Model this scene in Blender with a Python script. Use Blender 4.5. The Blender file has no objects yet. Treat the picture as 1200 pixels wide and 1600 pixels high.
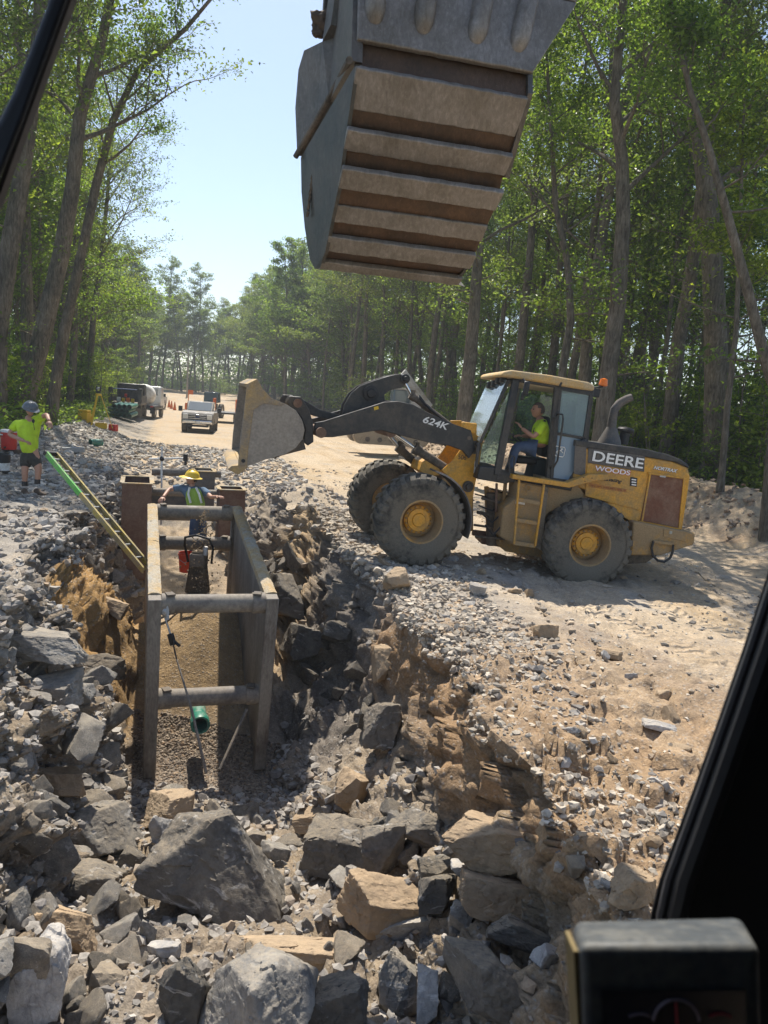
import bpy, math, random
import numpy as np
from mathutils import Vector, Matrix

# ---------------------------------------------------------------- camera, sky, sun, exposure
sc = bpy.context.scene
F = 1180.0; H = 2.75
_p = math.radians(8.3); _r = math.radians(4.2)
_f = np.array([0, math.cos(_p), -math.sin(_p)]); _u0 = np.array([0, math.sin(_p), math.cos(_p)]); _r0 = np.array([1.0, 0, 0])
_rt = math.cos(_r) * _r0 + math.sin(_r) * _u0; _up = math.cos(_r) * _u0 - math.sin(_r) * _r0
CAM = np.array([0, 0, H])
cd = bpy.data.cameras.new('camera'); cam = bpy.data.objects.new('camera', cd); sc.collection.objects.link(cam)
cd.sensor_width = 36; cd.lens = 36 * F / 1600; cd.clip_start = 0.05; cd.clip_end = 3000
cd.dof.use_dof = True; cd.dof.focus_distance = 11.0; cd.dof.aperture_fstop = 7.0
cam.matrix_world = Matrix(((_rt[0], _up[0], -_f[0], 0), (_rt[1], _up[1], -_f[1], 0), (_rt[2], _up[2], -_f[2], H), (0, 0, 0, 1)))
sc.camera = cam
SUN = Vector((-0.14, 0.60, 1.0)).normalized()
w = bpy.data.worlds.new('World'); sc.world = w; w.use_nodes = True
nt = w.node_tree; bg = nt.nodes['Background']
sky = nt.nodes.new('ShaderNodeTexSky'); sky.sky_type = 'NISHITA'; sky.sun_disc = False
sky.sun_elevation = math.asin(SUN.z); sky.sun_rotation = math.atan2(SUN.x, SUN.y)
sky.air_density = 1.0; sky.dust_density = 0.8; sky.ozone_density = 1.2; sky.altitude = 100
hs_ = nt.nodes.new('ShaderNodeHueSaturation'); hs_.inputs['Saturation'].default_value = .95; nt.links.new(sky.outputs[0], hs_.inputs['Color']); nt.links.new(hs_.outputs[0], bg.inputs[0]); bg.inputs[1].default_value = 0.115
sl = bpy.data.lights.new('sun', 'SUN'); sl.energy = 4.7; sl.angle = math.radians(0.53); sl.color = (1, 0.93, 0.82)
so = bpy.data.objects.new('sun', sl); sc.collection.objects.link(so)
so.rotation_euler = SUN.to_track_quat('Z', 'Y').to_euler()
sc.view_settings.view_transform = 'Standard'; sc.view_settings.look = 'None'
sc.view_settings.exposure = 0.68; sc.view_settings.gamma = 1
sc.render.engine = 'CYCLES'; cy = sc.cycles
cy.max_bounces = 6; cy.diffuse_bounces = 3; cy.glossy_bounces = 3; cy.transmission_bounces = 6; cy.transparent_max_bounces = 8; cy.volume_bounces = 0
cy.use_denoising = True; cy.use_adaptive_sampling = True; cy.adaptive_threshold = 0.02
cy.caustics_reflective = False; cy.caustics_refractive = False
cy.sample_clamp_indirect = 6

# ---------------------------------------------------------------- helpers
rng = np.random.default_rng(7); random.seed(7)
COL = sc.collection
R = math.radians
def ray(x, y): return _f + _rt * (x - 600) / F + _up * (800 - y) / F
def atY(x, y, Y): d = ray(x, y); return CAM + d * (Y / d[1])
def atZ(x, y, z=0.0): d = ray(x, y); return CAM + d * ((z - H) / d[2])
def atD(x, y, D): return CAM + ray(x, y) * D

def tag(o, label=None, cat=None, group=None, kind=None):
    if label: o['label'] = label
    if cat: o['category'] = cat
    if group: o['group'] = group
    if kind: o['kind'] = kind
    return o
def empty(name, loc=(0, 0, 0), rz=0, label=None, cat=None, group=None, mat=None):
    o = bpy.data.objects.new(name, None); COL.objects.link(o)
    if mat is not None: o.matrix_world = mat
    else: o.location = tuple(float(v) for v in loc); o.rotation_euler = (0, 0, rz)
    o.empty_display_size = 0.1
    return tag(o, label, cat, group)
def copy_tree(o, parent=None):
    c = o.copy(); COL.objects.link(c); c.parent = parent
    for ch in o.children: copy_tree(ch, c)
    return c
def mesh_np(name, V, Fc, mats, smooth=False, midx=None):
    """fast mesh from numpy: Fc is (n,3) or (n,4)"""
    V = np.asarray(V, np.float32); Fc = np.asarray(Fc, np.int32)
    me = bpy.data.meshes.new(name); n, k = Fc.shape
    me.vertices.add(len(V)); me.vertices.foreach_set('co', V.ravel())
    me.loops.add(n * k); me.loops.foreach_set('vertex_index', Fc.ravel())
    me.polygons.add(n); me.polygons.foreach_set('loop_start', np.arange(n, dtype=np.int32) * k)
    me.polygons.foreach_set('use_smooth', np.full(n, smooth))
    for m in (mats if isinstance(mats, (list, tuple)) else [mats]): me.materials.append(m)
    if midx is not None: me.polygons.foreach_set('material_index', np.asarray(midx, np.int32))
    me.update(calc_edges=True); me.validate(); return me
def link(name, me, parent=None, mw=None):
    o = bpy.data.objects.new(name, me); COL.objects.link(o)
    if parent: o.parent = parent
    if mw is not None: o.matrix_local = mw
    return o
def rotm(rx=0, ry=0, rz=0):
    return Matrix.Rotation(rz, 4, 'Z') @ Matrix.Rotation(ry, 4, 'Y') @ Matrix.Rotation(rx, 4, 'X')

class MB:
    """collects pieces of ONE part; build() links them as one mesh object"""
    def __init__(s): s.v = []; s.f = []
    def add(s, vs, fs, M=None):
        o = len(s.v)
        for p in vs: s.v.append(tuple(M @ Vector(p)) if M is not None else tuple(float(c) for c in p))
        s.f += [tuple(i + o for i in f) for f in fs]; return s
    def box(s, c, d, M=None, r=None):
        x, y, z = d[0] / 2, d[1] / 2, d[2] / 2
        T = Matrix.Translation(Vector([float(q) for q in c]))
        if r is not None: T = T @ r
        if M is not None: T = M @ T
        return s.add([(-x, -y, -z), (x, -y, -z), (x, y, -z), (-x, y, -z), (-x, -y, z), (x, -y, z), (x, y, z), (-x, y, z)],
                     [(0, 3, 2, 1), (4, 5, 6, 7), (0, 1, 5, 4), (1, 2, 6, 5), (2, 3, 7, 6), (3, 0, 4, 7)], T)
    def bar(s, a, b, w, h, upv=(0, 0, 1), M=None):
        a = Vector([float(q) for q in a]); b = Vector([float(q) for q in b]); d = b - a; L = d.length; d.normalize()
        u = Vector(upv); x = d.cross(u)
        if x.length < 1e-4: x = d.cross(Vector((1, 0, 0)))
        x.normalize(); u = x.cross(d)
        T = Matrix((( x[0], d[0], u[0], (a[0] + b[0]) / 2), (x[1], d[1], u[1], (a[1] + b[1]) / 2), (x[2], d[2], u[2], (a[2] + b[2]) / 2), (0, 0, 0, 1)))
        return s.box((0, 0, 0), (w, L, h), (M @ T) if M is not None else T)
    def prism(s, poly, y0, y1, M=None):
        """poly: [(x,z)] extruded along y"""
        n = len(poly)
        vs = [(x, y0, z) for x, z in poly] + [(x, y1, z) for x, z in poly]
        fs = [tuple(range(n)), tuple(range(2 * n - 1, n - 1, -1))] + [(i, n + i, n + (i + 1) % n, (i + 1) % n) for i in range(n)]
        return s.add(vs, fs, M)
    def tube(s, pts, rad, n=10, caps=True, M=None):
        P = [Vector([float(q) for q in p]) for p in pts]; k = len(P)
        rs = rad if isinstance(rad, (list, tuple)) else [rad] * k
        prev = None; vs = []; fs = []
        for i in range(k):
            t = (P[min(i + 1, k - 1)] - P[max(i - 1, 0)])
            t.normalize()
            if prev is None:
                x = t.cross(Vector((0, 0, 1)))
                if x.length < 0.05: x = t.cross(Vector((1, 0, 0)))
            else: x = prev - t * prev.dot(t)
            x.normalize(); prev = x; y = t.cross(x)
            for j in range(n):
                a = 2 * math.pi * j / n; vs.append(P[i] + (x * math.cos(a) + y * math.sin(a)) * rs[i])
        for i in range(k - 1):
            for j in range(n): fs.append((i * n + j, i * n + (j + 1) % n, (i + 1) * n + (j + 1) % n, (i + 1) * n + j))
        if caps: fs += [tuple(range(n - 1, -1, -1)), tuple(range((k - 1) * n, k * n))]
        return s.add(vs, fs, M)
    def lathe(s, prof, n=24, axis='Z', M=None, closed=False):
        """prof: [(r, h)] revolved about axis"""
        vs = []; fs = []; k = len(prof)
        for (r, h) in prof:
            for j in range(n):
                a = 2 * math.pi * j / n; c, q = r * math.cos(a), r * math.sin(a)
                vs.append({'Z': (c, q, h), 'Y': (q, h, c), 'X': (h, c, q)}[axis])
        for i in range(k if closed else k - 1):
            b = (i + 1) % k
            for j in range(n): fs.append((i * n + j, i * n + (j + 1) % n, b * n + (j + 1) % n, b * n + j))
        if not closed:
            fs += [tuple(range(n - 1, -1, -1)), tuple(range((k - 1) * n, k * n))]
        return s.add(vs, fs, M)
    def ball(s, c, r, n=10, sc_=(1, 1, 1), M=None):
        prof = [(max(1e-3, r * math.sin(math.pi * i / n)), -r * math.cos(math.pi * i / n)) for i in range(n + 1)]
        T = Matrix.Translation(Vector([float(q) for q in c])) @ Matrix.Diagonal((*sc_, 1))
        return s.lathe(prof, n * 2, 'Z', (M @ T) if M is not None else T)
    def build(s, name, mat, parent=None, smooth=35, bevel=0, mw=None, seg=2, kind=None):
        me = bpy.data.meshes.new(name); me.from_pydata(s.v, [], s.f)
        for m in (mat if isinstance(mat, (list, tuple)) else [mat]): me.materials.append(m)
        me.update(); me.validate()
        import bmesh
        bm = bmesh.new(); bm.from_mesh(me); bmesh.ops.recalc_face_normals(bm, faces=bm.faces); bm.to_mesh(me); bm.free()
        if smooth:
            me.polygons.foreach_set('use_smooth', [True] * len(me.polygons)); me.set_sharp_from_angle(angle=R(smooth))
        o = link(name, me, parent, mw)
        if bevel:
            b = o.modifiers.new('bevel', 'BEVEL'); b.width = bevel; b.segments = seg; b.limit_method = 'ANGLE'; b.angle_limit = R(35); b.harden_normals = False
        if kind: o['kind'] = kind
        return o

# ---- numpy noise
def _hash(ix, iy, iz, s):
    h = (ix.astype(np.int64) * 374761393 + iy.astype(np.int64) * 668265263 + iz.astype(np.int64) * 2147483647 + s * 974634777) & 0xFFFFFFFF
    h = ((h ^ (h >> 13)) * 1274126177) & 0xFFFFFFFF
    h = ((h ^ (h >> 16)) * 2246822519) & 0xFFFFFFFF
    return ((h ^ (h >> 15)) & 0xFFFFFF) / float(0xFFFFFF)
def vnoise(P, scale=1.0, seed=0):
    p = P / scale; i = np.floor(p); f = p - i; f = f * f * (3 - 2 * f); i = i.astype(np.int64); out = 0
    for dx in (0, 1):
        for dy in (0, 1):
            for dz in (0, 1):
                wgt = (f[:, 0] if dx else 1 - f[:, 0]) * (f[:, 1] if dy else 1 - f[:, 1]) * (f[:, 2] if dz else 1 - f[:, 2])
                out = out + wgt * _hash(i[:, 0] + dx, i[:, 1] + dy, i[:, 2] + dz, seed)
    return out * 2 - 1
def fbm(P, scale=1.0, oct=4, seed=0, gain=0.5):
    a = 1; t = 0; n = 0
    for k in range(oct): t = t + a * vnoise(P, scale / 2 ** k, seed + k * 17); n += a; a *= gain
    return t / n
def facet(P, scale=1.0, seed=0, slope=0.9):
    """broken-rock noise: every voronoi cell is a tilted plane"""
    p = P / scale; i = np.floor(p).astype(np.int64); best = np.full(len(p), 1e9); val = np.zeros(len(p)); sec = np.full(len(p), 1e9)
    for dx in (-1, 0, 1):
        for dy in (-1, 0, 1):
            for dz in (-1, 0, 1):
                a, b, c = i[:, 0] + dx, i[:, 1] + dy, i[:, 2] + dz
                q = np.stack([a + _hash(a, b, c, seed), b + _hash(a, b, c, seed + 1), c + _hash(a, b, c, seed + 2)], 1)
                d = p - q; dd = (d * d).sum(1)
                h = _hash(a, b, c, seed + 3) * 2 - 1
                g = np.stack([_hash(a, b, c, seed + 4), _hash(a, b, c, seed + 5), _hash(a, b, c, seed + 6)], 1) * 2 - 1
                v = h * 0.6 + slope * (d * g).sum(1)
                m = dd < best
                sec = np.where(m, best, np.minimum(sec, dd)); val = np.where(m, v, val); best = np.where(m, dd, best)
    return val, np.sqrt(sec) - np.sqrt(best)

# ---- materials
MATS = {}
def newmat(name):
    m = bpy.data.materials.new(name); m.use_nodes = True; MATS[name] = m
    nt = m.node_tree; return m, nt, nt.nodes['Principled BSDF']
def N(nt, typ, **kw):
    n = nt.nodes.new(typ)
    for k, v in kw.items():
        if k.startswith('_'): setattr(n, k[1:], v)
        else: n.inputs[k].default_value = v
    return n
def ramp(nt, fac, stops):
    r = nt.nodes.new('ShaderNodeValToRGB'); e = r.color_ramp.elements
    while len(e) < len(stops): e.new(0.5)
    for el, (p, c) in zip(e, stops): el.position = p; el.color = (*c, 1) if len(c) == 3 else c
    nt.links.new(fac, r.inputs[0]); return r.outputs[0]
def mix(nt, fac, a, b, mode='MIX'):
    m = nt.nodes.new('ShaderNodeMix'); m.data_type = 'RGBA'; m.blend_type = mode
    for sock, v in ((m.inputs[0], fac), (m.inputs[6], a), (m.inputs[7], b)):
        if hasattr(v, 'is_linked') or hasattr(v, 'links'): nt.links.new(v, sock)
        elif isinstance(v, (int, float)): sock.default_value = v
        else: sock.default_value = (*v, 1)
    return m.outputs[2]
def noise(nt, scale, detail=4, rough=0.55, vec=None, dist=0):
    n = N(nt, 'ShaderNodeTexNoise', Scale=scale, Detail=detail, Roughness=rough, Distortion=dist)
    if vec is not None: nt.links.new(vec, n.inputs['Vector'])
    return n.outputs['Fac']
def coords(nt, scl=None, kind='Object'):
    c = nt.nodes.new('ShaderNodeTexCoord')
    if not scl: return c.outputs[kind]
    mp = nt.nodes.new('ShaderNodeMapping'); mp.inputs['Scale'].default_value = scl
    nt.links.new(c.outputs[kind], mp.inputs[0]); return mp.outputs[0]
def bump(nt, bs, h, strength=0.3, dist=0.02):
    b = N(nt, 'ShaderNodeBump', Strength=strength, Distance=dist); nt.links.new(h, b.inputs['Height']); nt.links.new(b.outputs[0], bs.inputs['Normal']); return b
def dirty(name, base, dirt, amount=0.5, scale=3.0, rough=0.5, metal=0.0, scl=None, spec=0.5, bmp=0.15, dr=0.9, fine=40, bdist=0.004, coat=0):
    """painted or bare surface with patches of dirt and wear"""
    m, nt, bs = newmat(name); v = coords(nt, scl)
    n1 = noise(nt, scale, 6, 0.62, v, 0.3); n2 = noise(nt, scale * 7, 4, 0.6, v)
    a = N(nt, 'ShaderNodeMath', _operation='MULTIPLY_ADD'); nt.links.new(n2, a.inputs[0]); a.inputs[1].default_value = 0.45; nt.links.new(n1, a.inputs[2])
    lo = 0.95 - amount * 0.55
    fac = ramp(nt, a.outputs[0], [(max(0, lo - 0.13), (0, 0, 0)), (min(1, lo + 0.13), (1, 1, 1))])
    col = mix(nt, fac, base, dirt)
    n3 = noise(nt, fine, 3, 0.6, v)
    col = mix(nt, 1.0, col, ramp(nt, n3, [(0.3, (0.8, 0.8, 0.8)), (0.7, (1.15, 1.15, 1.15))]), 'MULTIPLY')
    nt.links.new(col, bs.inputs['Base Color'])
    rr = ramp(nt, fac, [(0, (rough,) * 3), (1, (dr,) * 3)]); nt.links.new(rr, bs.inputs['Roughness'])
    if metal:
        mm = ramp(nt, fac, [(0, (metal,) * 3), (1, (0.0,) * 3)]); nt.links.new(mm, bs.inputs['Metallic'])
    bs.inputs['Specular IOR Level'].default_value = spec
    if coat: bs.inputs['Coat Weight'].default_value = coat; bs.inputs['Coat Roughness'].default_value = 0.15
    if bmp: bump(nt, bs, n3, bmp, bdist)
    return m
def plain(name, col, rough=0.6, metal=0, bmp=0.0, fine=60, bd=.003):
    m, nt, bs = newmat(name); v = coords(nt)
    n = noise(nt, fine, 3, 0.6, v)
    c = mix(nt, 1.0, col, ramp(nt, n, [(0.3, (0.82,) * 3), (0.7, (1.12,) * 3)]), 'MULTIPLY')
    nt.links.new(c, bs.inputs['Base Color']); bs.inputs['Roughness'].default_value = rough; bs.inputs['Metallic'].default_value = metal
    if bmp: bump(nt, bs, n, bmp, bd)
    return m
DUST = (0.36, 0.30, 0.22)
YEL = dirty('yellow_paint', (0.68, 0.33, 0.02), (0.42, 0.26, 0.09), 0.32, 1.6, 0.42, fine=30, coat=0.1)
YELD = dirty('dusty_yellow_paint', (0.55, 0.28, 0.04), (0.32, 0.225, 0.12), 0.62, 2.0, 0.6)
BLK = dirty('black_paint', (0.018, 0.020, 0.024), (0.10, 0.09, 0.075), 0.35, 2.0, 0.4)
GRYP = dirty('dark_grey_paint', (0.075, 0.075, 0.075), (0.16, 0.14, 0.12), 0.4, 2.0, 0.5)
RUB = dirty('tyre_rubber', (0.036, 0.035, 0.034), (0.15, 0.135, 0.11), 0.62, 2.2, 0.85, spec=0.3, bmp=0.3, fine=60)
RUBL = dirty('dusty_rubber', (0.05, 0.048, 0.045), (0.20, 0.17, 0.13), 0.7, 3, 0.9, spec=0.2, bmp=0.3)
CHROME = plain('cylinder_rod_chrome', (0.75, 0.76, 0.78), 0.12, 1.0)
STEELD = dirty('dark_steel', (0.05, 0.048, 0.045), (0.16, 0.13, 0.10), 0.5, 3, 0.55, metal=0.4)
RUST = dirty('rusty_brown_steel', (0.13, 0.062, 0.042), (0.20, 0.13, 0.09), 0.5, 2.5, 0.7)
BROWNM = dirty('brown_mesh', (0.17, 0.07, 0.04), (0.25, 0.15, 0.10), 0.3, 2, 0.8)
GALV = plain('grey_galvanised', (0.42, 0.43, 0.44), 0.45, 0.6)
WHITE = dirty('white_paint', (0.78, 0.78, 0.76), (0.5, 0.45, 0.38), 0.25, 3, 0.4)
REDP = plain('red_plastic', (0.55, 0.03, 0.02), 0.45)
ORG = plain('orange_plastic', (0.75, 0.16, 0.02), 0.45)
YELP = plain('yellow_plastic', (0.70, 0.45, 0.02), 0.5)
GRN = dirty('green_pvc', (0.02, 0.19, 0.13), (0.2, 0.22, 0.17), 0.2, 4, 0.35)
BLKP = plain('black_plastic', (0.016, 0.016, 0.018), 0.5)
SKIN = plain('skin', (0.46, 0.25, 0.17), 0.55, fine=120)
HIVIS = plain('hivis_yellow_cloth', (0.50, 0.72, 0.03), 0.85, bmp=0.8, fine=7, bd=.05)
DCLOTH = plain('charcoal_cloth', (0.045, 0.045, 0.04), 0.9, bmp=0.8, fine=8, bd=.04)
BLUEC = plain('blue_denim', (0.055, 0.085, 0.15), 0.9, bmp=0.8, fine=8, bd=.04)
TEEC = plain('slate_blue_cloth', (0.10, 0.16, 0.24), 0.9, bmp=0.8, fine=8, bd=.04)
BOOT = plain('brown_leather', (0.09, 0.06, 0.04), 0.8)
def glass(name, col=(0.9, 0.95, 0.95), rough=0.0, alpha=0.3, tint=(0.5, 0.6, 0.6)):
    m, nt, bs = newmat(name); out = nt.nodes['Material Output']
    tr = N(nt, 'ShaderNodeBsdfTransparent'); tr.inputs[0].default_value = (*col, 1)
    gl = N(nt, 'ShaderNodeBsdfGlossy'); gl.inputs['Roughness'].default_value = rough; gl.inputs[0].default_value = (1, 1, 1, 1)
    df = N(nt, 'ShaderNodeBsdfDiffuse'); df.inputs[0].default_value = (*tint, 1)
    lw = N(nt, 'ShaderNodeFresnel', IOR=1.5)
    ms = nt.nodes.new('ShaderNodeMixShader'); ms.inputs[0].default_value = alpha; nt.links.new(tr.outputs[0], ms.inputs[1]); nt.links.new(df.outputs[0], ms.inputs[2])
    m2 = nt.nodes.new('ShaderNodeMixShader'); nt.links.new(lw.outputs[0], m2.inputs[0]); nt.links.new(ms.outputs[0], m2.inputs[1]); nt.links.new(gl.outputs[0], m2.inputs[2])
    nt.links.new(m2.outputs[0], out.inputs[0]); return m
# ---------------------------------------------------------------- the ground: a lofted trench profile, one surface split by region
# stations: Y -> [(x, z)] at the ten profile breakpoints
STN = [
 (-6, [(-330, .4), (-7, .3), (-3.6, .2), (-3.2, .1), (-2.4, 0), (.6, 0), (1.3, 0), (1.9, 0), (6, 0), (330, 0)]),
 (1.5, [(-330, .6), (-6.5, .4), (-3.3, .2), (-2.8, -.2), (-2.2, -.8), (.6, -.8), (1.1, -.4), (1.5, 0), (6, 0), (330, 0)]),
 (3.2, [(-330, .8), (-6.5, .45), (-3.3, .25), (-2.8, -.4), (-2.0, -1.05), (.5, -1.05), (1.1, -.6), (1.45, 0), (6, 0), (330, 0)]),
 (4.2, [(-330, .9), (-6.5, .5), (-3.4, .3), (-2.9, -.4), (-2.1, -1.2), (.4, -1.2), (1.02, -.68), (1.35, 0.04), (6, 0), (330, 0)]),
 (5.5, [(-330, 1), (-7, .5), (-3.6, .35), (-3.05, -.5), (-2.4, -1.45), (.3, -1.35), (.93, -.8), (1.22, .07), (6, -.02), (330, .2)]),
 (7.0, [(-330, 1.2), (-7, .5), (-3.85, .42), (-3.3, -.5), (-2.75, -1.8), (-.45, -1.85), (.70, -1.05), (1.12, .10), (6, -.05), (330, .4)]),
 (8.3, [(-330, 1.3), (-7.5, .5), (-4.0, .44), (-3.55, -.6), (-2.9, -2.2), (-.95, -2.2), (.36, -1.3), (.84, .12), (6, -.08), (330, .6)]),
 (9.5, [(-330, 1.4), (-8, .55), (-4.4, .44), (-4.1, -.5), (-3.15, -2.35), (-1.05, -2.4), (-.15, -1.5), (.32, .14), (6, -.10), (330, .8)]),
 (12, [(-330, 1.5), (-9, .55), (-5.05, .44), (-4.75, -.5), (-3.95, -2.1), (-1.7, -2.1), (-.85, -1.35), (-.4, .16), (6, -.10), (330, .9)]),
 (15, [(-330, 1.6), (-9.5, .55), (-5.85, .36), (-5.55, -.5), (-4.8, -1.9), (-2.55, -1.8), (-2.0, -.95), (-1.55, .16), (6, -.06), (330, 1)]),
 (17.5, [(-330, 1.7), (-10, .85), (-6.6, .36), (-6.3, -.4), (-5.5, -1.6), (-3.5, -1.6), (-3.1, -.6), (-2.4, .12), (5.5, 0), (330, 1)]),
 (20, [(-330, 1.7), (-10.5, 1.15), (-7.4, .35), (-7.1, -.2), (-6.2, -1.0), (-4.4, -1.0), (-3.9, -.4), (-3.2, .10), (5.5, .02), (330, 1)]),
 (22.5, [(-330, 1.7), (-11, 1.1), (-8.2, .30), (-7.9, .15), (-7, .02), (-5.3, .02), (-4.7, .04), (-3.9, .08), (4.5, .05), (330, 1)]),
 (30, [(-330, 1.6), (-12.5, .9), (-10.2, .2), (-9.8, .12), (-9, .08), (-7.3, .08), (-6.7, .08), (-5.9, .08), (3, .08), (330, .8)]),
 (50, [(-330, 1.6), (-19, .7), (-16.2, .12), (-15.6, .1), (-14.6, .1), (-13, .1), (-12.2, .1), (-11.2, .1), (-3, .1), (330, .6)]),
 (100, [(-330, 2), (-34, 1.2), (-31, .6), (-30, .6), (-29, .6), (-27.5, .6), (-26.5, .6), (-25, .6), (-17, .7), (330, 1)]),
 (160, [(-330, 4), (-52, 2.6), (-49, 2.1), (-48, 2.1), (-47, 2.1), (-45.5, 2.1), (-44.5, 2.1), (-43, 2.1), (-36, 2.2), (330, 3)]),
 (450, [(-400, 8), (-150, 6), (-130, 6), (-129, 6), (-128, 6), (-127, 6), (-126, 6), (-120, 6), (-100, 6), (400, 8)]),
]
SY = np.array([s[0] for s in STN], float); SX = np.array([[p[0] for p in s[1]] for s in STN], float); SZ = np.array([[p[1] for p in s[1]] for s in STN], float)
def breaks(Y):
    Y = np.atleast_1d(Y); bx = np.stack([np.interp(Y, SY, SX[:, k]) for k in range(10)], 1); bz = np.stack([np.interp(Y, SY, SZ[:, k]) for k in range(10)], 1)
    return bx, bz
def berm(x, y):
    """spoil berm along the right edge of the clearing"""
    xr = 9.3 - 0.29 * (y - 19.5)
    d = (x - xr) + 0.35 * np.sin(y * 0.7)
    return np.where(y > 12, 1.15, 1.15 * np.clip((y - 6) / 6, 0, 1)) * np.exp(-(d / 1.5) ** 2) * np.where(y < 60, 1, np.exp(-((y - 60) / 20) ** 2)) + 0.5 * (1 / (1 + np.exp(-np.clip((d - 1.5) * 1.5, -30, 30))))
def gz(x, y):
    x = np.atleast_1d(np.asarray(x, float)); y = np.atleast_1d(np.asarray(y, float)); bx, bz = breaks(y)
    z = np.where(x <= bx[:, 0], bz[:, 0], bz[:, 9])
    for k in range(9):
        m = (x >= bx[:, k]) & (x < bx[:, k + 1])
        t = (x - bx[:, k]) / (bx[:, k + 1] - bx[:, k]); z = np.where(m, bz[:, k] + (bz[:, k + 1] - bz[:, k]) * t, z)
    return z + berm(x, y)
def g1(x, y): return float(gz(x, y)[0])
# rows and columns
ys = [-5.0, -2, 0, 1.2]; y = 2.0
while y < 450:
    ys.append(y); y += max(0.03, 0.0062 * y) if y < 26 else (0.02 * y if y < 60 else 0.04 * y)
ys = np.array(ys + [450.])
def grade(n, p=1.0, flip=False):
    t = np.linspace(0, 1, n + 1)[:-1] ** p
    return t
cols = []
for k, (n, p, fl) in enumerate([(30, .28, 0), (56, .8, 0), (38, 1, 0), (50, 1, 0), (74, 1, 0), (50, 1, 0), (44, 1, 0), (125, 1.25, 0), (66, 3.6, 0)]):
    for t in np.linspace(0, 1, n + 1)[:-1] ** (p): cols.append((k, t))
cols.append((8, 1.0))
ck = np.array([c[0] for c in cols]); ct = np.array([c[1] for c in cols])
BX, BZ = breaks(ys)
X = BX[:, ck] * (1 - ct) + BX[:, ck + 1] * ct; Zb = BZ[:, ck] * (1 - ct) + BZ[:, ck + 1] * ct
Yg = np.repeat(ys[:, None], len(cols), 1)
# wiggle the breaks so the edges run unevenly
P0 = np.stack([X.ravel(), Yg.ravel(), Zb.ravel()], 1)
prof = (ck + ct)[None, :].repeat(len(ys), 0).ravel()
tren = np.clip((prof - 1.4) / .6, 0, 1) * np.clip((8.0 - prof) / .9, 0, 1) * np.clip((P0[:, 1] + 0) / 2, 0, 1) * np.clip((24 - P0[:, 1]) / 4, 0, 1)
wig = fbm(P0 * np.array([.3, 1, .3]), 1.6, 4, 5)
slp = np.clip(np.exp(-((P0[:, 0] + 4.0) / .62) ** 4 - ((P0[:, 1] - 11.0) / 1.7) ** 4) * 1.6, 0, 1) * (prof > 2.5)
P0[:, 0] += wig * 0.42 * (1 - .85 * slp) * tren * np.clip(np.abs(prof - 4.5) - .3, 0, 1)
P0[:, 2] = P0[:, 2] + berm(P0[:, 0], P0[:, 1])
G = P0.reshape(len(ys), len(cols), 3)
dv = np.gradient(G, axis=0); du = np.gradient(G, axis=1); NN = np.cross(du, dv); NN /= np.linalg.norm(NN, axis=2, keepdims=True) + 1e-9; NN = NN.reshape(-1, 3)
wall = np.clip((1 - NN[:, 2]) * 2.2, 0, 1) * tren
near = np.clip((28 - P0[:, 1]) / 12, 0, 1)
floorm = np.clip(1.2 - np.abs(prof - 4.5) * 0.9, 0, 1) * tren
leftb = np.clip((3.0 - prof) / .3, 0, 1) * np.clip((prof - .55) / .4, 0, 1)
road = np.clip((prof - 7.15) / .3, 0, 1)
f1, c1 = facet(P0, 0.62, 11); f2, c2 = facet(P0 + 9.1, 0.23, 21); f3, _c3 = facet(P0 + 3.3, 0.085, 41)
sm = fbm(P0, 0.9, 5, 3); fine = fbm(P0, 0.22, 4, 8)
pile = np.clip((9.2 - P0[:, 1]) / 1.5, 0, 1) * tren          # broken rock in the foreground
rightwall = np.clip((prof - 5.2) / .5, 0, 1) * tren
fdm = 1 - .62 * rightwall * np.clip((10.5 - P0[:, 1]) / 1.5, 0, 1)
disp = wall * fdm * (0.26 * f1 + 0.10 * f2 + 0.03 * f3) + pile * (0.10 * f1 + 0.07 * f2 + .02 * f3) + near * (tren * (0.05 * sm + 0.03 * fine) + leftb * (0.07 * sm + 0.03 * f2 + .010 * f3))
# dirt lumps hanging on the right lip, ruts and tyre tracks on the road
lip = np.exp(-((prof - 7.0) / .14) ** 2) * tren; disp += lip * (0.06 * fine + 0.07 * sm + 0.03)
bm_ = (berm(P0[:, 0], P0[:, 1]) > .12) * near; disp += bm_ * (0.16 * sm + 0.09 * f2 + .03 * f3)
rdir = np.array([-.27, 1.0]) / math.hypot(.27, 1)
lat = P0[:, 0] * rdir[1] - P0[:, 1] * rdir[0]; alo = P0[:, 0] * rdir[0] + P0[:, 1] * rdir[1]
disp += road * near * (0.05 * sm + 0.032 * fine + 0.016 * f2 + .008 * f3)
earth = np.clip((prof - 6.05) / .3, 0, 1) * np.clip((7.12 - prof) / .1, 0, 1) * np.clip((11.5 - P0[:, 1]) / 2, 0, 1) * tren
disp = disp - earth * wall * (.07 * f1) + earth * (.06 * fbm(P0, .5, 3, 71) + .05 * f2 * wall)
disp += road * near * 0.03 * vnoise(np.stack([lat * 6, alo * .35, alo * 0], 1), 1.0, 77)
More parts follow.
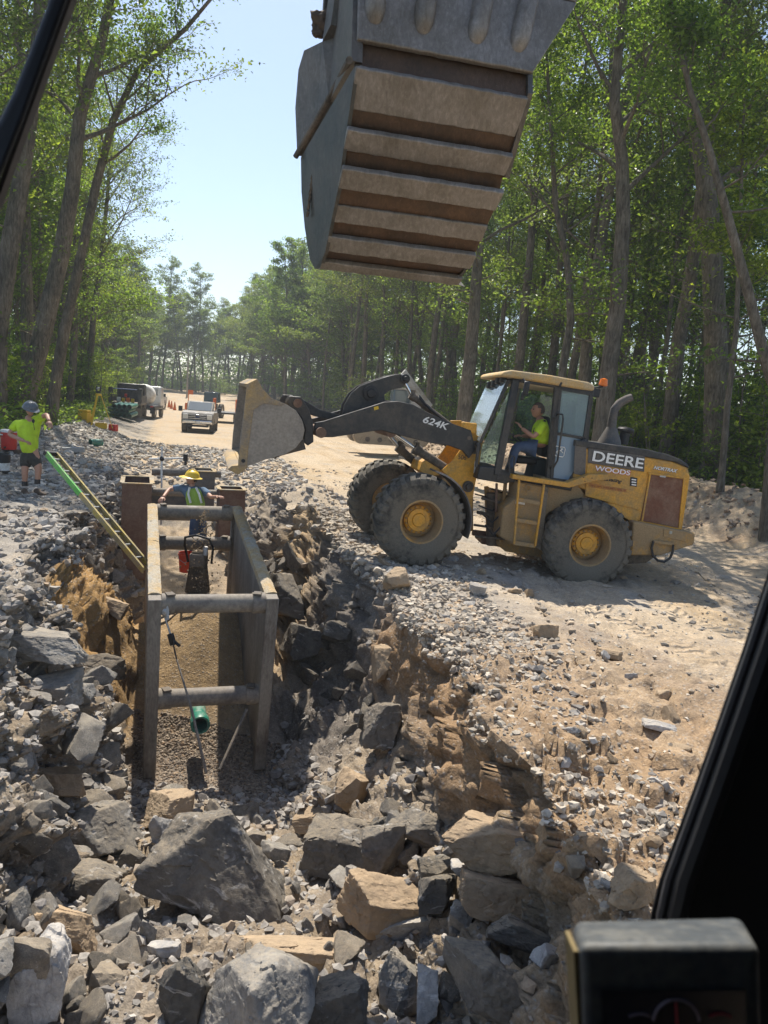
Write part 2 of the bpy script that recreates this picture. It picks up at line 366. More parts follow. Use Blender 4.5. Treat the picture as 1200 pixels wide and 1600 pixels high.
# cleated tyre track of the loader running back along its path
tk_a = atZ(800, 900, 0)[:2]; tk_b = atZ(1010, 1110, 0)[:2]; td = (tk_b - tk_a) / np.linalg.norm(tk_b - tk_a)
rel = P0[:, :2] - tk_a; tl = rel @ td; ta = rel @ np.array([-td[1], td[0]]); ta = ta + .05 * np.sin(tl * 1.3)
for off in (0.0, .62):
    m = np.exp(-((ta - off) / .2) ** 4) * np.clip((tl + 1) / 1, 0, 1) * np.clip((4.4 - tl) / 1, 0, 1) * road
    disp += -m * .02 + m * .02 * np.sign(np.sin((tl + np.abs(ta - off) * 1.2) * 2 * math.pi / .11))
slp = np.clip(np.exp(-((P0[:, 0] + 4.0) / .62) ** 4 - ((P0[:, 1] - 11.0) / 1.7) ** 4) * 1.6, 0, 1) * (prof > 2.5)
disp = disp * (1 - .68 * slp) + slp * (.05 * fine + .012 * f3)
P1 = P0 + NN * disp[:, None]
# sand: heap inside the shield and slope of orange sand at its left
def bump2(cx, cy, rx, ry, h): return h * np.exp(-((P1[:, 0] - cx) / rx) ** 2 - ((P1[:, 1] - cy) / ry) ** 2)
inbox = (prof > 4.0) & (prof < 5.3)
s1 = atY(330, 1010, 11.6)
P1[:, 2] += bump2(-2.8, 12.0, .9, 1.35, 1.42) + bump2(-3.3, 14.2, .8, 1.2, .35)
P1[:, 2] += bump2(-4.0, 11.2, .5, 1.4, .85)
P1[:, 2] += bump2(-1.75, 14.2, .5, 1.9, .55)
P1[:, 2] += bump2(-1.9, 18.6, .8, .9, .45) + bump2(-.9, 15.3, .5, .6, .3)
# colour (albedo of the ground itself)
def c3(r, g, b): return np.array([r, g, b])
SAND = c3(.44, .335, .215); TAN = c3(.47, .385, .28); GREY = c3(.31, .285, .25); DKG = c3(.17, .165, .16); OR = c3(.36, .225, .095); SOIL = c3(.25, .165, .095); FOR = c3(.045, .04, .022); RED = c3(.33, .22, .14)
n_a = fbm(P0, 1.7, 4, 31); n_b = fbm(P0, .5, 4, 37)
def lerp(C, D, t): return C * (1 - t[:, None]) + D * t[:, None]
Cc = np.tile(TAN, (len(P1), 1))
Cc = lerp(Cc, np.tile(SAND, (len(P1), 1)), np.clip(n_a * 1.5 + .4, 0, 1))
Cc = lerp(Cc, np.tile(GREY * 1.2, (len(P1), 1)), np.clip(n_b * 2.2 - .35, 0, .7))
gm = np.clip((7.75 + n_b * .2 - prof) / .25, 0, 1) * np.clip((24 - P0[:, 1]) / 8, 0, 1)
Cc = lerp(Cc, np.tile(GREY * 1.12, (len(P1), 1)), gm * np.clip(.55 + n_a * 1.3, 0, 1))
lb = np.clip((3.2 - prof) / .5, 0, 1)
Cc = lerp(Cc, np.tile(GREY * .95, (len(P1), 1)), lb * np.clip(.8 + n_b, 0, 1))
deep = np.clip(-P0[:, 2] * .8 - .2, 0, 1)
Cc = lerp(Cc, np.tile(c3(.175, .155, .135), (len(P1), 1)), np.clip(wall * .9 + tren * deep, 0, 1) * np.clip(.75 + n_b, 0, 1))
hi = np.exp(-((P0[:, 2] + .35) / .45) ** 2) * rightwall * (prof > 6.1) * np.clip((11 - P0[:, 1]) / 2, 0, 1)
Cc = lerp(Cc, np.tile(c3(.33, .275, .21), (len(P1), 1)), rightwall * (prof > 5.4) * np.clip((9.8 - P0[:, 1]) / 1.2, 0, 1) * np.clip(.75 + n_a, 0, 1))
Cc = lerp(Cc, np.tile(SOIL * 1.12, (len(P1), 1)), np.clip(hi * 1.3 + n_b * .6 * hi, 0, 1))
fg = np.clip((prof - 6.3) / .5, 0, 1) * np.clip((7.75 - prof) / .4, 0, 1) * np.clip((8.5 - P0[:, 1]) / 2, 0, 1)
Cc = lerp(Cc, np.tile(c3(.36, .25, .15), (len(P1), 1)), fg * np.clip(.6 + n_a, 0, .9))
fd = pile * (prof > 2.2) * (prof < 6.6); Cc = lerp(Cc, np.tile(c3(.31, .245, .17), (len(P1), 1)), np.clip(fd * (.55 + n_a * 1.6), 0, .9))
osl = slp * 1.25
bx_ = (prof > 3.9) & (prof < 5.25) & (P0[:, 1] > 11.5) & (P0[:, 1] < 20); Cc = lerp(Cc, np.tile(c3(.43, .33, .22), (len(P1), 1)), bx_ * np.clip(.8 + n_b, 0, 1))
Cc = lerp(Cc, np.tile(OR, (len(P1), 1)), np.clip(osl + n_b * .5 * (osl > .3), 0, 1))
hs = np.exp(-((P1[:, 0] + 2.75) / 1.0) ** 4 - ((P1[:, 1] - 12.3) / 2.1) ** 4)
Cc = lerp(Cc, np.tile(c3(.38, .27, .15), (len(P1), 1)), np.clip(hs * 1.3, 0, 1))
hs2 = np.exp(-((P1[:, 0] + 1.8) / .6) ** 4 - ((P1[:, 1] - 14.3) / 2.1) ** 4)
Cc = lerp(Cc, np.tile(c3(.38, .28, .17), (len(P1), 1)), np.clip(hs2 * 1.2 + n_b * .3, 0, 1) * (hs2 > .05))
fl = floorm * np.clip((9.6 - np.abs(P0[:, 1] - 1)) / 1, 0, 1)
br = berm(P0[:, 0], P0[:, 1]) > .15
Cc = lerp(Cc, np.tile(RED, (len(P1), 1)), br * np.clip(.55 + n_b * 1.2, 0, 1))
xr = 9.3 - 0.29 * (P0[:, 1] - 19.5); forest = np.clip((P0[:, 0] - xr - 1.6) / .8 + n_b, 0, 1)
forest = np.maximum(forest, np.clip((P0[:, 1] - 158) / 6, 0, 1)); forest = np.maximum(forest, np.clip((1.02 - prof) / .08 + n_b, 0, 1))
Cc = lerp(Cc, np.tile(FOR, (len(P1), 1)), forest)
tread = np.clip(vnoise(np.stack([lat * 3, alo * .3, alo * 0], 1), 1.0, 91) * 2 - .3, 0, .5) * road
Cc = lerp(Cc, np.tile(TAN * 1.12, (len(P1), 1)), tread)

def mth(nt, op, a, b=None, c=None):
    n = nt.nodes.new('ShaderNodeMath'); n.operation = op
    for i, q in enumerate((a, b, c)):
        if q is None: continue
        if hasattr(q, 'links'): nt.links.new(q, n.inputs[i])
        else: n.inputs[i].default_value = q
    return n.outputs[0]
TRACKS = [(3.0, 11.2, 1.0, -2.1, 6.5, 0), (3.9, 11.4, 1.0, -2.1, 7, .35), (2.2, 20, -.27, 1, 26, 0), (4.0, 19, -.27, 1, 30, 0), (-1.5, 22, -.27, 1, 24, .2)]
clod = np.clip(fbm(P0, .3, 3, 97) * 3 - .3, 0, 1) * road * np.clip((P0[:, 1] - 3) / 2, 0, 1); Cc = lerp(Cc, np.tile(SAND * .78, (len(P1), 1)), clod * .6 * np.clip(n_a * 2 + .5, 0, 1))
def ground_mat():
    m, nt, bs = newmat('bare_ground'); at = N(nt, 'ShaderNodeAttribute', _attribute_name='soil'); v = coords(nt)
    n1 = noise(nt, 9, 6, .65, v); n2 = noise(nt, 46, 5, .7, v); n3 = noise(nt, 2.0, 4, .6, v)
    c = mix(nt, 1.0, at.outputs['Color'], ramp(nt, n1, [(.3, (.74, .74, .76)), (.7, (1.22, 1.2, 1.16))]), 'MULTIPLY')
    c = mix(nt, 1.0, c, ramp(nt, n2, [(.32, (.72, .71, .70)), (.68, (1.22, 1.22, 1.22))]), 'MULTIPLY')
    vo = N(nt, 'ShaderNodeTexVoronoi', Scale=24.0); nt.links.new(v, vo.inputs['Vector'])
    peb = ramp(nt, vo.outputs['Distance'], [(.0, (1, 1, 1)), (.5, (0, 0, 0))])
    sel = ramp(nt, vo.outputs['Color'], [(.5, (0, 0, 0)), (.62, (1, 1, 1))])
    f = mix(nt, 1.0, peb, sel, 'MULTIPLY'); c = mix(nt, f, c, mix(nt, .55, c, (.42, .41, .39)))
    nt.links.new(c, bs.inputs['Base Color']); bs.inputs['Roughness'].default_value = .95; bs.inputs['Specular IOR Level'].default_value = .15
    a = N(nt, 'ShaderNodeMath', _operation='MULTIPLY_ADD'); nt.links.new(n2, a.inputs[0]); a.inputs[1].default_value = .5; nt.links.new(n1, a.inputs[2])
    a2 = N(nt, 'ShaderNodeMath', _operation='MULTIPLY_ADD'); nt.links.new(f, a2.inputs[0]); a2.inputs[1].default_value = .3; nt.links.new(a.outputs[0], a2.inputs[2])
    # cleated tyre prints pressed into the dirt: straight strips with chevron lugs
    hgt = a2.outputs[0]; ps = nt.nodes.new('ShaderNodeSeparateXYZ'); nt.links.new(v, ps.inputs[0]); MA = lambda op, a, b=None, c=None: mth(nt, op, a, b, c)
    for (x0, y0, dx, dy, ln, off) in TRACKS:
        L = math.hypot(dx, dy); dx /= L; dy /= L
        tl_ = MA('ADD', MA('MULTIPLY', MA('SUBTRACT', ps.outputs[0], x0), dx), MA('MULTIPLY', MA('SUBTRACT', ps.outputs[1], y0), dy))
        ta_ = MA('SUBTRACT', MA('ADD', MA('MULTIPLY', MA('SUBTRACT', ps.outputs[0], x0), -dy), MA('MULTIPLY', MA('SUBTRACT', ps.outputs[1], y0), dx)), off)
        ta_ = MA('ADD', ta_, MA('MULTIPLY', MA('SINE', MA('MULTIPLY', tl_, .8)), .07)); ab = MA('ABSOLUTE', ta_)
        mk = MA('MULTIPLY', MA('LESS_THAN', ab, .235), MA('MULTIPLY', MA('GREATER_THAN', tl_, 0), MA('LESS_THAN', tl_, ln)))
        mk = MA('MULTIPLY', mk, MA('MINIMUM', 1.0, MA('MAXIMUM', 0.0, MA('MULTIPLY', MA('SUBTRACT', n3, .38), 8.0))))
        lug = MA('SINE', MA('MULTIPLY', MA('ADD', tl_, MA('MULTIPLY', ab, .7)), 2 * math.pi / .17))
        lug = MA('MULTIPLY', lug, mk)
        hgt = MA('ADD', hgt, MA('SUBTRACT', MA('MULTIPLY', lug, .75), MA('MULTIPLY', mk, .2)))
    bump(nt, bs, hgt, .8, .035); return m
GM = ground_mat()
nr, nc = len(ys), len(cols)
idx = np.arange(nr * nc).reshape(nr, nc)
quads = np.stack([idx[:-1, :-1], idx[:-1, 1:], idx[1:, 1:], idx[1:, :-1]], -1).reshape(-1, 4)
qp = prof[quads[:, 0]]; qy = P0[quads[:, 0], 1]; qf = forest[quads].mean(1)
reg = np.where(qf > .6, 3, np.where((qp >= 7) | (qy > 22.5), 1, np.where((qp < 2), 2, 0)))
for rid, nm in ((0, 'trench_ground'), (1, 'dirt_road'), (2, 'gravel_ground'), (3, 'forest_floor')):
    q = quads[reg == rid]; used, inv = np.unique(q, return_inverse=True)
    me = mesh_np(nm, P1[used], inv.reshape(-1, 4), GM, smooth=True)
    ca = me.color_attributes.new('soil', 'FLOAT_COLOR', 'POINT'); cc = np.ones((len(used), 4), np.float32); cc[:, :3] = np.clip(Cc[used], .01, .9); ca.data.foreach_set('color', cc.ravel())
    tag(link(nm, me), kind='structure')
# vertex normals of the displaced surface, for seating stones
G1 = P1.reshape(nr, nc, 3); dv = np.gradient(G1, axis=0); du = np.gradient(G1, axis=1); NR = np.cross(du, dv); area = np.linalg.norm(NR, axis=2); NR = NR / (area[..., None] + 1e-9); NR = NR.reshape(-1, 3); area = area.ravel()
from mathutils.bvhtree import BVHTree
_sel = quads[(qy > 2) & (qy < 60) & (np.abs(P0[quads[:, 0], 0]) < 30)]
_u, _i = np.unique(_sel, return_inverse=True)
GBVH = BVHTree.FromPolygons([tuple(p) for p in P1[_u].tolist()], _i.reshape(-1, 4).tolist())
def ghit(x, y, top=6.0):
    h = GBVH.ray_cast(Vector((x, y, top)), Vector((0, 0, -1)))
    return h[0].z if h[0] is not None else g1(x, y)
def pixhit(px, py):
    """where the view ray through a pixel of the photograph meets the ground"""
    d = Vector(ray(px, py)); h = GBVH.ray_cast(Vector(CAM), d.normalized())
    return h[0]
# ---------------------------------------------------------------- rocks
def icos(sub):
    t = (1 + 5 ** .5) / 2
    V = np.array([(-1, t, 0), (1, t, 0), (-1, -t, 0), (1, -t, 0), (0, -1, t), (0, 1, t), (0, -1, -t), (0, 1, -t), (t, 0, -1), (t, 0, 1), (-t, 0, -1), (-t, 0, 1)], float)
    Fc = np.array([(0, 11, 5), (0, 5, 1), (0, 1, 7), (0, 7, 10), (0, 10, 11), (1, 5, 9), (5, 11, 4), (11, 10, 2), (10, 7, 6), (7, 1, 8), (3, 9, 4), (3, 4, 2), (3, 2, 6), (3, 6, 8), (3, 8, 9), (4, 9, 5), (2, 4, 11), (6, 2, 10), (8, 6, 7), (9, 8, 1)])
    V /= np.linalg.norm(V, axis=1, keepdims=True)
    for _ in range(sub):
        e = np.sort(np.concatenate([Fc[:, [0, 1]], Fc[:, [1, 2]], Fc[:, [2, 0]]]), 1); u, inv = np.unique(e, axis=0, return_inverse=True); inv = inv.ravel()
        m = V[u].mean(1); m /= np.linalg.norm(m, axis=1, keepdims=True); n = len(V); k = len(Fc); a, b, c = inv[:k] + n, inv[k:2 * k] + n, inv[2 * k:] + n
        V = np.concatenate([V, m]); Fc = np.concatenate([np.stack([Fc[:, 0], a, c], 1), np.stack([Fc[:, 1], b, a], 1), np.stack([Fc[:, 2], c, b], 1), np.stack([a, b, c], 1)])
    return V, Fc
ICO = {k: icos(k) for k in (0, 1, 3, 4, 5)}
def rock_pts(seed, sub=4, asp=(1, .8, .6), n=11, rough=.05, sharp=70, nrm=None):
    r = np.random.default_rng(seed); D, Fc = ICO[sub]
    pn = r.normal(size=(n, 3)); pn[: n // 2, 2] *= 2.2; pn /= np.linalg.norm(pn, axis=1, keepdims=True); ph = r.uniform(.55, 1.0, n)
    pn = np.concatenate([pn, np.eye(3), -np.eye(3)]); ph = np.concatenate([ph, np.full(6, .95)])
    dot = D @ pn.T; rr = np.where(dot > .05, ph / np.maximum(dot, .05), 9.0)
    rad = -np.log(np.exp(-sharp * rr).sum(1)) / sharp
    P = D * rad[:, None]
    if rough:
        fa, _ = facet(P + seed, .45, seed % 97); fb, _ = facet(P + seed, .17, seed % 89); 
        k = rough * fa + rough * .45 * fb + rough * .6 * fbm(P + seed, .3, 3, seed % 51) + rough * .25 * fbm(P * np.array([1, 1, 4]) + seed, .12, 2, seed % 43)
        P = P * (1 + k[:, None])
    return P * np.array(asp), Fc
def rock_mat(name, pal, dustc=(.33, .26, .17), dust=.35, vein=.25):
    m, nt, bs = newmat(name); v = coords(nt); oi = nt.nodes.new('ShaderNodeObjectInfo'); gn = nt.nodes.new('ShaderNodeNewGeometry')
    base = ramp(nt, oi.outputs['Random'], [(i / (len(pal) - 1), c) for i, c in enumerate(pal)])
    off = nt.nodes.new('ShaderNodeVectorMath'); off.operation = 'ADD'; nt.links.new(v, off.inputs[0])
    sc3 = nt.nodes.new('ShaderNodeCombineXYZ'); ml = N(nt, 'ShaderNodeMath', _operation='MULTIPLY'); nt.links.new(oi.outputs['Random'], ml.inputs[0]); ml.inputs[1].default_value = 37.0
    nt.links.new(ml.outputs[0], sc3.inputs[0]); nt.links.new(sc3.outputs[0], off.inputs[1]); vv = off.outputs[0]
    a = noise(nt, 3.2, 7, .62, vv, .4); b = noise(nt, 22, 6, .7, vv); c = noise(nt, 90, 3, .6, vv)
    col = mix(nt, 1.0, base, ramp(nt, a, [(.3, (.62, .63, .66)), (.52, (1, 1, 1)), (.72, (1.5, 1.46, 1.38))]), 'MULTIPLY')
    col = mix(nt, 1.0, col, ramp(nt, b, [(.3, (.72, .72, .73)), (.7, (1.28, 1.27, 1.25))]), 'MULTIPLY')
    mp = nt.nodes.new('ShaderNodeMapping'); mp.inputs['Scale'].default_value = (1, 1, 2.6); mp.inputs['Rotation'].default_value = (.5, .3, 0); nt.links.new(vv, mp.inputs[0])
    w_ = noise(nt, 3.5, 5, .65, mp.outputs[0], 1.2)
    vf = ramp(nt, w_, [(.60, (0, 0, 0)), (.68, (vein * 2,) * 3), (.74, (0, 0, 0))])
    col = mix(nt, vf, col, (.62, .61, .59))
    d = noise(nt, 2.3, 6, .6, vv); df = ramp(nt, d, [(.5 - dust * .22, (0, 0, 0)), (.72 - dust * .15, (1, 1, 1))]); fr = mix(nt, dust, (0, 0, 0), df)
    col = mix(nt, fr, col, dustc); nt.links.new(col, bs.inputs['Base Color'])
    bs.inputs['Roughness'].default_value = .88; bs.inputs['Specular IOR Level'].default_value = .3
    sx = nt.nodes.new('ShaderNodeSeparateXYZ'); nt.links.new(gn.outputs['Normal'], sx.inputs[0]); up = ramp(nt, sx.outputs[2], [(.45, (0, 0, 0)), (.95, (1, 1, 1))])
    dd_ = mix(nt, 1.0, up, ramp(nt, b, [(.38, (0, 0, 0)), (.6, (1, 1, 1))]), 'MULTIPLY'); dd2 = mix(nt, .38, (0, 0, 0), dd_); col = mix(nt, dd2, col, dustc); nt.links.new(col, bs.inputs['Base Color'])
    h = N(nt, 'ShaderNodeMath', _operation='MULTIPLY_ADD'); nt.links.new(c, h.inputs[0]); h.inputs[1].default_value = .25; nt.links.new(b, h.inputs[2])
    h2 = N(nt, 'ShaderNodeMath', _operation='MULTIPLY_ADD'); nt.links.new(w_, h2.inputs[0]); h2.inputs[1].default_value = .35; nt.links.new(h.outputs[0], h2.inputs[2])
    bump(nt, bs, h2.outputs[0], .7, .022); return m
ROCKG = rock_mat('grey_rock', [(.16, .158, .15), (.21, .205, .195), (.28, .27, .25), (.26, .22, .17), (.18, .178, .172), (.33, .32, .30)], dust=.25)
ROCKD = rock_mat('dark_rock', [(.085, .083, .078), (.125, .118, .108), (.16, .145, .125)], dust=.25)
ROCKT = rock_mat('tan_dusty_rock', [(.34, .25, .16), (.27, .20, .13), (.38, .30, .21)], dustc=(.42, .31, .2), dust=.7, vein=.05)
ROCKL = rock_mat('pale_rock', [(.36, .36, .36), (.44, .43, .42), (.32, .31, .29)], dust=.2, vein=.5)
# hero rocks: px, py, width px, height px, depth from camera (m), kind, tilt (deg about view axis), label
HERO = [
 (364, 1340, 250, 138, 6.6, 'd', 24, 'huge brown-grey angular boulder with a sloping face over a dark hollow', 3, (1, .75, .62)),
 (165, 1288, 118, 92, 7.4, 'g', -28, 'big pale grey slab leaning up behind the oval boulder at left', 8, (1, .6, .7)),
 (122, 1362, 136, 74, 6.2, 'd', 12, 'smooth oval dark grey boulder overhanging a gap at the left', 21, (1, .7, .55)),
 (262, 1268, 80, 60, 7.9, 't', -15, 'brown dusty block just behind the huge sloping boulder', 14, (1, .8, .8)),
 (68, 1522, 82, 132, 4.7, 'l', -14, 'upright white-streaked slab with a dusty face at lower left', 5, (.62, .5, 1)),
 (392, 1552, 205, 150, 4.5, 'g', -8, 'very large grey-green boulder cut off by the bottom edge of the view', 17, (1, .8, .85)),
 (288, 1545, 74, 112, 4.75, 'd', 6, 'dark blue-grey upright block beside the large bottom boulder', 33, (.7, .6, 1)),
 (448, 1474, 170, 66, 5.3, 't', -12, 'long brown dusted slab above the large bottom boulder', 41, (1, .7, .5)),
 (256, 1480, 56, 26, 5.4, 'l', -3, 'small pale block lying flat above the dark upright block', 44, (1, .7, .5)),
 (255, 1300, 48, 52, 7.0, 'l', 28, 'bluish white broken stone leaning on the pale slab', 52, (.9, .7, .8)),
 (172, 1528, 60, 44, 4.9, 'g', 16, 'blue-grey wedge stone right of the upright white-streaked slab', 61, (1, .8, .65)),
 (526, 1318, 98, 84, 6.6, 'd', 5, 'rounded dark brown boulder left of the square dark block', 73, (1, .8, .85)),
 (600, 1326, 70, 82, 6.4, 'd', -4, 'square dark grey block in the middle of the rock pile', 81, (.8, .7, 1)),
 (662, 1290, 110, 58, 6.7, 'd', 8, 'wide dark brown boulder behind the square dark block', 94, (1, .8, .55)),
 (762, 1306, 146, 74, 6.3, 't', 10, 'large brown boulder with a dusty crown below the right bank', 101, (1, .8, .6)),
 (790, 1388, 148, 66, 5.8, 't', 6, 'tan sand-coated boulder shaped like a loaf', 113, (1, .8, .52)),
 (606, 1410, 150, 84, 5.6, 't', 16, 'broad brownish boulder with a broken pale front edge', 121, (1, .8, .62)),
 (628, 1444, 92, 44, 5.3, 'l', -10, 'speckled pale granite chunk on top of the broad brown boulder', 131, (1, .7, .5)),
 (622, 1538, 62, 104, 4.75, 'g', -6, 'tall narrow pale grey slab near the bottom centre', 142, (.62, .5, 1)),
 (668, 1562, 34, 92, 4.6, 'l', -5, 'thin grey splinter right of the tall narrow slab', 151, (.4, .4, 1)),
 (758, 1528, 118, 94, 4.9, 'd', 8, 'rough dark brown boulder beside the monitor in the lower right', 163, (1, .9, .8)),
 (528, 1572, 92, 96, 4.5, 'd', -14, 'dark brown wedge between the bottom boulder and the narrow slab', 171, (.85, .7, 1)),
 (686, 1352, 66, 42, 6.0, 'd', -3, 'flat dark slab under the stacked stones on the pile', 182, (1, .8, .45)),
 (732, 1352, 56, 26, 5.95, 'l', 3, 'small brown flat stone topping the stack on the pile', 185, (1, .8, .5)),
 (722, 1426, 40, 50, 5.5, 'g', 0, 'small upright bluish stone tucked under the tan loaf boulder', 193, (.8, .7, 1)),
 (684, 1384, 62, 54, 5.8, 'd', -20, 'pointed brown shard leaning on the pile left of the tan boulder', 199, (1, .8, .8)),
 (812, 1452, 112, 52, 5.2, 'd', 22, 'dark slab tilted down towards the monitor', 204, (1, .7, .42)),
 (858, 1492, 44, 42, 5.0, 'l', 20, 'round-cornered pale stone on the dark tilted slab', 211, (1, .8, .8)),
 (548, 1234, 56, 62, 7.6, 't', 35, 'upright tan splintered rock standing on the pile below the trench wall', 223, (.6, .5, 1)),
 (500, 1272, 86, 34, 7.2, 't', -10, 'pale tan flat slab at the left foot of the upright splintered rock', 231, (1, .7, .4)),
 (985, 1385, 78, 62, 4.6, 't', 30, 'brown sandy wedge of rock sunk in the bank beside the window pillar', 243, (1, .7, .65)),
 (1040, 1078, 27, 20, 7.0, 't', 10, 'small rust-brown stone lying alone on the dirt road', 251, (1, .8, .8)),
 (854, 986, 44, 22, 8.8, 't', 4, 'flat tan boulder on the road below the rear wheel', 262, (1, .8, .5)),
 (952, 1023, 42, 18, 8.2, 't', 4, 'flat tan stone with a pale notch right of the flat boulder', 273, (1, .8, .5)),
 (746, 922, 28, 22, 10.3, 'l', 10, 'pale stone at the edge of the loader shadow', 281, (1, .8, .8)),
 (1030, 1132, 52, 16, 6.4, 'l', 8, 'long thin pale stone lying on the road near the window pillar', 291, (1, .6, .35)),
 (900, 1340, 26, 42, 5.0, 'g', 6, 'small upright grey stone casting a shadow on the sandy bank', 297, (.7, .6, 1)),
 (598, 1126, 62, 70, 7.9, 'd', -8, 'big grey cracked boulder set in the right trench wall', 303, (.85, .8, 1)),
 (606, 985, 58, 56, 9.3, 't', -30, 'tan slab face jutting from the right wall of the trench', 311, (.8, .6, 1)),
 (533, 985, 58, 40, 10.2, 'd', 20, 'brown-grey block wedged below the lip of the right bank', 319, (1, .8, .7)),
 (60, 1000, 150, 48, 7.9, 'g', 3, 'long flat grey ledge of rock overhanging the left bank', 321, (1, .8, .38)),
 (66, 1058, 110, 60, 7.2, 'g', -12, 'big grey slab under the overhanging ledge at left', 333, (1, .8, .6)),
 (148, 1035, 96, 46, 8.6, 'd', 12, 'dark slab dipping into the trench beside the orange sand', 342, (1, .8, .5)),
 (118, 1082, 52, 40, 8.3, 'g', 8, 'light-faced wedge stone in the left trench wall', 353, (1, .8, .85)),
 (96, 1215, 78, 50, 7.0, 't', 8, 'pair-sized brown boulder at the foot of the left wall', 361, (1, .8, .75)),
 (52, 678, 26, 15, 16.0, 'd', 0, 'brown boulder lying on the gravel behind the standing worker', 371, (1, .8, .6)),
 (176, 944, 44, 26, 10.8, 't', 20, 'sand-covered rock at the top of the orange sand slope', 383, (1, .8, .6)),
 (448, 930, 60, 70, 10.6, 'd', 0, 'black wet-looking boulder beside the right shield wall', 391, (1, .9, 1)),
 (470, 1000, 62, 58, 10.0, 'd', 14, 'dark grey boulder below the black one on the right wall', 397, (1, .9, .8)),
 (22, 1420, 44, 62, 5.3, 'g', 0, 'grey block half cut off by the left edge of the view', 403, (.8, .7, 1)),
 (100, 1455, 110, 80, 5.3, 't', 10, 'sandy crumbling brown mass of rock above the upright slab', 411, (1, .8, .7)),
 (620, 905, 44, 40, 11.2, 't', 0, 'clod of brown soil and stone hanging at the right trench lip', 421, (1, .9, .8)),
]
MK = {'g': ROCKG, 'd': ROCKD, 't': ROCKT, 'l': ROCKL}
used_px = []
Vc = np.array(_f)
for i, (px, py, wp, hp, dist, k, tl, lab, seed, asp) in enumerate(HERO):
    h = pixhit(px, py + hp * .32)
    c0 = Vector(atD(px, py, 1.0)) - Vector(CAM)
    if h is not None:
        depth = (h - Vector(CAM)).dot(Vector(_f)); depth = depth - .15 * wp / F * depth
    else: depth = dist
    W = wp / F * depth; Hh = hp / F * depth
    P, Fc = rock_pts(seed * 13 + 5, 5 if wp > 60 else 4, (1, .75, 1), 10, .048)
    if i in (0, 1, 5, 30): P[:, 0] = P[:, 0] * (1 - .38 * P[:, 2]) - (.22 if i == 0 else 0) * P[:, 2]
    P = P - (P.max(0) + P.min(0)) / 2; ext = P.max(0) - P.min(0); P = P / ext * np.array([W, min(W, Hh) * .95 + .15 * W, Hh])
    ph = (1 if i % 2 else -1) * 0.0
    me = mesh_np('boulder', P, Fc, MK[k], smooth=True); me.set_sharp_from_angle(angle=R(38))
    pos = Vector(CAM) + c0 * depth
    # seat it: never let it hover over the ground surface
    zg = ghit(pos.x, pos.y, pos.z + 3)
    o = link('boulder' if wp > 60 else 'rock', me); o.rotation_euler = (R(-14), R(tl * .75), R(random.uniform(-8, 8)))
    lowest = pos.z - Hh * .5
    if lowest > zg - .02: pos.z = zg + Hh * .40
    o.location = pos
    tag(o, lab, 'boulder' if wp > 60 else 'rock', 'single rocks in the trench pile')
    used_px.append((px, py, wp))

# about 250 more countable stones on the pile, walls and banks
PRO = []
for s in range(14):
    asp = (1, random.uniform(.6, .9), random.uniform(.4, .85)); P, Fc = rock_pts(900 + s, 3, asp, 8, .03); me = mesh_np('rock', P, Fc, ROCKG, smooth=True); me.set_sharp_from_angle(angle=R(32)); PRO.append(me)
PROM = {}
def proto_mat(me, m):
    k = (me.name, m.name)
    if k not in PROM:
        c = me.copy(); c.materials.clear(); c.materials.append(m); PROM[k] = c
    return PROM[k]
yv = P1[:, 1]
def pick(mask, n, dens_pow=1.0):
    """random surface vertices weighted by true area"""
    wgt = area * mask; wgt = wgt / wgt.sum(); return rng.choice(len(P1), n, p=wgt)
def inview(p, m=40):
    q = p - CAM; d = q @ _f; x = 600 + F * (q @ _rt) / d; y_ = 800 - F * (q @ _up) / d
    return (d > .5) & (x > -m) & (x < 1200 + m) & (y_ > 300) & (y_ < 1600 + m)
iv = inview(P1)
shield_keep = ~((P1[:, 0] > -4.4) & (P1[:, 0] < -1.3) & (yv > 9.0) & (yv < 13.9) & (prof > 3.6) & (prof < 5.6))
zones = [
 ('fore', (pile > .5) & (prof > 2.2) & (prof < 6.0) & iv, 200, (.06, .21), 'dmx', 'grey rubble stone lying loose in the rock pile in front of the trench shield', 'stones in the foreground rock pile'),
 ('rwall', (prof > 5.2) & (prof < 6.3) & (yv > 9) & (yv < 17) & iv, 40, (.10, .28), 'd', 'dark angular stone embedded in the right wall of the trench', 'stones in the right trench wall'),
 ('lwall', (prof > 2.0) & (prof < 3.9) & (yv > 5) & (yv < 16) & iv & shield_keep & (slp < .2), 44, (.10, .28), 'g', 'grey angular stone embedded in the left wall of the trench', 'stones in the left trench wall'),
 ('rbank', (prof > 7.05) & (prof < 7.4) & (yv > 4) & (yv < 13) & iv, 40, (.05, .12), 'lt', 'pale dusty stone lying on the sunlit bank right of the trench', 'stones on the right bank'),
]
for zn, mask, n, (s0, s1_), kinds, lab, grp in zones:
    for vi in pick(mask.astype(float), n):
        p = P1[vi]; nrm = Vector(NR[vi]); s = s0 + (s1_ - s0) * random.random() ** 2.2
        k = random.choice(kinds); m = {'d': ROCKD, 'm': ROCKG, 'x': ROCKG, 'g': ROCKG, 'l': ROCKL, 't': ROCKT}[k]
        o = link('rock', proto_mat(random.choice(PRO), m))
        q = nrm.to_track_quat('Z', 'Y').to_matrix().to_4x4() @ rotm(random.uniform(-.4, .4), random.uniform(-.4, .4), random.uniform(0, 6.28))
        e = q.to_euler(); o.rotation_euler = e; o.scale = (s, s, s * random.uniform(.7, 1.1)); o.location = Vector(p) + nrm * s * .18
        tag(o, lab, 'rock', grp)
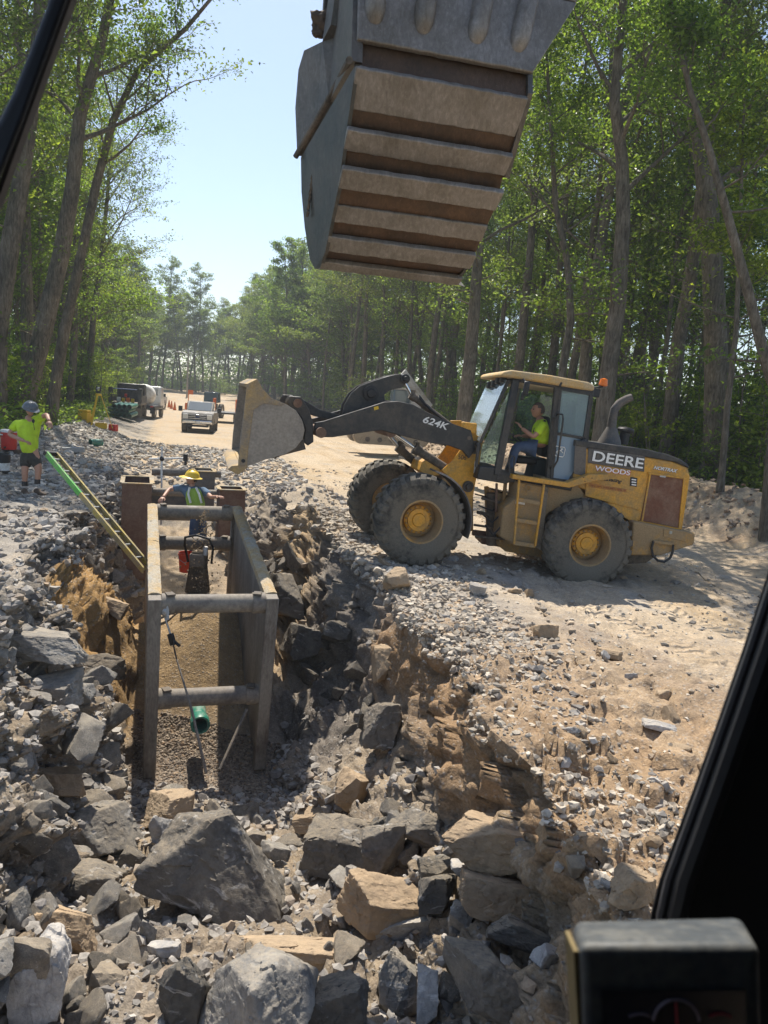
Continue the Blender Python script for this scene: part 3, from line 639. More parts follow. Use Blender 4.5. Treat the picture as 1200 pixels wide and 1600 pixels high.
# crushed stone too small and too many to count
STN_MAT, _nt, _bs = newmat('crushed_stone')
_g = _nt.nodes.new('ShaderNodeNewGeometry'); _at = N(_nt, 'ShaderNodeAttribute', _attribute_name='tone')
_c = ramp(_nt, _g.outputs['Random Per Island'], [(0, (.18, .17, .165)), (.3, (.29, .275, .255)), (.55, (.38, .36, .33)), (.8, (.46, .44, .41)), (1, (.36, .28, .2))])
_n = noise(_nt, 30, 4, .65, coords(_nt)); _c = mix(_nt, 1.0, _c, ramp(_nt, _n, [(.3, (.75, .75, .76)), (.7, (1.25, 1.24, 1.22))]), 'MULTIPLY')
_c = mix(_nt, 1.0, _c, _at.outputs['Color'], 'MULTIPLY'); _nt.links.new(_c, _bs.inputs['Base Color']); _bs.inputs['Roughness'].default_value = .92; _bs.inputs['Specular IOR Level'].default_value = .2; bump(_nt, _bs, _n, .5, .01)
SV = []
for s in range(24):
    V, Fc = ICO[0]; r = np.random.default_rng(s); q = V * r.uniform(.6, 1.25, (12, 1)) * np.array([1, r.uniform(.55, .95), r.uniform(.4, .8)]); q += r.normal(0, .1, q.shape); SV.append(q)
SV = np.array(SV)
def gravel(name, mask, n, smin, smax, tone, pw=3.0, lift=.1, mx=None):
    vi = pick(mask.astype(float), n); vi = np.clip(vi, 0, len(P1) - nc - 2); p = P1[vi] + (P1[vi + 1] - P1[vi]) * rng.random((n, 1)) + (P1[vi + nc] - P1[vi]) * rng.random((n, 1))
    s = smin + (smax - smin) * rng.random(n) ** pw; s = s * np.clip(np.linalg.norm(p, axis=1) / 8, .8, 1.6)
    a = rng.uniform(0, 2 * np.pi, (n, 3)); ca, sa = np.cos(a), np.sin(a); z = np.zeros(n); o1 = np.ones(n)
    Rz = np.stack([ca[:, 0], -sa[:, 0], z, sa[:, 0], ca[:, 0], z, z, z, o1], 1).reshape(n, 3, 3)
    Rx = np.stack([o1, z, z, z, np.cos(a[:, 1] * .15), -np.sin(a[:, 1] * .15), z, np.sin(a[:, 1] * .15), np.cos(a[:, 1] * .15)], 1).reshape(n, 3, 3)
    Q = np.einsum('nij,nkj->nki', Rz @ Rx, SV[rng.integers(0, 24, n)] * s[:, None, None]) + (p + NR[vi] * (s * lift)[:, None])[:, None, :]
    Fc = ICO[0][1]; FF = (Fc[None] + (np.arange(n) * 12)[:, None, None]).reshape(-1, 3)
    me = mesh_np(name, Q.reshape(-1, 3), FF, STN_MAT); ca_ = me.color_attributes.new('tone', 'FLOAT_COLOR', 'POINT'); t = np.ones((n, 12, 4), np.float32)
    t[:, :, :3] = np.array(tone)[None, None] * rng.uniform(.8, 1.15, (n, 1, 1)); ca_.data.foreach_set('color', t.ravel())
    return tag(link(name, me), kind='stuff')
SB = rng  # one generator throughout
edge = np.clip(1.6 - (prof - 7) * 5.5, 0.006, 1) * (prof > 6.9)
gravel('bank_gravel', iv * edge * (yv < 16) * (yv > 3.5) * (.25 + np.clip(fbm(P0, .8, 3, 61) * 2 + .4, 0, 1)), 15000, .010, .062, (1.18, 1.10, .98), 3.6)
gravel('left_bank_gravel', iv * leftb * (yv < 26) * (forest < .3) * np.clip(fbm(P0, 1.1, 3, 67) * 2.2 + .55, .06, 1), 9000, .012, .07, (.98, .96, .93), 2.8)
gravel('trench_gravel', iv * (prof > 2.0) * (prof < 7.2) * (yv < 22) * shield_keep * (slp < .3) * ~((prof > 3.8) & (prof < 5.4) & (yv > 11)) * np.clip(.22 + pile * .9 + floorm * (yv < 10) - wall * .1, 0, 1) * np.where(earth > .1, .10, 1) * np.where((prof > 5.4) & (yv < 17), .35, 1), 10500, .015, .085, (.88, .86, .84), 2.6)
gravel('road_gravel', iv * (prof > 7.1) * (prof < 8.4) * (yv < 30) * (forest < .2) * np.clip(fbm(P0, 1.5, 3, 63) * 2.4, 0.02, 1), 4000, .008, .045, (1.12, 1.07, .98), 3)
gravel('far_gravel', iv * (yv > 14) * (yv < 34) * (prof > .9) * (prof < 7.2 ) * np.where(yv > 21, 1, (prof < 3)), 5500, .03, .10, (1.08, 1.06, 1.02), 2)
gravel('berm_gravel', iv * br * (yv < 40) * (forest < .6), 3000, .015, .07, (1.05, .85, .68), 2.2)
gravel('bedding_stone', (prof > 4.0) & (prof < 5.05) & (yv > 8.6) & (yv < 10.35), 7000, .012, .026, (.72, .62, .52), 1.2)
# ---------------------------------------------------------------- trees
def leaf_mat(name, c1, c2, tr, k=.45):
    m, nt, bs = newmat(name); out = nt.nodes['Material Output']; g = nt.nodes.new('ShaderNodeNewGeometry'); oi = nt.nodes.new('ShaderNodeObjectInfo')
    c = ramp(nt, g.outputs['Random Per Island'], [(0, c1), (.85, c2), (1, tuple(min(1, q * 1.5) for q in c2))])
    c = mix(nt, 1.0, c, ramp(nt, oi.outputs['Random'], [(0, (.75, .85, .8)), (.5, (1, 1, 1)), (1, (1.25, 1.1, .8))]), 'MULTIPLY')
    bs.inputs['Roughness'].default_value = .45; bs.inputs['Specular IOR Level'].default_value = .35; nt.links.new(c, bs.inputs['Base Color'])
    t = N(nt, 'ShaderNodeBsdfTranslucent'); tc = mix(nt, 1.0, c, tr, 'MULTIPLY'); nt.links.new(tc, t.inputs[0])
    ms = nt.nodes.new('ShaderNodeMixShader'); ms.inputs[0].default_value = k; nt.links.new(bs.outputs[0], ms.inputs[1]); nt.links.new(t.outputs[0], ms.inputs[2]); nt.links.new(ms.outputs[0], out.inputs[0]); return m
LEAF = leaf_mat('oak_leaf', (.042, .075, .018), (.112, .155, .048), (2.5, 2.4, 1.3), .48)
LEAFB = leaf_mat('beech_leaf', (.045, .085, .02), (.14, .20, .044), (2.5, 2.4, 1.2), .5)
m_, nt_, bs_ = newmat('bark'); v_ = coords(nt_, (6, 6, 1.2)); a_ = noise(nt_, 3, 6, .7, v_, .6); b_ = noise(nt_, 1.5, 3, .6, coords(nt_)); c_ = ramp(nt_, a_, [(.3, (.07, .058, .047)), (.5, (.155, .135, .11)), (.72, (.26, .235, .20))])
c_ = mix(nt_, 1.0, c_, ramp(nt_, b_, [(.35, (.7, .72, .7)), (.65, (1.25, 1.2, 1.12))]), 'MULTIPLY'); nt_.links.new(c_, bs_.inputs['Base Color']); bs_.inputs['Roughness'].default_value = .95; bs_.inputs['Specular IOR Level'].default_value = .1; bump(nt_, bs_, a_, .8, .04); BARK = m_

class Tree:
    def __init__(s, seed): s.r = random.Random(seed); s.nr = np.random.default_rng(seed); s.mb = MB(); s.tw = []
    def path(s, p, d, L, n, wob, up):
        pts = [p.copy()]
        for i in range(n):
            d = (d + Vector((s.r.gauss(0, wob), s.r.gauss(0, wob), s.r.gauss(0, wob * .6) + up))).normalized(); p = p + d * (L / n); pts.append(p.copy())
        return pts
    def branch(s, p, d, L, rad, lvl, maxl):
        n = max(4, int(L * 1.2)) if lvl < 2 else 4
        pts = s.path(p, d, L, n, .14 if lvl < 2 else .2, .05 if lvl == 1 else .01)
        s.mb.tube(pts, [max(.006, rad * (1 - .85 * i / n)) for i in range(n + 1)], 6 if lvl < 2 else 4, caps=False)
        if lvl >= maxl:
            for q in pts[1:]: s.tw.append(q)
            return
        k = {1: int(3 + L * 1.1), 2: 4}.get(lvl, 3)
        for j in range(k):
            t = .3 + .7 * (j + s.r.random()) / k; i = min(n - 1, int(t * n)); q = pts[i].lerp(pts[i + 1], t * n - i)
            dd = (pts[i + 1] - pts[i]).normalized(); a = s.r.uniform(0, 6.28); side = Vector((math.cos(a), math.sin(a), s.r.uniform(-.1, .55))).normalized()
            s.branch(q, (dd * .6 + side).normalized(), L * s.r.uniform(.32, .52), rad * .42 * (1 - t * .4), lvl + 1, maxl)
        s.tw.append(pts[-1])
    def leaves(s, per, size, spread=(.30, .30, .12)):
        T = np.array([tuple(q) for q in s.tw]); n = len(T) * per; c = np.repeat(T, per, 0) + s.nr.normal(size=(n, 3)) * np.array(spread)
        return s.leafmesh(c, size)
    def leafmesh(s, c, size):
        n = len(c); r = s.nr; nrm = r.normal(size=(n, 3)) * np.array([.55, .55, .35]) + np.array([0, 0, .9]); nrm /= np.linalg.norm(nrm, axis=1, keepdims=True)
        a = r.normal(size=(n, 3)); u = np.cross(nrm, a); u /= np.linalg.norm(u, axis=1, keepdims=True); v = np.cross(nrm, u); L = size * r.uniform(.65, 1.3, (n, 1))
        droop = np.array([0, 0, -.25]) * L
        V = np.stack([c - u * L * .5, c + v * L * .3 + nrm * L * .06, c + u * L * .55 + droop, c - v * L * .3 + nrm * L * .06], 1).reshape(-1, 3)
        return V, np.arange(n * 4).reshape(-1, 4)
def make_tree(seed, h=21, r0=.22, clear=.42, nl=13, per=9, size=.15, trunk=None, lean=(0, 0), fork=0, lenk=1.0, low=3, mat=None, maxl=3):
    t = Tree(seed); r = t.r
    if trunk is None: pts = t.path(Vector((0, 0, -.4)), Vector((lean[0], lean[1], 1)).normalized(), h, 14, .035, .03)
    else: pts = [Vector(p) for p in trunk]
    n = len(pts) - 1
    rads = [r0 * (1.25 if i == 0 else 1) * (1 - .8 * (i / n) ** 1.1) for i in range(n + 1)]
    t.mb.tube(pts, rads, 10, caps=False)
    at = lambda f: (pts[min(n - 1, int(f * n))].lerp(pts[min(n - 1, int(f * n)) + 1], f * n - min(n - 1, int(f * n))))
    for j in range(nl):
        f = clear + (1 - clear) * (j + r.random() * .8) / nl; f = min(f, .99); a = j * 2.4 + r.uniform(-.5, .5)
        L = (1.25 - f) * h * .36 * r.uniform(.7, 1.25) * lenk; el = .35 + f * .8
        t.branch(at(f), Vector((math.cos(a), math.sin(a), el)).normalized(), L, r0 * .42 * (1.15 - f), 1, maxl)
    for j in range(low):
        f = r.uniform(.1, clear); a = r.uniform(0, 6.28); t.branch(at(f), Vector((math.cos(a), math.sin(a), .25)).normalized(), r.uniform(1.2, 2.8), .03, 2, 3)
    V, Fc = t.leaves(per, size)
    me = mesh_np('crown', V, Fc, mat or LEAF, smooth=False)
    tb = bpy.data.meshes.new('trunk'); tb.from_pydata(t.mb.v, [], t.mb.f); tb.materials.append(BARK); tb.polygons.foreach_set('use_smooth', [True] * len(tb.polygons)); tb.update()
    return tb, me, len(t.tw)
def put_tree(pro, loc, rz, s, lab, grp, name='broadleaf_tree', cat='tree', stem='trunk'):
    e = empty(name, loc, rz, lab, cat, grp); e.scale = (s, s, s * random.uniform(.92, 1.1))
    a = link(stem, pro[0], e); b = link('crown', pro[1], e); return e
PT = []
for i, (h, r0, cl, nl, per, lk, m) in enumerate([(22, .24, .40, 11, 5, 1, LEAF), (24, .27, .46, 11, 5, .95, LEAF), (20, .17, .34, 12, 5, .85, LEAFB), (19, .14, .30, 12, 5, .8, LEAFB), (23, .21, .50, 10, 4, .9, LEAF), (17, .12, .22, 12, 5, .75, LEAFB), (25, .28, .42, 12, 5, 1.1, LEAF)]):
    PT.append(make_tree(100 + i, h, r0, cl, nl, per, .17, lenk=lk, mat=m, maxl=3)); 
print('tree twigs', [p[2] for p in PT], 'polys', [len(p[1].polygons) for p in PT], [len(p[0].polygons) for p in PT])
PF = [make_tree(150 + i, h, .26, .32, 14, 5, .27, lenk=.95, low=6, mat=LEAF if i else LEAFB) for i, h in enumerate((20, 23, 18))]
PS = []
for i in range(5):   # saplings and brush of the forest edge
    t = Tree(300 + i); r = t.r
    for k in range(3 + i % 3):
        a = r.uniform(0, 6.28); d = Vector((math.cos(a) * .25, math.sin(a) * .25, 1)).normalized(); hh = r.uniform(2.2, 5.0); pts = t.path(Vector((r.uniform(-.4, .4), r.uniform(-.4, .4), -.1)), d, hh, 7, .06, .02)
        t.mb.tube(pts, [.028 * (1 - .8 * q / 7) + .004 for q in range(8)], 5, caps=False)
        for j in range(9):
            f = .12 + .88 * (j + r.random()) / 9; q = pts[min(6, int(f * 7))]; b = r.uniform(0, 6.28); t.branch(q, Vector((math.cos(b), math.sin(b), .2)), r.uniform(.5, 1.3) * (1.2 - f * .5), .012, 3, 3)
    V, Fc = t.leaves(9, .125, (.22, .22, .06)); me = mesh_np('crown', V, Fc, LEAFB)
    tb = bpy.data.meshes.new('stem'); tb.from_pydata(t.mb.v, [], t.mb.f); tb.materials.append(BARK); tb.update(); PS.append((tb, me, len(t.tw)))
print('shrub', [len(p[1].polygons) for p in PS])
# hero trees, each with its own trunk line
def polytrunk(px, Yd, base):
    pts = []
    for (x, y, dy) in px:
        q = atY(x, y, Yd + dy); pts.append(Vector(q) - Vector(base))
    out = []
    for a, b in zip(pts[:-1], pts[1:]):
        for k in range(3): out.append(a.lerp(b, k / 3))
    return out + [pts[-1]]
HT = [
 ('tall leaning tree at the left edge with a forked trunk over the road', [(30, 655, 0), (62, 540, 0), (95, 400, 0), (112, 300, -.2), (125, 180, -.3), (160, 60, -.6), (190, -90, -1), (200, -200, -1.5)], 27, .35, .5, 13, 1.0),
 ('slim tree leaning right with a long bare limb reaching into the sky', [(78, 650, 0), (100, 520, 0), (122, 420, 0), (150, 290, -.2), (176, 190, -.4), (215, 110, -.7), (290, 45, -1.2), (345, -20, -1.7)], 29, .22, .45, 11, .75),
 ('thick grey trunk at the left picture edge crossed by the window bar', [(-12, 560, 0), (8, 430, 0), (30, 300, 0), (48, 180, 0), (60, 40, 0), (66, -120, 0), (70, -220, 0)], 24, .33, .55, 11, .8),
 ('tall slender tree rising straight up behind the loader exhaust', [(938, 700, 0), (950, 590, 0), (966, 470, 0), (974, 340, 0), (972, 250, 0), (960, 160, -.2), (968, 60, -.3), (985, -80, -.4), (990, -230, -.4)], 20.5, .25, .42, 12, .95),
 ('massive dark trunk standing deep in the wood right of the loader', [(1118, 745, 0), (1120, 600, 0), (1116, 470, 0), (1108, 330, 0), (1092, 210, 0), (1066, 90, 0), (1030, -60, -.5), (1010, -200, -1)], 25, .42, .45, 13, 1.0),
 ('thin pale-barked tree leaning left at the right picture edge', [(1225, 650, 0), (1195, 560, 0), (1165, 440, 0), (1138, 340, 0), (1110, 240, 0), (1078, 140, 0), (1050, 20, 0), (1040, -100, 0)], 17, .13, .62, 9, .6),
 ('straight thin sapling trunk between the massive trunk and the edge', [(1126, 765, 0), (1136, 640, 0), (1150, 520, 0), (1156, 380, 0), (1160, 240, 0), (1165, 90, 0)], 19.5, .09, .45, 9, .5),
 ('forked dark-trunked tree seen between the digging bucket and the cab', [(725, 640, 0), (735, 560, 0), (742, 470, 0), (748, 390, 0), (756, 300, 0), (760, 180, 0), (765, 30, 0)], 27, .26, .5, 12, .9),
 ('slim curved tree behind the loader cab roof', [(875, 600, 0), (892, 500, 0), (888, 420, 0), (868, 320, 0), (862, 220, 0), (856, 120, 0), (850, 0, 0)], 22, .12, .4, 11, .6),
]
for i, (lab, px, Yd, r0, cl, nl, lk) in enumerate(HT):
    b = atY(px[0][0], px[0][1], Yd); b[2] = g1(b[0], b[1]) - .15
    tr = polytrunk(px, Yd, b); tr[0].z = min(tr[0].z, -.1); hgt = tr[-1].z
    pro = make_tree(500 + i, hgt, r0, cl, nl, 8 if i > 1 else 7, .12, trunk=tr, lenk=lk, low=4 if i > 1 else 1, mat=LEAF if i in (0, 2, 4, 7) else LEAFB)
    e = empty('broadleaf_tree', b, 0, lab, 'tree', 'tall trees at the edge of the clearing'); link('trunk', pro[0], e); link('crown', pro[1], e)
taken = [tuple(atY(p[0][0], p[0][1], Y)[:2]) for _l, p, Y, *_ in HT]
def xl_(y): return -11.2 - 0.272 * (y - 18)
def xr_(y): return 10.6 - 0.29 * (y - 19.5)
def free(x, y, d): return all((x - a) ** 2 + (y - b) ** 2 > d * d for a, b in taken)
rt_ = random.Random(5)
def scatter(side, n, y0, y1, d0, d1, gap, lab, grp, smin=.85, smax=1.15, cond=None, pool=None):
    k = 0; tries = 0
    while k < n and tries < n * 60:
        tries += 1; y = y0 + (y1 - y0) * rt_.random(); d = d0 + (d1 - d0) * rt_.random() ** 1.3
        x = (xl_(y) - d) if side < 0 else (xr_(y) + d)
        if not free(x, y, gap): continue
        if cond and not cond(x, y): continue
        taken.append((x, y)); k += 1
        put_tree(rt_.choice(pool or PT), (x, y, g1(x, y) - .1), rt_.uniform(0, 6.28), rt_.uniform(smin, smax), lab, grp)
    return k
def seen(x, y):
    d = np.array([x, y, 6.]) - CAM; z = d @ _f; X_ = 600 + F * (d @ _rt) / max(z, .1); return z > 2 and -110 < X_ < 1310
c0 = []
c0.append(scatter(-1, 1, 14, 16, .5, 2, 3.0, 'tree in the shady wood just beyond the left frame of the window', 'near trees on the left side'))
c0.append(scatter(-1, 46, 20, 62, .3, 15, 2.3, 'straight broadleaf tree in the wood along the left side of the road', 'trees along the left side of the road', .8, 1.02, seen))
c0.append(scatter(-1, 34, 62, 150, .5, 12, 3.0, 'hazy far tree in the row along the left side of the road', 'far trees on the left', .75, .95, seen, PF))
c0.append(scatter(1, 46, 19, 45, .8, 26, 2.7, 'dark-trunked tree in the wood behind the wheel loader', 'trees in the wood behind the loader', .8, 1.12, seen))
c0.append(scatter(1, 52, 45, 86, .2, 22, 2.6, 'tree in the middle distance of the wood right of the road', 'trees right of the road', .8, 1.05, seen, PF[:1] + PT))
c0.append(scatter(1, 48, 86, 160, -1, 20, 3.2, 'hazy far tree in the row along the right side of the road', 'far trees on the right', .85, 1.1, seen, PF))
# where the road ends a last belt of wood closes the view
for k in range(44):
    y = 146 + rt_.random() * 30; x = -42 + (k / 43 - .5) * 60 - .25 * (y - 155); put_tree(rt_.choice(PF), (x, y, g1(x, y)), rt_.uniform(0, 6), rt_.uniform(.75, 1.0), 'far tree closing the view at the end of the road', 'trees at the end of the road')
for side, n, y0, y1, d0, d1, lab, grp in ((-1, 40, 18, 60, -.6, 5, 'leafy green sapling in the undergrowth along the left wood edge', 'undergrowth on the left'), (1, 84, 17, 46, .0, 11, 'leafy green sapling in the undergrowth behind the wheel loader', 'undergrowth behind the loader'), (1, 26, 50, 110, -.5, 6, 'small leafy bush at the foot of the far right trees', 'undergrowth far right'), (1, 40, 138, 160, -16, 22, 'bush in the green belt across the far end of the road', 'bushes at the end of the road'), (-1, 18, 60, 120, -.6, 4, 'small leafy bush at the foot of the far left trees', 'undergrowth far left')):
    for k in range(n):
        for _ in range(20):
            y = y0 + (y1 - y0) * rt_.random() ** 1.2; d = d0 + (d1 - d0) * rt_.random(); x = (xl_(y) - d) if side < 0 else (xr_(y) + d + .6)
            if seen(x, y): break
        put_tree(rt_.choice(PS), (x, y, g1(x, y) - .05), rt_.uniform(0, 6.28), rt_.uniform(.7, 1.3), lab, grp, 'sapling', 'sapling', 'stem')
print('trees', c0)
# the depth of the wood beyond the trees one can tell apart: one mass of leaves
t = Tree(901); n = 100000
side = rng.random(n); yy = rng.uniform(25, 175, n); dd = 15 + rng.random(n) * 34; lz = rng.random(n) ** 1.5 * np.where(yy > 80, 13, 6)
xx = np.where(side < .25, xl_(yy) - dd * .8, xr_(yy) + dd); e_ = side > .62; xx = np.where(e_, rng.uniform(-80, 5, n), xx); yy = np.where(e_, 172 + rng.uniform(0, 26, n), yy)
clump = vnoise(np.stack([xx, yy, lz + 0 * xx], 1), 3.0, 88) > -.25
xx, yy, lz = xx[clump], yy[clump], lz[clump]; V, Fc = t.leafmesh(np.stack([xx, yy, gz(xx, yy) + lz], 1), .66); tag(link('far_wood', mesh_np('far_wood', V, Fc, LEAF)), kind='stuff')
# low ground cover under the trees: one mass of leaves
t = Tree(900); n = 26000
yy = rng.uniform(15, 70, n) ** 1.0; sd = rng.random(n) < .35; dd = rng.exponential(5, n); xx = np.where(sd, -9.3 - .272 * (yy - 18) - dd, 11.2 - .29 * (yy - 19.5) + dd); zz = gz(xx, yy) + rng.random(n) ** 2 * .8
V, Fc = t.leafmesh(np.stack([xx, yy, zz], 1), .2); tag(link('ground_cover', mesh_np('ground_cover', V, Fc, LEAFB)), kind='stuff')
# the hazy summer air
hm = bpy.data.materials.new('haze'); hm.use_nodes = True; ht = hm.node_tree; ht.nodes.remove(ht.nodes['Principled BSDF'])
pv = ht.nodes.new('ShaderNodeVolumePrincipled'); pv.inputs['Color'].default_value = (.86, .93, 1, 1); pv.inputs['Density'].default_value = .00095; pv.inputs['Anisotropy'].default_value = .1
ht.links.new(pv.outputs[0], ht.nodes['Material Output'].inputs['Volume'])
hz = MB().box((-60, 225, 20), (760, 520, 54)).build('haze', hm, smooth=0); hz['kind'] = 'stuff'
# ---------------------------------------------------------------- trench shields and what stands in the trench
def frame(o, x, y, z):
    x = Vector(x).normalized(); z = (Vector(z) - x * Vector(z).dot(x)).normalized(); y = z.cross(x)
    return Matrix(((x[0], y[0], z[0], o[0]), (x[1], y[1], z[1], o[1]), (x[2], y[2], z[2], o[2]), (0, 0, 0, 1)))
PANEL = dirty('shield_steel', (.12, .10, .085), (.255, .23, .195), .5, 1.5, .55, metal=.25, scl=(2.2, 2.2, .8), fine=20, bmp=.3)
PANELT = dirty('mud_crusted_top', (.36, .34, .29), (.42, .30, .15), .45, 1.6, .95, dr=.98, bmp=.8, fine=30, bdist=.02)
PIPEM = dirty('spreader_pipe_steel', (.13, .11, .095), (.27, .235, .19), .5, 2.5, .6, fine=25, bmp=.25)
nl, nr_, fl_, fr_ = (Vector(atD(*q)) for q in ((236, 937, 9.35), (437, 937, 9.35), (241, 786, 13.3), (368, 786, 13.3)))
o_ = (nl + nr_) / 2; fo = (fl_ + fr_) / 2; ax = fo - o_; SLEN = ax.length
wn = (nr_ - nl).length / 2
MS = frame(o_, (nr_ - nl).cross(Vector((0, 0, 1))) * -1 if False else ax, None or (0, 0, 0), (0, 0, 1)) if False else None
xa = ax.normalized(); za = (Vector((0, 0, 1)) - xa * xa.z).normalized(); ya = za.cross(xa)
MS = Matrix(((xa[0], ya[0], za[0], o_[0]), (xa[1], ya[1], za[1], o_[1]), (xa[2], ya[2], za[2], o_[2]), (0, 0, 0, 1)))  # x along, y left, z up, origin top near
HW = wn; SH = 2.5
sh = empty('trench_shield', mat=MS, label='muddy steel trench shield with four spreader pipes in the near trench', cat='trench shield')
for sgn in (1, -1):
    yo = sgn * HW; yi = sgn * (HW - .16); ym = (yo + yi) / 2
    b = MB().box((SLEN / 2, sgn * (HW - .055), -SH / 2 - .06), (SLEN - .3, .10, SH - .16)); pw = b.build('wall_plate', PANEL, sh, bevel=.006)
    for xx in (.09, SLEN - .09): MB().box((xx, ym, -SH / 2 - (.0 if xx < 1 else .03)), (.18, .16, SH)).build('end_post', PANEL, sh, bevel=.012)
    # the mud-crusted top rail in welded lengths
    n = 4; 
    for k in range(n):
        x0 = .18 + (SLEN - .36) * k / n; x1 = .18 + (SLEN - .36) * (k + 1) / n - .01
        m = MB(); s_ = 14; vs = []; fs = []
        for i in range(s_ + 1):
            for j, (yy, zz) in enumerate(((-.08, -.09), (-.08, 0), (-.03, .02), (.03, .018), (.08, 0), (.08, -.09))):
                vs.append((x0 + (x1 - x0) * i / s_, ym + yy + random.uniform(-.004, .004), zz + (random.uniform(-.004, .014) if 0 < j < 5 else 0)))
        for i in range(s_):
            for j in range(5): fs.append((i * 6 + j, (i + 1) * 6 + j, (i + 1) * 6 + j + 1, i * 6 + j + 1))
        fs += [tuple(range(6)), tuple(range(s_ * 6 + 5, s_ * 6 - 1, -1))]
        m.add(vs, fs).build('top_rail', PANELT, sh, smooth=50)
    MB().add([(0, yi, -SH + .35), (0, yo, -SH + .35), (.16, yi, -SH - .12), (.16, yo, -SH - .12), (.22, yi, -SH + .35), (.22, yo, -SH + .35)], [(0, 1, 3, 2), (2, 3, 5, 4), (0, 2, 4), (1, 5, 3), (0, 4, 5, 1)]).build('cutting_foot', PANEL, sh)
    for k in range(0): MB().box((.7 + k * .75, sgn * (HW - .125), -SH / 2 - .1), (.09, .05, SH - .3)).build('stiffener', PANEL, sh, bevel=.008)
for (xx, zz) in ((.14, -.11), (.14, -1.42), (SLEN - .14, -.13), (SLEN - .14, -.70)):
    L = HW - .16; pr = .118
    p = MB().tube([(xx, -L, zz), (xx, L, zz)], pr, 24).build('spreader_pipe', PIPEM, sh)
    for sg in (1, -1):
        MB().tube([(xx, sg * L, zz), (xx, sg * (L - .16), zz)], pr + .016, 24).build('sleeve', PIPEM, p)
        MB().box((xx - .02, sg * (L - .1), zz + pr + .02), (.13, .10, .025), r=rotm(0, .1, .25 * sg)).build('wedge_pin', STEELD, p, bevel=.004)
# clods of sand left on the top rails
# second, rusty brown shield further along
def P3(px, py, D): return Vector(atD(px, py, D))
a_ = P3(190, 757, 15.6); b2_ = P3(388, 764, 15.6); cen = (a_ + b2_) / 2; M2 = Matrix.Translation(cen) @ Matrix.Rotation(math.atan2(xa.y, xa.x), 4, 'Z')
hw2 = 1.24
sh2 = empty('trench_shield', mat=M2, label='rusty brown trench shield with hollow end boxes further along the trench', cat='trench shield')
RUSTI = plain('dark_inside_steel', (.035, .032, .03), .8)
def hollow(yc, wd, ln, x0, dep, top, nm, m=RUST, cap=False):
    t = .03
    for k, (cx, cy, sx, sy) in enumerate(((x0, yc, t, wd), (x0 + ln, yc, t, wd), (x0 + ln / 2, yc - wd / 2 + t / 2, ln - t - .004, t), (x0 + ln / 2, yc + wd / 2 - t / 2, ln - t - .004, t))):
        MB().box((cx, cy, top - dep / 2), (sx, sy, dep)).build(nm, m, sh2, bevel=.005)
    f = MB()
    for (cx, cy, sx, sy) in ((x0, yc, .09, wd + .02), (x0 + ln, yc, .09, wd + .02), (x0 + ln / 2, yc - wd / 2, ln - .1, .09), (x0 + ln / 2, yc + wd / 2, ln - .1, .09)): f.box((cx, cy, top + .012), (sx, sy, .022))
    f.build('top_flange', PANELT, sh2, bevel=.003)
hollow(hw2 - .30, .58, 1.25, 0, 2.0, .02, 'box_wall')
hollow(-(hw2 - .25), .54, .6, .1, 1.2, -.06, 'box_wall')
hollow(-(hw2 - .75), .46, .7, 1.3, 1.0, .18, 'box_wall', GRYP)
for (xx, zz) in ((.7, -.22), (1.9, .08), (.72, -.75)):
    MB().tube([(xx, -.9, zz), (xx, hw2 - .6, zz)], .085, 20).build('spreader_pipe', PIPEM, sh2)
MB().box((1.3, .05, -.55), (.06, 1.3, .5)).build('end_plate', GRYP, sh2, bevel=.01)
# green sewer pipe with bell mouth
def pipe(name, p, d, L, r, label, group=None, bell=True):
    d = Vector(d).normalized(); z = Vector((0, 0, 1)); M = frame(p, d, None, z) if False else Matrix.Translation(Vector(p)) @ d.to_track_quat('X', 'Z').to_matrix().to_4x4()
    e = empty(name, mat=M, label=label, cat='pipe', group=group)
    MB().lathe([(r, 0), (r, L), (r * .9, L), (r * .9, 0)], 28, 'X', closed=True).build('pipe_wall', GRN, e)
    if bell:
        MB().lathe([(r * 1.16, -.01), (r * 1.2, .0), (r * 1.2, .14), (r * 1.01, .2), (r * 1.01, -.005), (r * 1.08, -.01)], 28, 'X', closed=True).build('bell_mouth', GRN, e)
        MB().lathe([(r * .92, .30), (.01, .302)], 28, 'X').build('bore_disc', BLKP, e)  # black disc closing the bore behind the open mouth
    return e
pp = P3(313, 1133, 9.95); pipe('sewer_pipe', pp, (xa.x, xa.y, .02), .7, .105, 'green sewer pipe with its bell mouth open on the trench bottom')
# hoisting cable with hook, and a pry bar
cb = empty('sling_cable', P3(257, 962, 9.3), label='steel sling cable with a black ratchet hanging from the near spreader pipe', cat='cable')
def loc(e, p): return e.matrix_world.inverted() @ Vector(p)
bpy.context.view_layer.update()
c0_, c1_, c2_, c3_ = P3(257, 962, 9.3), P3(266, 990, 9.3), P3(276, 1030, 9.28), P3(322, 1208, 8.8)
MB().tube([loc(cb, c0_), loc(cb, c1_)], .012, 6).build('cable', GALV, cb)
MB().tube([loc(cb, c2_), loc(cb, P3(300, 1110, 9.0)), loc(cb, c3_)], [.010, .016, .020], 6).build('cable', PIPEM, cb)
m = MB(); m.bar(loc(cb, c1_), loc(cb, P3(271, 1008, 9.3)), .05, .07).bar(loc(cb, P3(268, 998, 9.3)), loc(cb, P3(281, 1010, 9.28)), .03, .03).bar(loc(cb, P3(271, 1008, 9.3)), loc(cb, c2_), .015, .02); m.build('ratchet', BLKP, cb, bevel=.006)
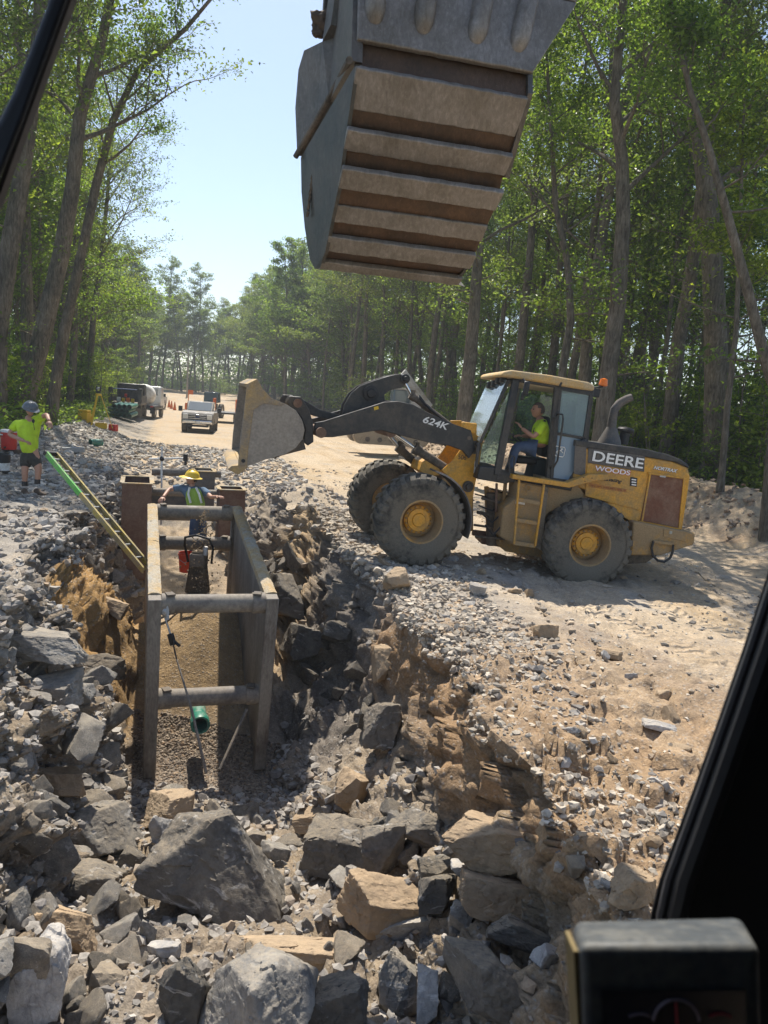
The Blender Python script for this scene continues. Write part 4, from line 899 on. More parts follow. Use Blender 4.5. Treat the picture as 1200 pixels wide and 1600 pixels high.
m = MB().ball(loc(cb, P3(258, 955, 9.25)), .055, 6, (1, 1, 1.3)).tube([loc(cb, P3(250, 948, 9.3)), loc(cb, P3(262, 948, 9.22)), loc(cb, P3(262, 968, 9.22))], .02, 6); m.build('shackle', GALV, cb)
q0, q1 = P3(386, 1108, 9.6), P3(343, 1203, 9.0)
tag(MB().tube([q0, q1], .02, 8).build('pry_bar', STEELD), 'dark steel pry bar leaning against the right wall of the near shield', 'pry bar')
tag(MB().lathe([(.02, -.03), (.075, -.02), (.08, .01), (.05, .05), (.015, .07)], 12, 'Z', M=Matrix.Translation(q1 + Vector((-.28, 0, .0)))).build('rock', ROCKL), 'rounded pale stone at the lower end of the sling cable', 'rock') if False else None
# ladder lying down the left bank
LYEL = dirty('yellow_fibreglass', (.48, .36, .05), (.33, .28, .17), .5, 5, .5); LGRN = dirty('green_fibreglass', (.10, .42, .07), (.3, .35, .2), .2, 5, .5)
la, lb_ = P3(80, 709, 13.0), P3(232, 892, 12.2); ld = (lb_ - la); LL = ld.length; ld.normalize()
ln_ = Vector((ld.z * -.2, 0, 1)); wv = Vector((.25, 1, .03)); wv = (wv - ld * wv.dot(ld)).normalized(); nv = ld.cross(wv) * -1
if nv.z < 0: nv = -nv
ML = Matrix(((ld[0], wv[0], nv[0], la[0]), (ld[1], wv[1], nv[1], la[1]), (ld[2], wv[2], nv[2], la[2]), (0, 0, 0, 1)))
lad = empty('ladder', mat=ML, label='green and yellow fibreglass ladder leading from the left bank down into the trench', cat='ladder')
for i, yy in enumerate((-.12, .12)):
    m = MB(); x1 = LL * .36 if i == 0 else .02
    def chan(m, a, b, y): s = 1 if y > 0 else -1; m.box(((a + b) / 2, y, 0), (b - a, .008, .085)).box(((a + b) / 2, y - s * .02, .039), (b - a, .032, .008)).box(((a + b) / 2, y - s * .02, -.039), (b - a, .032, .008)); return m
    chan(MB(), 0, LL * .36, yy).build('upper_rail', LGRN if i == 0 else LYEL, lad); chan(MB(), LL * .36 + .002, LL, yy * .98).build('lower_rail', LYEL, lad)
for k in range(int(LL / .3)): MB().tube([(.15 + k * .3, -.11, 0), (.15 + k * .3, .11, 0)], .018, 8).build('rung', GALV, lad)
MB().box((-.01, 0, 0), (.06, .28, .08)).build('top_cap', BLKP, lad, bevel=.01)
# grade rod
gr = empty('grade_rod', P3(253, 785, 16.6), label='pale upright grade rod with a horizontal target bar standing beyond the shields', cat='grade rod'); bpy.context.view_layer.update()
MB().tube([(0, 0, -.5), loc(gr, P3(253, 697, 16.6))], .022, 8).build('pole', WHITE, gr)
MB().tube([loc(gr, P3(233, 717, 16.6)), loc(gr, P3(288, 716, 16.6))], .02, 8).build('target_bar', WHITE, gr)
m = MB().ball(loc(gr, P3(253, 717, 16.6)), .055, 6); m.build('clamp', BLKP, gr); m = MB().box(loc(gr, P3(290, 715, 16.6)), (.09, .08, .16)).box(loc(gr, P3(290, 722, 16.6)), (.05, .05, .14)); m.build('laser_receiver', BLKP, gr, bevel=.01)
# bucket, rammer, falling gravel
def pail(p, r, h, col, lab, cat='bucket', rim=WHITE):
    e = empty('bucket', p, 0, lab, cat); MB().lathe([(r * .82, 0), (r, h), (r * .94, h), (r * .78, .02)], 20, 'Z').build('bucket_body', col, e)
    MB().lathe([(r * 1.05, h * .86), (r * 1.05, h * .92), (r * .99, h * .92), (r * .99, h * .86)], 20, 'Z', closed=True).build('rim', col, e)
    MB().tube([(-r, 0, h * .9), (-r * .8, -r * .7, h * .7), (0, -r * 1.15, h * .55), (r * .8, -r * .7, h * .7), (r, 0, h * .9)], .006, 5).build('handle', GALV, e); return e
pb = P3(291, 893, 13.9); pail(pb, .15, .36, plain('orange_red_plastic', (.75, .07, .02), .45), 'bright red bucket standing in the trench behind the rammer')
rm = empty('tamping_rammer', P3(308, 930, 12.9), 0, 'tamping rammer with a black loop handle standing in the trench', 'tamping rammer')
MB().box((0, 0, .03), (.28, .34, .06)).build('foot_plate', STEELD, rm, bevel=.015)
MB().lathe([(.09, .06)] + [(.085 + (.02 if i % 2 else 0), .1 + i * .035) for i in range(11)] + [(.09, .5)], 16, 'Z').build('bellows', BLKP, rm)
MB().box((0, .02, .62), (.26, .30, .24)).build('engine', dirty('dusty_engine', (.12, .10, .09), (.3, .24, .18), .6), rm, bevel=.03)
MB().box((.14, -.1, .80), (.07, .08, .16)).build('tank', WHITE, rm, bevel=.02); MB().prism([(-.2, .05), (-.1, .78), (.1, .78), (.2, .05)], -.1, .12).build('shroud', dirty('dusty_shroud', (.06, .05, .04), (.22, .16, .10), .6), rm, bevel=.03)
hp = [(-.2, .1, .55), (-.24, .0, .85), (-.2, -.15, 1.02), (0, -.2, 1.08), (.2, -.15, 1.02), (.24, 0, .85), (.2, .1, .55)]
MB().tube(hp, .02, 8).build('loop_handle', BLKP, rm)
n = 420; tt = rng.random(n); ca_, cb_ = np.array(P3(322, 800, 13.0)), np.array(P3(310, 925, 12.6)); C_ = ca_ + (cb_ - ca_) * tt[:, None] + rng.normal(size=(n, 3)) * (.04 + .14 * tt[:, None])
V0, F0 = ICO[0]; Q = V0[None] * (rng.uniform(.006, .018, (n, 1, 1))) + C_[:, None, :]
me = mesh_np('falling_gravel', Q.reshape(-1, 3), (F0[None] + (np.arange(n) * 12)[:, None, None]).reshape(-1, 3), plain('damp_gravel', (.33, .24, .14), .9)); tag(link('falling_gravel', me), kind='stuff')
# ---------------------------------------------------------------- the wheel loader
def Lm(pos, yaw, pitch): return Matrix.Translation(pos) @ Matrix.Rotation(yaw, 4, 'Z') @ Matrix.Rotation(-pitch, 4, 'Y')
RW = Vector(atD(918, 850, 12.86)); YAW = R(185); PIT = R(5.2); ART = R(9)
rot_ = Matrix.Rotation(YAW, 4, 'Z') @ Matrix.Rotation(-PIT, 4, 'Y')
TR = 1.07; RT = .745; WB = 1.515; WBF = 1.64
LP = RW - (rot_ @ Vector((-WB, TR + .1, RT)))
ML_ = Matrix.Translation(LP) @ rot_; MLi = ML_.inverted()
ld_ = empty('wheel_loader', mat=ML_, label='yellow and black wheel loader with a raised bucket parked on the trench bank', cat='wheel loader')
MFr = Matrix.Rotation(ART, 4, 'Z'); MFi = MFr.inverted()
def LR(px, py, y):
    """pixel -> rear-frame point on the plane y = const of the machine"""
    o = MLi @ Vector(CAM); d = MLi.to_3x3() @ Vector(ray(px, py)); k = (y - o.y) / d.y; return o + d * k
def LF(px, py, y):
    o = MFi @ (MLi @ Vector(CAM)); d = MFi.to_3x3() @ (MLi.to_3x3() @ Vector(ray(px, py))); k = (y - o.y) / d.y; return o + d * k
def pr(pts, y, f=LR): return [(lambda q: (q.x, q.z))(f(px, py, y)) for px, py in pts]
def lobj(mb, name, mat, parent=None, bevel=.012, front=False, smooth=35):
    o = mb.build(name, mat, parent or ld_, smooth=smooth, bevel=bevel)
    if front and parent is None: o.matrix_local = MFr
    return o
# tyres with lugs
def tyre_mb():
    m = MB(); r = RT; hw = .27
    prof = [(.345, -.2), (.36, -.235), (.44, -.262), (.56, -.272), (.66, -.255), (.705, -.225), (.722, -.18), (.728, 0), (.722, .18), (.705, .225), (.66, .255), (.56, .272), (.44, .262), (.36, .235), (.345, .2)]
    m.lathe(prof, 72, 'Y', closed=True)
    n = 26
    for k in range(n):
        for sg in (1, -1):
            a = 2 * math.pi * (k + (.5 if sg < 0 else 0)) / n; T = Matrix.Rotation(a, 4, 'Y')
            w_, t_ = .056, .042
            vs = []
            for (yy, rr, off) in ((.0, .722, -.015), (.10, .722, .01), (.19, .716, .045), (.255, .68, .06), (.272, .63, .06)):
                for (dx, dr) in ((-w_, -.03), (-w_ * .8, t_), (w_ * .8, t_), (w_, -.03)): vs.append((off + dx, sg * (yy + (0.0 if rr > .7 else .012)), rr + dr * (1 if rr > .69 else .5)))
            fs = []
            for i in range(4):
                for j in range(3): fs.append((i * 4 + j, i * 4 + j + 1, (i + 1) * 4 + j + 1, (i + 1) * 4 + j))
            fs += [(0, 1, 2, 3), (19, 18, 17, 16)]
            m.add(vs, fs, T)
    return m
TY = tyre_mb().build('tyre', RUB, None, smooth=30); TYM = TY.data; bpy.data.objects.remove(TY)
def rim_parts(side):
    s = side; m = MB()
    m.lathe([(.365, s * .215), (.372, s * .235), (.335, s * .24), (.325, s * .19), (.30, s * .10), (.295, -s * .02), (.295, -s * .06), (.05, -s * .06), (.05, -s * .1), (.35, -s * .2), (.36, s * 0)], 48, 'Y', closed=True)
    h = MB(); h.lathe([(.24, -s * .06), (.235, -s * .0), (.20, s * .02), (.19, s * .02), (.185, s * .05), (.115, s * .055), (.105, s * .075), (.01, s * .08)], 36, 'Y')
    b = MB()
    for k in range(16):
        a = 2 * math.pi * k / 16; b.lathe([(.016, -s * .0), (.016, s * .05), (.004, s * .055)], 6, 'Y', M=Matrix.Translation((math.sin(a) * .212, 0, math.cos(a) * .212)))
    return m, h, b
RIMS = {}
for s in (1, -1):
    m, h, b = rim_parts(s); os_ = [m.build('rim', YELD, None), h.build('hub', YEL, None), b.build('bolt_ring', YELD, None)]; RIMS[s] = [o.data for o in os_]
    for o in os_: bpy.data.objects.remove(o)
for (xx, sgn, fr) in ((-WB, 1, 0), (-WB, -1, 0), (WBF, 1, 1), (WBF, -1, 1)):
    Mw = Matrix.Translation((xx, sgn * TR, RT)) @ Matrix.Rotation(random.uniform(0, 1), 4, 'Y')
    t = link('wheel', TYM, ld_, (MFr if fr else Matrix.Identity(4)) @ Mw); t.name = 'tyre'
    for me, nm in zip(RIMS[sgn], ('rim', 'hub', 'bolt_ring')): tag(link(nm, me, t), kind='stuff' if nm == 'bolt_ring' else None)
# --- rear frame and hood
hoodY = .92
poly = pr([(913, 700), (945, 704), (1000, 712), (1048, 720), (1075, 730), (1079, 745), (1066, 830), (985, 812), (925, 770), (905, 762), (896, 745)], hoodY)
lobj(MB().prism(poly, -hoodY, hoodY), 'hood', YEL, bevel=.03)
# hood side panel with grey top, standing 2 cm proud
lobj(MB().prism(pr([(917.5, 724), (1005.5, 738), (999, 797), (914, 775)], hoodY), hoodY, hoodY + .018), 'side_door', YEL, bevel=.006)
lobj(MB().prism(pr([(919, 700), (1007, 712), (1006, 737), (918, 723)], hoodY), hoodY, hoodY + .019), 'grey_side_panel', GRYP, bevel=.006)
lobj(MB().prism(pr([(898, 693), (916, 698), (914, 744), (896, 740)], hoodY), hoodY, hoodY + .016), 'grey_corner_panel', GRYP, bevel=.006)
lobj(MB().prism(pr([(914, 777), (999, 799), (996, 820), (960, 800), (913, 786)], hoodY), hoodY, hoodY + .015), 'lower_panel', YEL, bevel=.006)
lobj(MB().prism(pr([(912, 788), (958, 803), (992, 822), (990, 832), (950, 812), (910, 800)], hoodY), hoodY, hoodY + .013), 'lower_rail', YEL, bevel=.006)
# grille
gq = pr([(1014, 741), (1067, 749), (1060, 825), (1000, 813)], hoodY)
lobj(MB().prism(gq, hoodY, hoodY + .012), 'grille_screen', BROWNM, bevel=.004)
for (a, b) in (((1012, 739), (1069, 747)), ((1069, 747), (1061, 827)), ((1061, 827), (999, 815)), ((1003, 815), (1016, 739))):
    A, B = LR(*a, hoodY + .02), LR(*b, hoodY + .02); lobj(MB().bar(A, B, .03, .03, upv=(0, 1, 0)), 'grille_frame', YEL, bevel=.005)
lobj(MB().bar(LR(1031, 744, hoodY + .03), LR(1040, 745, hoodY + .03), .03, .02, upv=(0, 1, 0)), 'grille_latch', GALV, bevel=.003)
# black top skin
tp = pr([(899, 687), (945, 693), (1010, 702), (1040, 709), (1062, 717), (1074, 725), (1077, 732), (1055, 722), (1008, 714), (898, 697)], hoodY)
lobj(MB().prism(tp, -hoodY - .01, hoodY + .022), 'hood_top', BLK, bevel=.02)
for px in (1024, 1041, 1060): lobj(MB().box(LR(px, 712 + (px - 1024) * .22, hoodY - .02), (.03, .06, .05)), 'hood_latch', BLKP, bevel=.006)
# counterweight / rear fender block
cw = pr([(990, 814), (1063, 829), (1087, 833), (1085, 851), (1033, 868), (985, 868)], 1.12)
lobj(MB().prism(cw, -1.12, 1.12), 'counterweight', YELD, bevel=.03)
lobj(MB().prism(pr([(1037, 825), (1074, 831), (1072, 847), (1036, 838)], 1.12), 1.12, 1.135), 'access_plate', YELD, bevel=.004)
lobj(MB().box(LR(1048, 832, 1.14), (.05, .012, .05)), 'reflector', plain('grey_reflector', (.35, .36, .33), .3), bevel=.003)
a, b = LR(1021, 846, 1.15), LR(1052, 850, 1.15); lobj(MB().bar(a, b, .05, .05, upv=(0, 1, 0)), 'step_bar', YELD, bevel=.006)
pts = [LR(x, y, 1.17) for x, y in ((1021, 846), (1018, 856), (1020, 868), (1028, 876), (1038, 878), (1047, 872), (1051, 862), (1052, 851))]
lobj(MB().tube(pts, .022, 8), 'step_loop', BLKP, bevel=0)
lobj(MB().prism(pr([(985, 866), (1030, 866), (1010, 880), (975, 882)], .7), -.7, .7), 'rear_underframe', STEELD, bevel=.02)
# rear wheel arch skirt and belly frame
lobj(MB().prism(pr([(778, 770), (800, 775), (905, 800), (985, 850), (985, 880), (900, 880), (790, 862), (775, 850)], .45), -.45, .45), 'rear_frame', YELD, bevel=.02)
lobj(MB().prism([(-1.9, .75), (-1.9, 1.0), (-1.2, 1.05), (-1.2, .6)], -.85, .85), 'rear_axle', STEELD, bevel=.05)
lobj(MB().prism(pr([(846, 745), (905, 758), (914, 775), (880, 792), (858, 800), (848, 812)], .86), .3, .88), 'rear_fender', YELD, bevel=.02)
# platform and yellow sill
sill = pr([(801, 741), (886, 754), (921, 741), (950, 741), (952, 749), (925, 752), (889, 762), (800, 748)], 1.08)
lobj(MB().prism(sill, .90, 1.10), 'platform_sill', YEL, bevel=.008)
lobj(MB().prism(pr([(801, 743), (886, 757), (884, 764), (800, 750)], .6), -.9, .9), 'platform', BLKP, bevel=.01)
for px in ((912, 746), (914, 752), (925, 747)): lobj(MB().box(LR(px[0], px[1], 1.105), (.016, .012, .016)), 'bolt', BLKP, bevel=0)
# tank box behind ladder
tank = pr([(808, 752), (850, 760), (846, 820), (842, 856), (800, 850), (780, 838), (786, 795), (806, 778)], 1.0)
lobj(MB().prism(tank, .42, 1.0), 'step_tank', YELD, bevel=.03)
lobj(MB().prism(pr([(849, 760), (857, 762), (846, 860), (838, 856)], 1.03), .35, 1.03), 'mud_flap', RUBL, bevel=.006)
for (a, b) in (((811, 750), (803, 850)), ((850, 757), (836, 853))):
    lobj(MB().bar(LR(*a, 1.13), LR(*b, 1.13), .035, .05, upv=(0, 1, 0)), 'ladder_rail', YEL, bevel=.006)
for (y1, y2) in ((780, 787), (812, 818), (848, 853)):
    f = (y1 - 750) / 100; a = LR(811 - 8 * f, y1, 1.11); b = LR(850 - 14 * f, y2, 1.11); lobj(MB().bar(a, b, .05, .07), 'ladder_step', YELD, bevel=.006)
lobj(MB().box(LR(813, 785, 1.01), (.16, .012, .06)), 'warning_decal', WHITE, bevel=0)
lobj(MB().tube([LR(825, 757, 1.04), LR(820, 762, 1.04), LR(823, 767, 1.04), LR(829, 766, 1.04), LR(829, 760, 1.04), LR(825, 757, 1.04)], .012, 6), 'tie_ring', YELD, bevel=0)
# articulation joint: hoses, cylinders, dark plates
art = [((752, 778), (800, 790), .55, .06, STEELD), ((745, 800), (800, 812), .45, .07, STEELD), ((740, 820), (795, 828), .5, .05, STEELD), ((742, 838), (790, 842), .6, .05, STEELD), ((760, 760), (764, 850), .3, .09, YELD), ((790, 752), (780, 850), .55, .07, YELD), ((776, 755), (775, 800), .7, .05, RUST), ((738, 832), (790, 838), .2, .12, RUST)]
for a, b, yy, w_, mm in art: lobj(MB().bar(LR(*a, yy), LR(*b, yy), w_, w_ * .8), 'joint_link', mm, bevel=.012)
for k in (0, 3, 5, 8):
    yy = .3 + .08 * k; a, b = LR(742 + k * 2, 772 + k * 6, yy), LR(792 - k, 765 + k * 7, yy); md = (a + b) / 2 + Vector((0, .1, -.10 - .03 * (k % 3))); lobj(MB().tube([a, a.lerp(md, .6), md, b.lerp(md, .6), b], .014, 6), 'hydraulic_hose', BLKP, bevel=0)
lobj(MB().tube([LR(768, 770, .4), LR(768, 852, .4)], .09, 14), 'articulation_pin', STEELD)
lobj(MB().prism(pr([(752, 850), (800, 858), (800, 846), (752, 836)], .3), -.3, .3), 'belly_plate', RUST, bevel=.01)
# hand wires, pump box
# --- cab
cabY = .80
def post(a, b, w_, d_, y, nm='cab_post', m=BLK): return lobj(MB().bar(LR(*a, y), LR(*b, y), w_, d_, upv=(0, 1, 0)), nm, m, bevel=.012)
for y in (cabY, -cabY):
    post((806, 594), (776, 742), .12, .10, y); post((872, 602), (857, 756), .13, .09, y); post((924, 611), (915, 690), .07, .08, y); post((916, 690), (912, 735), .07, .08, y)
    post((806, 592), (926, 611), .09, .09, y, 'cab_header')
post((776, 744), (857, 757), .12, .06, cabY, 'cab_floor_beam'); post((776, 744), (857, 757), .12, .06, -cabY, 'cab_floor_beam')
post((857, 757), (890, 759), .10, .06, cabY, 'cab_floor_beam'); post((890, 759), (913, 733), .10, .06, cabY, 'cab_floor_beam')
for a in ((806, 592), (924, 611)):
    A, B = LR(*a, cabY), LR(*a, cabY); B.y = -cabY; lobj(MB().bar(A, B, .09, .09), 'cab_header', BLK)
# lower front body of cab (dark)
lobj(MB().prism(pr([(750, 728), (777, 730), (800, 741), (800, 752), (790, 756), (744, 748)], cabY), -cabY, cabY + .02), 'cab_base', BLK, bevel=.02)
# roof: tan-yellow cap with overhang
rf = pr([(783, 588), (786, 581), (800, 578), (860, 586), (920, 597), (930, 603), (929, 611), (905, 608), (800, 590)], cabY + .1)
lobj(MB().prism(rf, -cabY - .1, cabY + .1), 'roof', dirty('faded_roof_paint', (.60, .36, .10), (.5, .38, .22), .5, 3), bevel=.035)
lobj(MB().prism(pr([(806, 594), (924, 612), (924, 616), (806, 599)], cabY), -cabY + .08, cabY - .08), 'headliner', plain('beige_headliner', (.45, .40, .30), .9), bevel=.01)
lobj(MB().prism(pr([(876, 597), (879, 598), (876, 604), (873, 603)], cabY + .1), cabY + .1, cabY + .106), 'roof_seam', BLKP, bevel=0)
# glass
GLS = glass('cab_glass', (.80, .90, .88), .02, .10, (.25, .33, .33)); GLD = glass('door_glass', (.62, .76, .80), .03, .32, (.27, .40, .50)); GLB = glass('film_covered_glass', (.5, .6, .7), .2, .85, (.24, .34, .44)); GLW = glass('sunlit_windscreen', (.85, .92, .95), .04, .30, (.62, .74, .78))  # windscreen tint is paler: sunlight put into its colour
def pane(pxs, y, m, nm, t=.008, yb=None): return lobj(MB().prism(pr(pxs, y), y - t, y), nm, m, bevel=0)
pane([(801, 600), (804, 602), (779, 727), (750, 722), (752, 700)], cabY - .02, GLS, 'side_window')
pane([(801, 600), (804, 602), (779, 727), (750, 722), (752, 700)], -cabY + .02, GLS, 'side_window')
pane([(877, 610), (921, 617), (911, 682), (870, 676)], cabY + .03, GLD, 'door_glass')
pane([(869, 680), (909, 686), (903, 725), (888, 750), (862, 746)], cabY + .035, GLB, 'lower_door_panel')
pane([(877, 610), (921, 617), (911, 682), (870, 676)], -cabY, GLS, 'side_window'); pane([(812, 612), (868, 618), (862, 690), (800, 690)], -cabY, GLS, 'side_window')
for (a, b) in (((876, 608), (923, 616)), ((923, 616), (913, 684)), ((870, 677), (912, 685)), ((876, 608), (868, 680)), ((868, 680), (861, 748)), ((861, 748), (889, 752)), ((889, 752), (905, 726)), ((905, 726), (911, 686))):
    lobj(MB().bar(LR(*a, cabY + .04), LR(*b, cabY + .04), .045, .04, upv=(0, 1, 0)), 'door_frame', BLK, bevel=.008)
# windscreen: a slanted pane between the front lower corners and the roof
A, B, C_, D_ = LR(792, 594, cabY - .05), LR(749, 690, cabY - .05), LR(749, 690, cabY - .05), LR(792, 594, cabY - .05); C_.y = D_.y = -cabY + .05
nvx = Vector((.008, 0, .004)); lobj(MB().add([A, B, C_, D_, A + nvx, B + nvx, C_ + nvx, D_ + nvx], [(0, 1, 2, 3), (7, 6, 5, 4), (0, 4, 5, 1), (1, 5, 6, 2), (2, 6, 7, 3), (3, 7, 4, 0)]), 'windscreen', GLW, bevel=0)
for y in (cabY - .03, -cabY + .03): lobj(MB().bar(LR(795, 594, y), LR(750, 692, y), .05, .04, upv=(0, 1, 0)), 'windscreen_frame', BLK, bevel=.008)
lobj(MB().bar(LR(748, 692, cabY - .03), LR(744, 730, cabY - .03), .05, .04, upv=(0, 1, 0)), 'windscreen_frame', BLK, bevel=.008)
A = LR(748, 694, .7); B = A.copy(); B.y = -.7; lobj(MB().bar(A, B, .06, .06), 'windscreen_frame', BLK)
lobj(MB().tube([LR(752, 688, .45), LR(770, 656, .45), LR(779, 632, .45)], .012, 6), 'wiper', BLKP, bevel=0)
# work lights under the roof front, mirror, grab rails, beacon
for (px, py, yy) in ((765, 602, -.3), (772, 600, 0.0), (786, 592, .55), (779, 595, .3)): lobj(MB().box(LR(px, py, yy), (.10, .16, .12)), 'work_light', BLKP, bevel=.02)
mb = MB().box(LR(822, 607, cabY + .28), (.10, .06, .24)); mb.build('mirror', BLKP, ld_, bevel=.03); lobj(MB().tube([LR(812, 596, cabY), LR(818, 592, cabY + .2), LR(822, 598, cabY + .28)], .014, 6), 'mirror_arm', BLKP, bevel=0)
lobj(MB().box(LR(816, 620, cabY + .2), (.06, .05, .12)), 'work_light', BLKP, bevel=.02)
lobj(MB().tube([LR(870, 648, cabY + .04), LR(872, 646, cabY + .12), LR(879, 648, cabY + .13), LR(880, 656, cabY + .13), LR(871, 720, cabY + .13), LR(865, 730, cabY + .05)], .016, 8), 'grab_rail', BLK, bevel=0)
lobj(MB().tube([LR(862, 660, cabY + .06), LR(866, 652, cabY + .12), LR(868, 652, cabY + .12), LR(861, 728, cabY + .12), LR(860, 732, cabY + .05)], .014, 8), 'grab_rail', BLK, bevel=0)
lobj(MB().tube([LR(797, 742, cabY + .1), LR(795, 720, cabY + .1), LR(799, 712, cabY + .1), LR(804, 714, cabY + .1), LR(802, 742, cabY + .1)], .015, 8), 'grab_rail', BLK, bevel=0)
lobj(MB().prism(pr([(908, 684), (914, 686), (911, 722), (903, 716)], cabY + .05), cabY + .02, cabY + .12), 'door_latch_box', BLKP, bevel=.02)
bc = LR(943, 598, .55); lobj(MB().lathe([(.05, -.06), (.075, -.045), (.075, -.02), (.07, 0), (.062, .06), (.02, .075)], 18, 'Z', M=Matrix.Translation(bc)), 'beacon_lamp', plain('amber_lens', (.85, .20, .01), .25), bevel=0)
lobj(MB().bar(LR(926, 606, .55), LR(942, 604, .55), .05, .03).box(LR(930, 614, .55), (.14, .1, .14)), 'beacon_bracket', BLKP, bevel=.01)
# interior: seat, console, wheel
lobj(MB().prism(pr([(838, 715), (857, 717), (855, 754), (828, 752)], .25), -.28, .28), 'operator_seat', plain('seat_cloth', (.05, .06, .06), .9), bevel=.05)
lobj(MB().prism(pr([(850, 650), (862, 652), (858, 716), (848, 714)], .25), -.22, .22), 'seat_back', plain('seat_cloth_back', (.045, .045, .05), .9), bevel=.05)
lobj(MB().prism(pr([(806, 712), (840, 716), (838, 726), (806, 724)], .25), -.28, .28), 'seat_cushion', BLKP, bevel=.03)
sw = LR(812, 690, .15); lobj(MB().lathe([(.19, -.012), (.205, 0), (.19, .012), (.175, 0)], 28, 'Z', M=Matrix.Translation(sw) @ rotm(0, -.6, 0), closed=True).bar((sw.x - .19, sw.y, sw.z), (sw.x + .19, sw.y, sw.z), .03, .015), 'steering_wheel', BLKP, bevel=0)
lobj(MB().bar(sw, LR(792, 735, .15), .09, .09), 'steering_column', BLKP)
# exhaust stack and air intake
ex = [LR(x, y, .35) for x, y in ((951, 695), (955, 672), (957, 655), (960, 640), (968, 630), (978, 624), (987, 621))]
lobj(MB().tube(ex, [.10, .085, .075, .075, .075, .07, .066], 16), 'exhaust_stack', GRYP, bevel=0)
lobj(MB().tube([LR(951, 697, .35), LR(953, 688, .35), LR(956, 668, .35)], [.22, .19, .09], 16), 'exhaust_base', GRYP, bevel=0)
ai = LR(974, 690, .1); lobj(MB().lathe([(.09, -.05), (.09, .16), (.15, .18), (.155, .22), (.13, .25), (.02, .27)], 20, 'Z', M=Matrix.Translation(ai)), 'air_intake', BLKP, bevel=0)
# --- lettering (flat print, modelled as thin raised letters)
def text(s, px, py, px2, py2, y, h, mat, nm, f=LR, shear=0, ext=.003, front=False, fat=0):
    cu = bpy.data.curves.new(nm, 'FONT'); cu.body = s; cu.size = 1; cu.extrude = ext / h; cu.shear = shear; cu.offset = fat; cu.align_x = 'LEFT'
    o = bpy.data.objects.new(nm, cu); COL.objects.link(o); bpy.context.view_layer.update()
    dg = bpy.context.evaluated_depsgraph_get(); me = bpy.data.meshes.new_from_object(o.evaluated_get(dg)); bpy.data.objects.remove(o)
    xs = [v.co.x for v in me.vertices]; x0, x1 = min(xs), max(xs); A, B = f(px, py, y), f(px2, py2, y); d = B - A; L = d.length; d.normalize(); n_ = Vector((0, 1, 0)); up = n_.cross(d)
    kx = L / (x1 - x0); ys_ = [v.co.y for v in me.vertices]; ky = h / (max(ys_) - min(ys_))
    M = Matrix(((d.x * kx, up.x * ky, n_.x * h, 0), (d.y * kx, up.y * ky, n_.y * h, 0), (d.z * kx, up.z * ky, n_.z * h, 0), (0, 0, 0, 1))) @ Matrix.Translation((-x0, -min(ys_), 0))
    me.transform(M); me.transform(Matrix.Translation(A)); me.materials.clear(); me.materials.append(mat); me.update()
    q = link(nm, me, ld_)
    if front: q.matrix_local = MFr
    return q
WT = plain('white_lettering', (.85, .85, .83), .5); BT = plain('black_lettering', (.02, .02, .02), .5); RT_ = plain('red_lettering', (.55, .04, .03), .5)
def bold(nm, s, a, b, y, h, mt, ring, **k):
    """heavy lettering with a contrasting outline behind it"""
    text(s, a[0] - .7, a[1] + .6, b[0] + .7, b[1] + .6, y, h * 1.09, ring, 'letter_outline', fat=.055, **k); text(s, a[0], a[1], b[0], b[1], y + .0045, h, mt, nm, fat=.018, **k)
hy = hoodY + .023
bold('maker_lettering', 'DEERE', (925, 720), (1004, 732.5), hy + .003, .175, WT, BT)
bold('owner_lettering', 'WOODS', (929, 735), (984, 743), hy, .085, WT, RT_)
text('Excavating', 934, 751, 971, 757, hy, .085, BT, 'owner_lettering', shear=.4, fat=.02)
DRL = plain('dull_red_lettering', (.35, .10, .05), .6)
for (a, b) in (((921, 755.5), (980, 765)), ((920.5, 760.5), (979.5, 769))): lobj(MB().bar(LR(*a, hy + .002), LR(*b, hy + .002), .006, .004, upv=(0, 1, 0)), 'lettering_rule', DRL, bevel=0)
mk = MB()
for k in range(38):
    if k % 7 == 6: continue
    x = 922 + k * 1.5; y = 758.2 + (x - 922) * .152; mk.bar(LR(x, y - 1.3, hy + .002), LR(x + (.5 if k % 3 else 0), y + 1.3, hy + .002), .007, .004, upv=(0, 1, 0))
lobj(mk, 'worn_small_lettering', DRL, bevel=0)['kind'] = 'stuff'
bold('dealer_lettering', 'NORTRAX', (1021, 733), (1058, 739), hoodY + .006, .06, WT, plain('brown_outline', (.12, .08, .03), .6), shear=.3)
lobj(MB().prism(pr([(985, 745), (996, 747), (995, 761), (984, 759)], hy), hy - .01, hy), 'decal', BLKP, bevel=0)
for k in range(3): lobj(MB().bar(LR(987, 749 + k * 4, hy + .002), LR(994, 750 + k * 4, hy + .002), .02, .004, upv=(0, 1, 0)), 'decal_line', WT, bevel=0)
# leaping-deer badge on the door film: rounded frame and a simple running figure
bd = cabY + .045
lobj(MB().tube([LR(x, y, bd) for x, y in ((867, 699), (869, 697), (882, 699), (883, 702), (881, 712), (879, 714), (868, 712), (866, 709), (867, 699))], .008, 5), 'door_badge', WT, bevel=0)
lobj(MB().tube([LR(x, y, bd) for x, y in ((869, 707), (872, 704), (876, 704), (879, 701))], .012, 5).tube([LR(x, y, bd) for x, y in ((872, 704), (870, 710))], .006, 4).tube([LR(x, y, bd) for x, y in ((876, 704), (880, 708))], .006, 4).tube([LR(x, y, bd) for x, y in ((878, 701), (875, 699))], .005, 4), 'door_badge', WT, bevel=0)
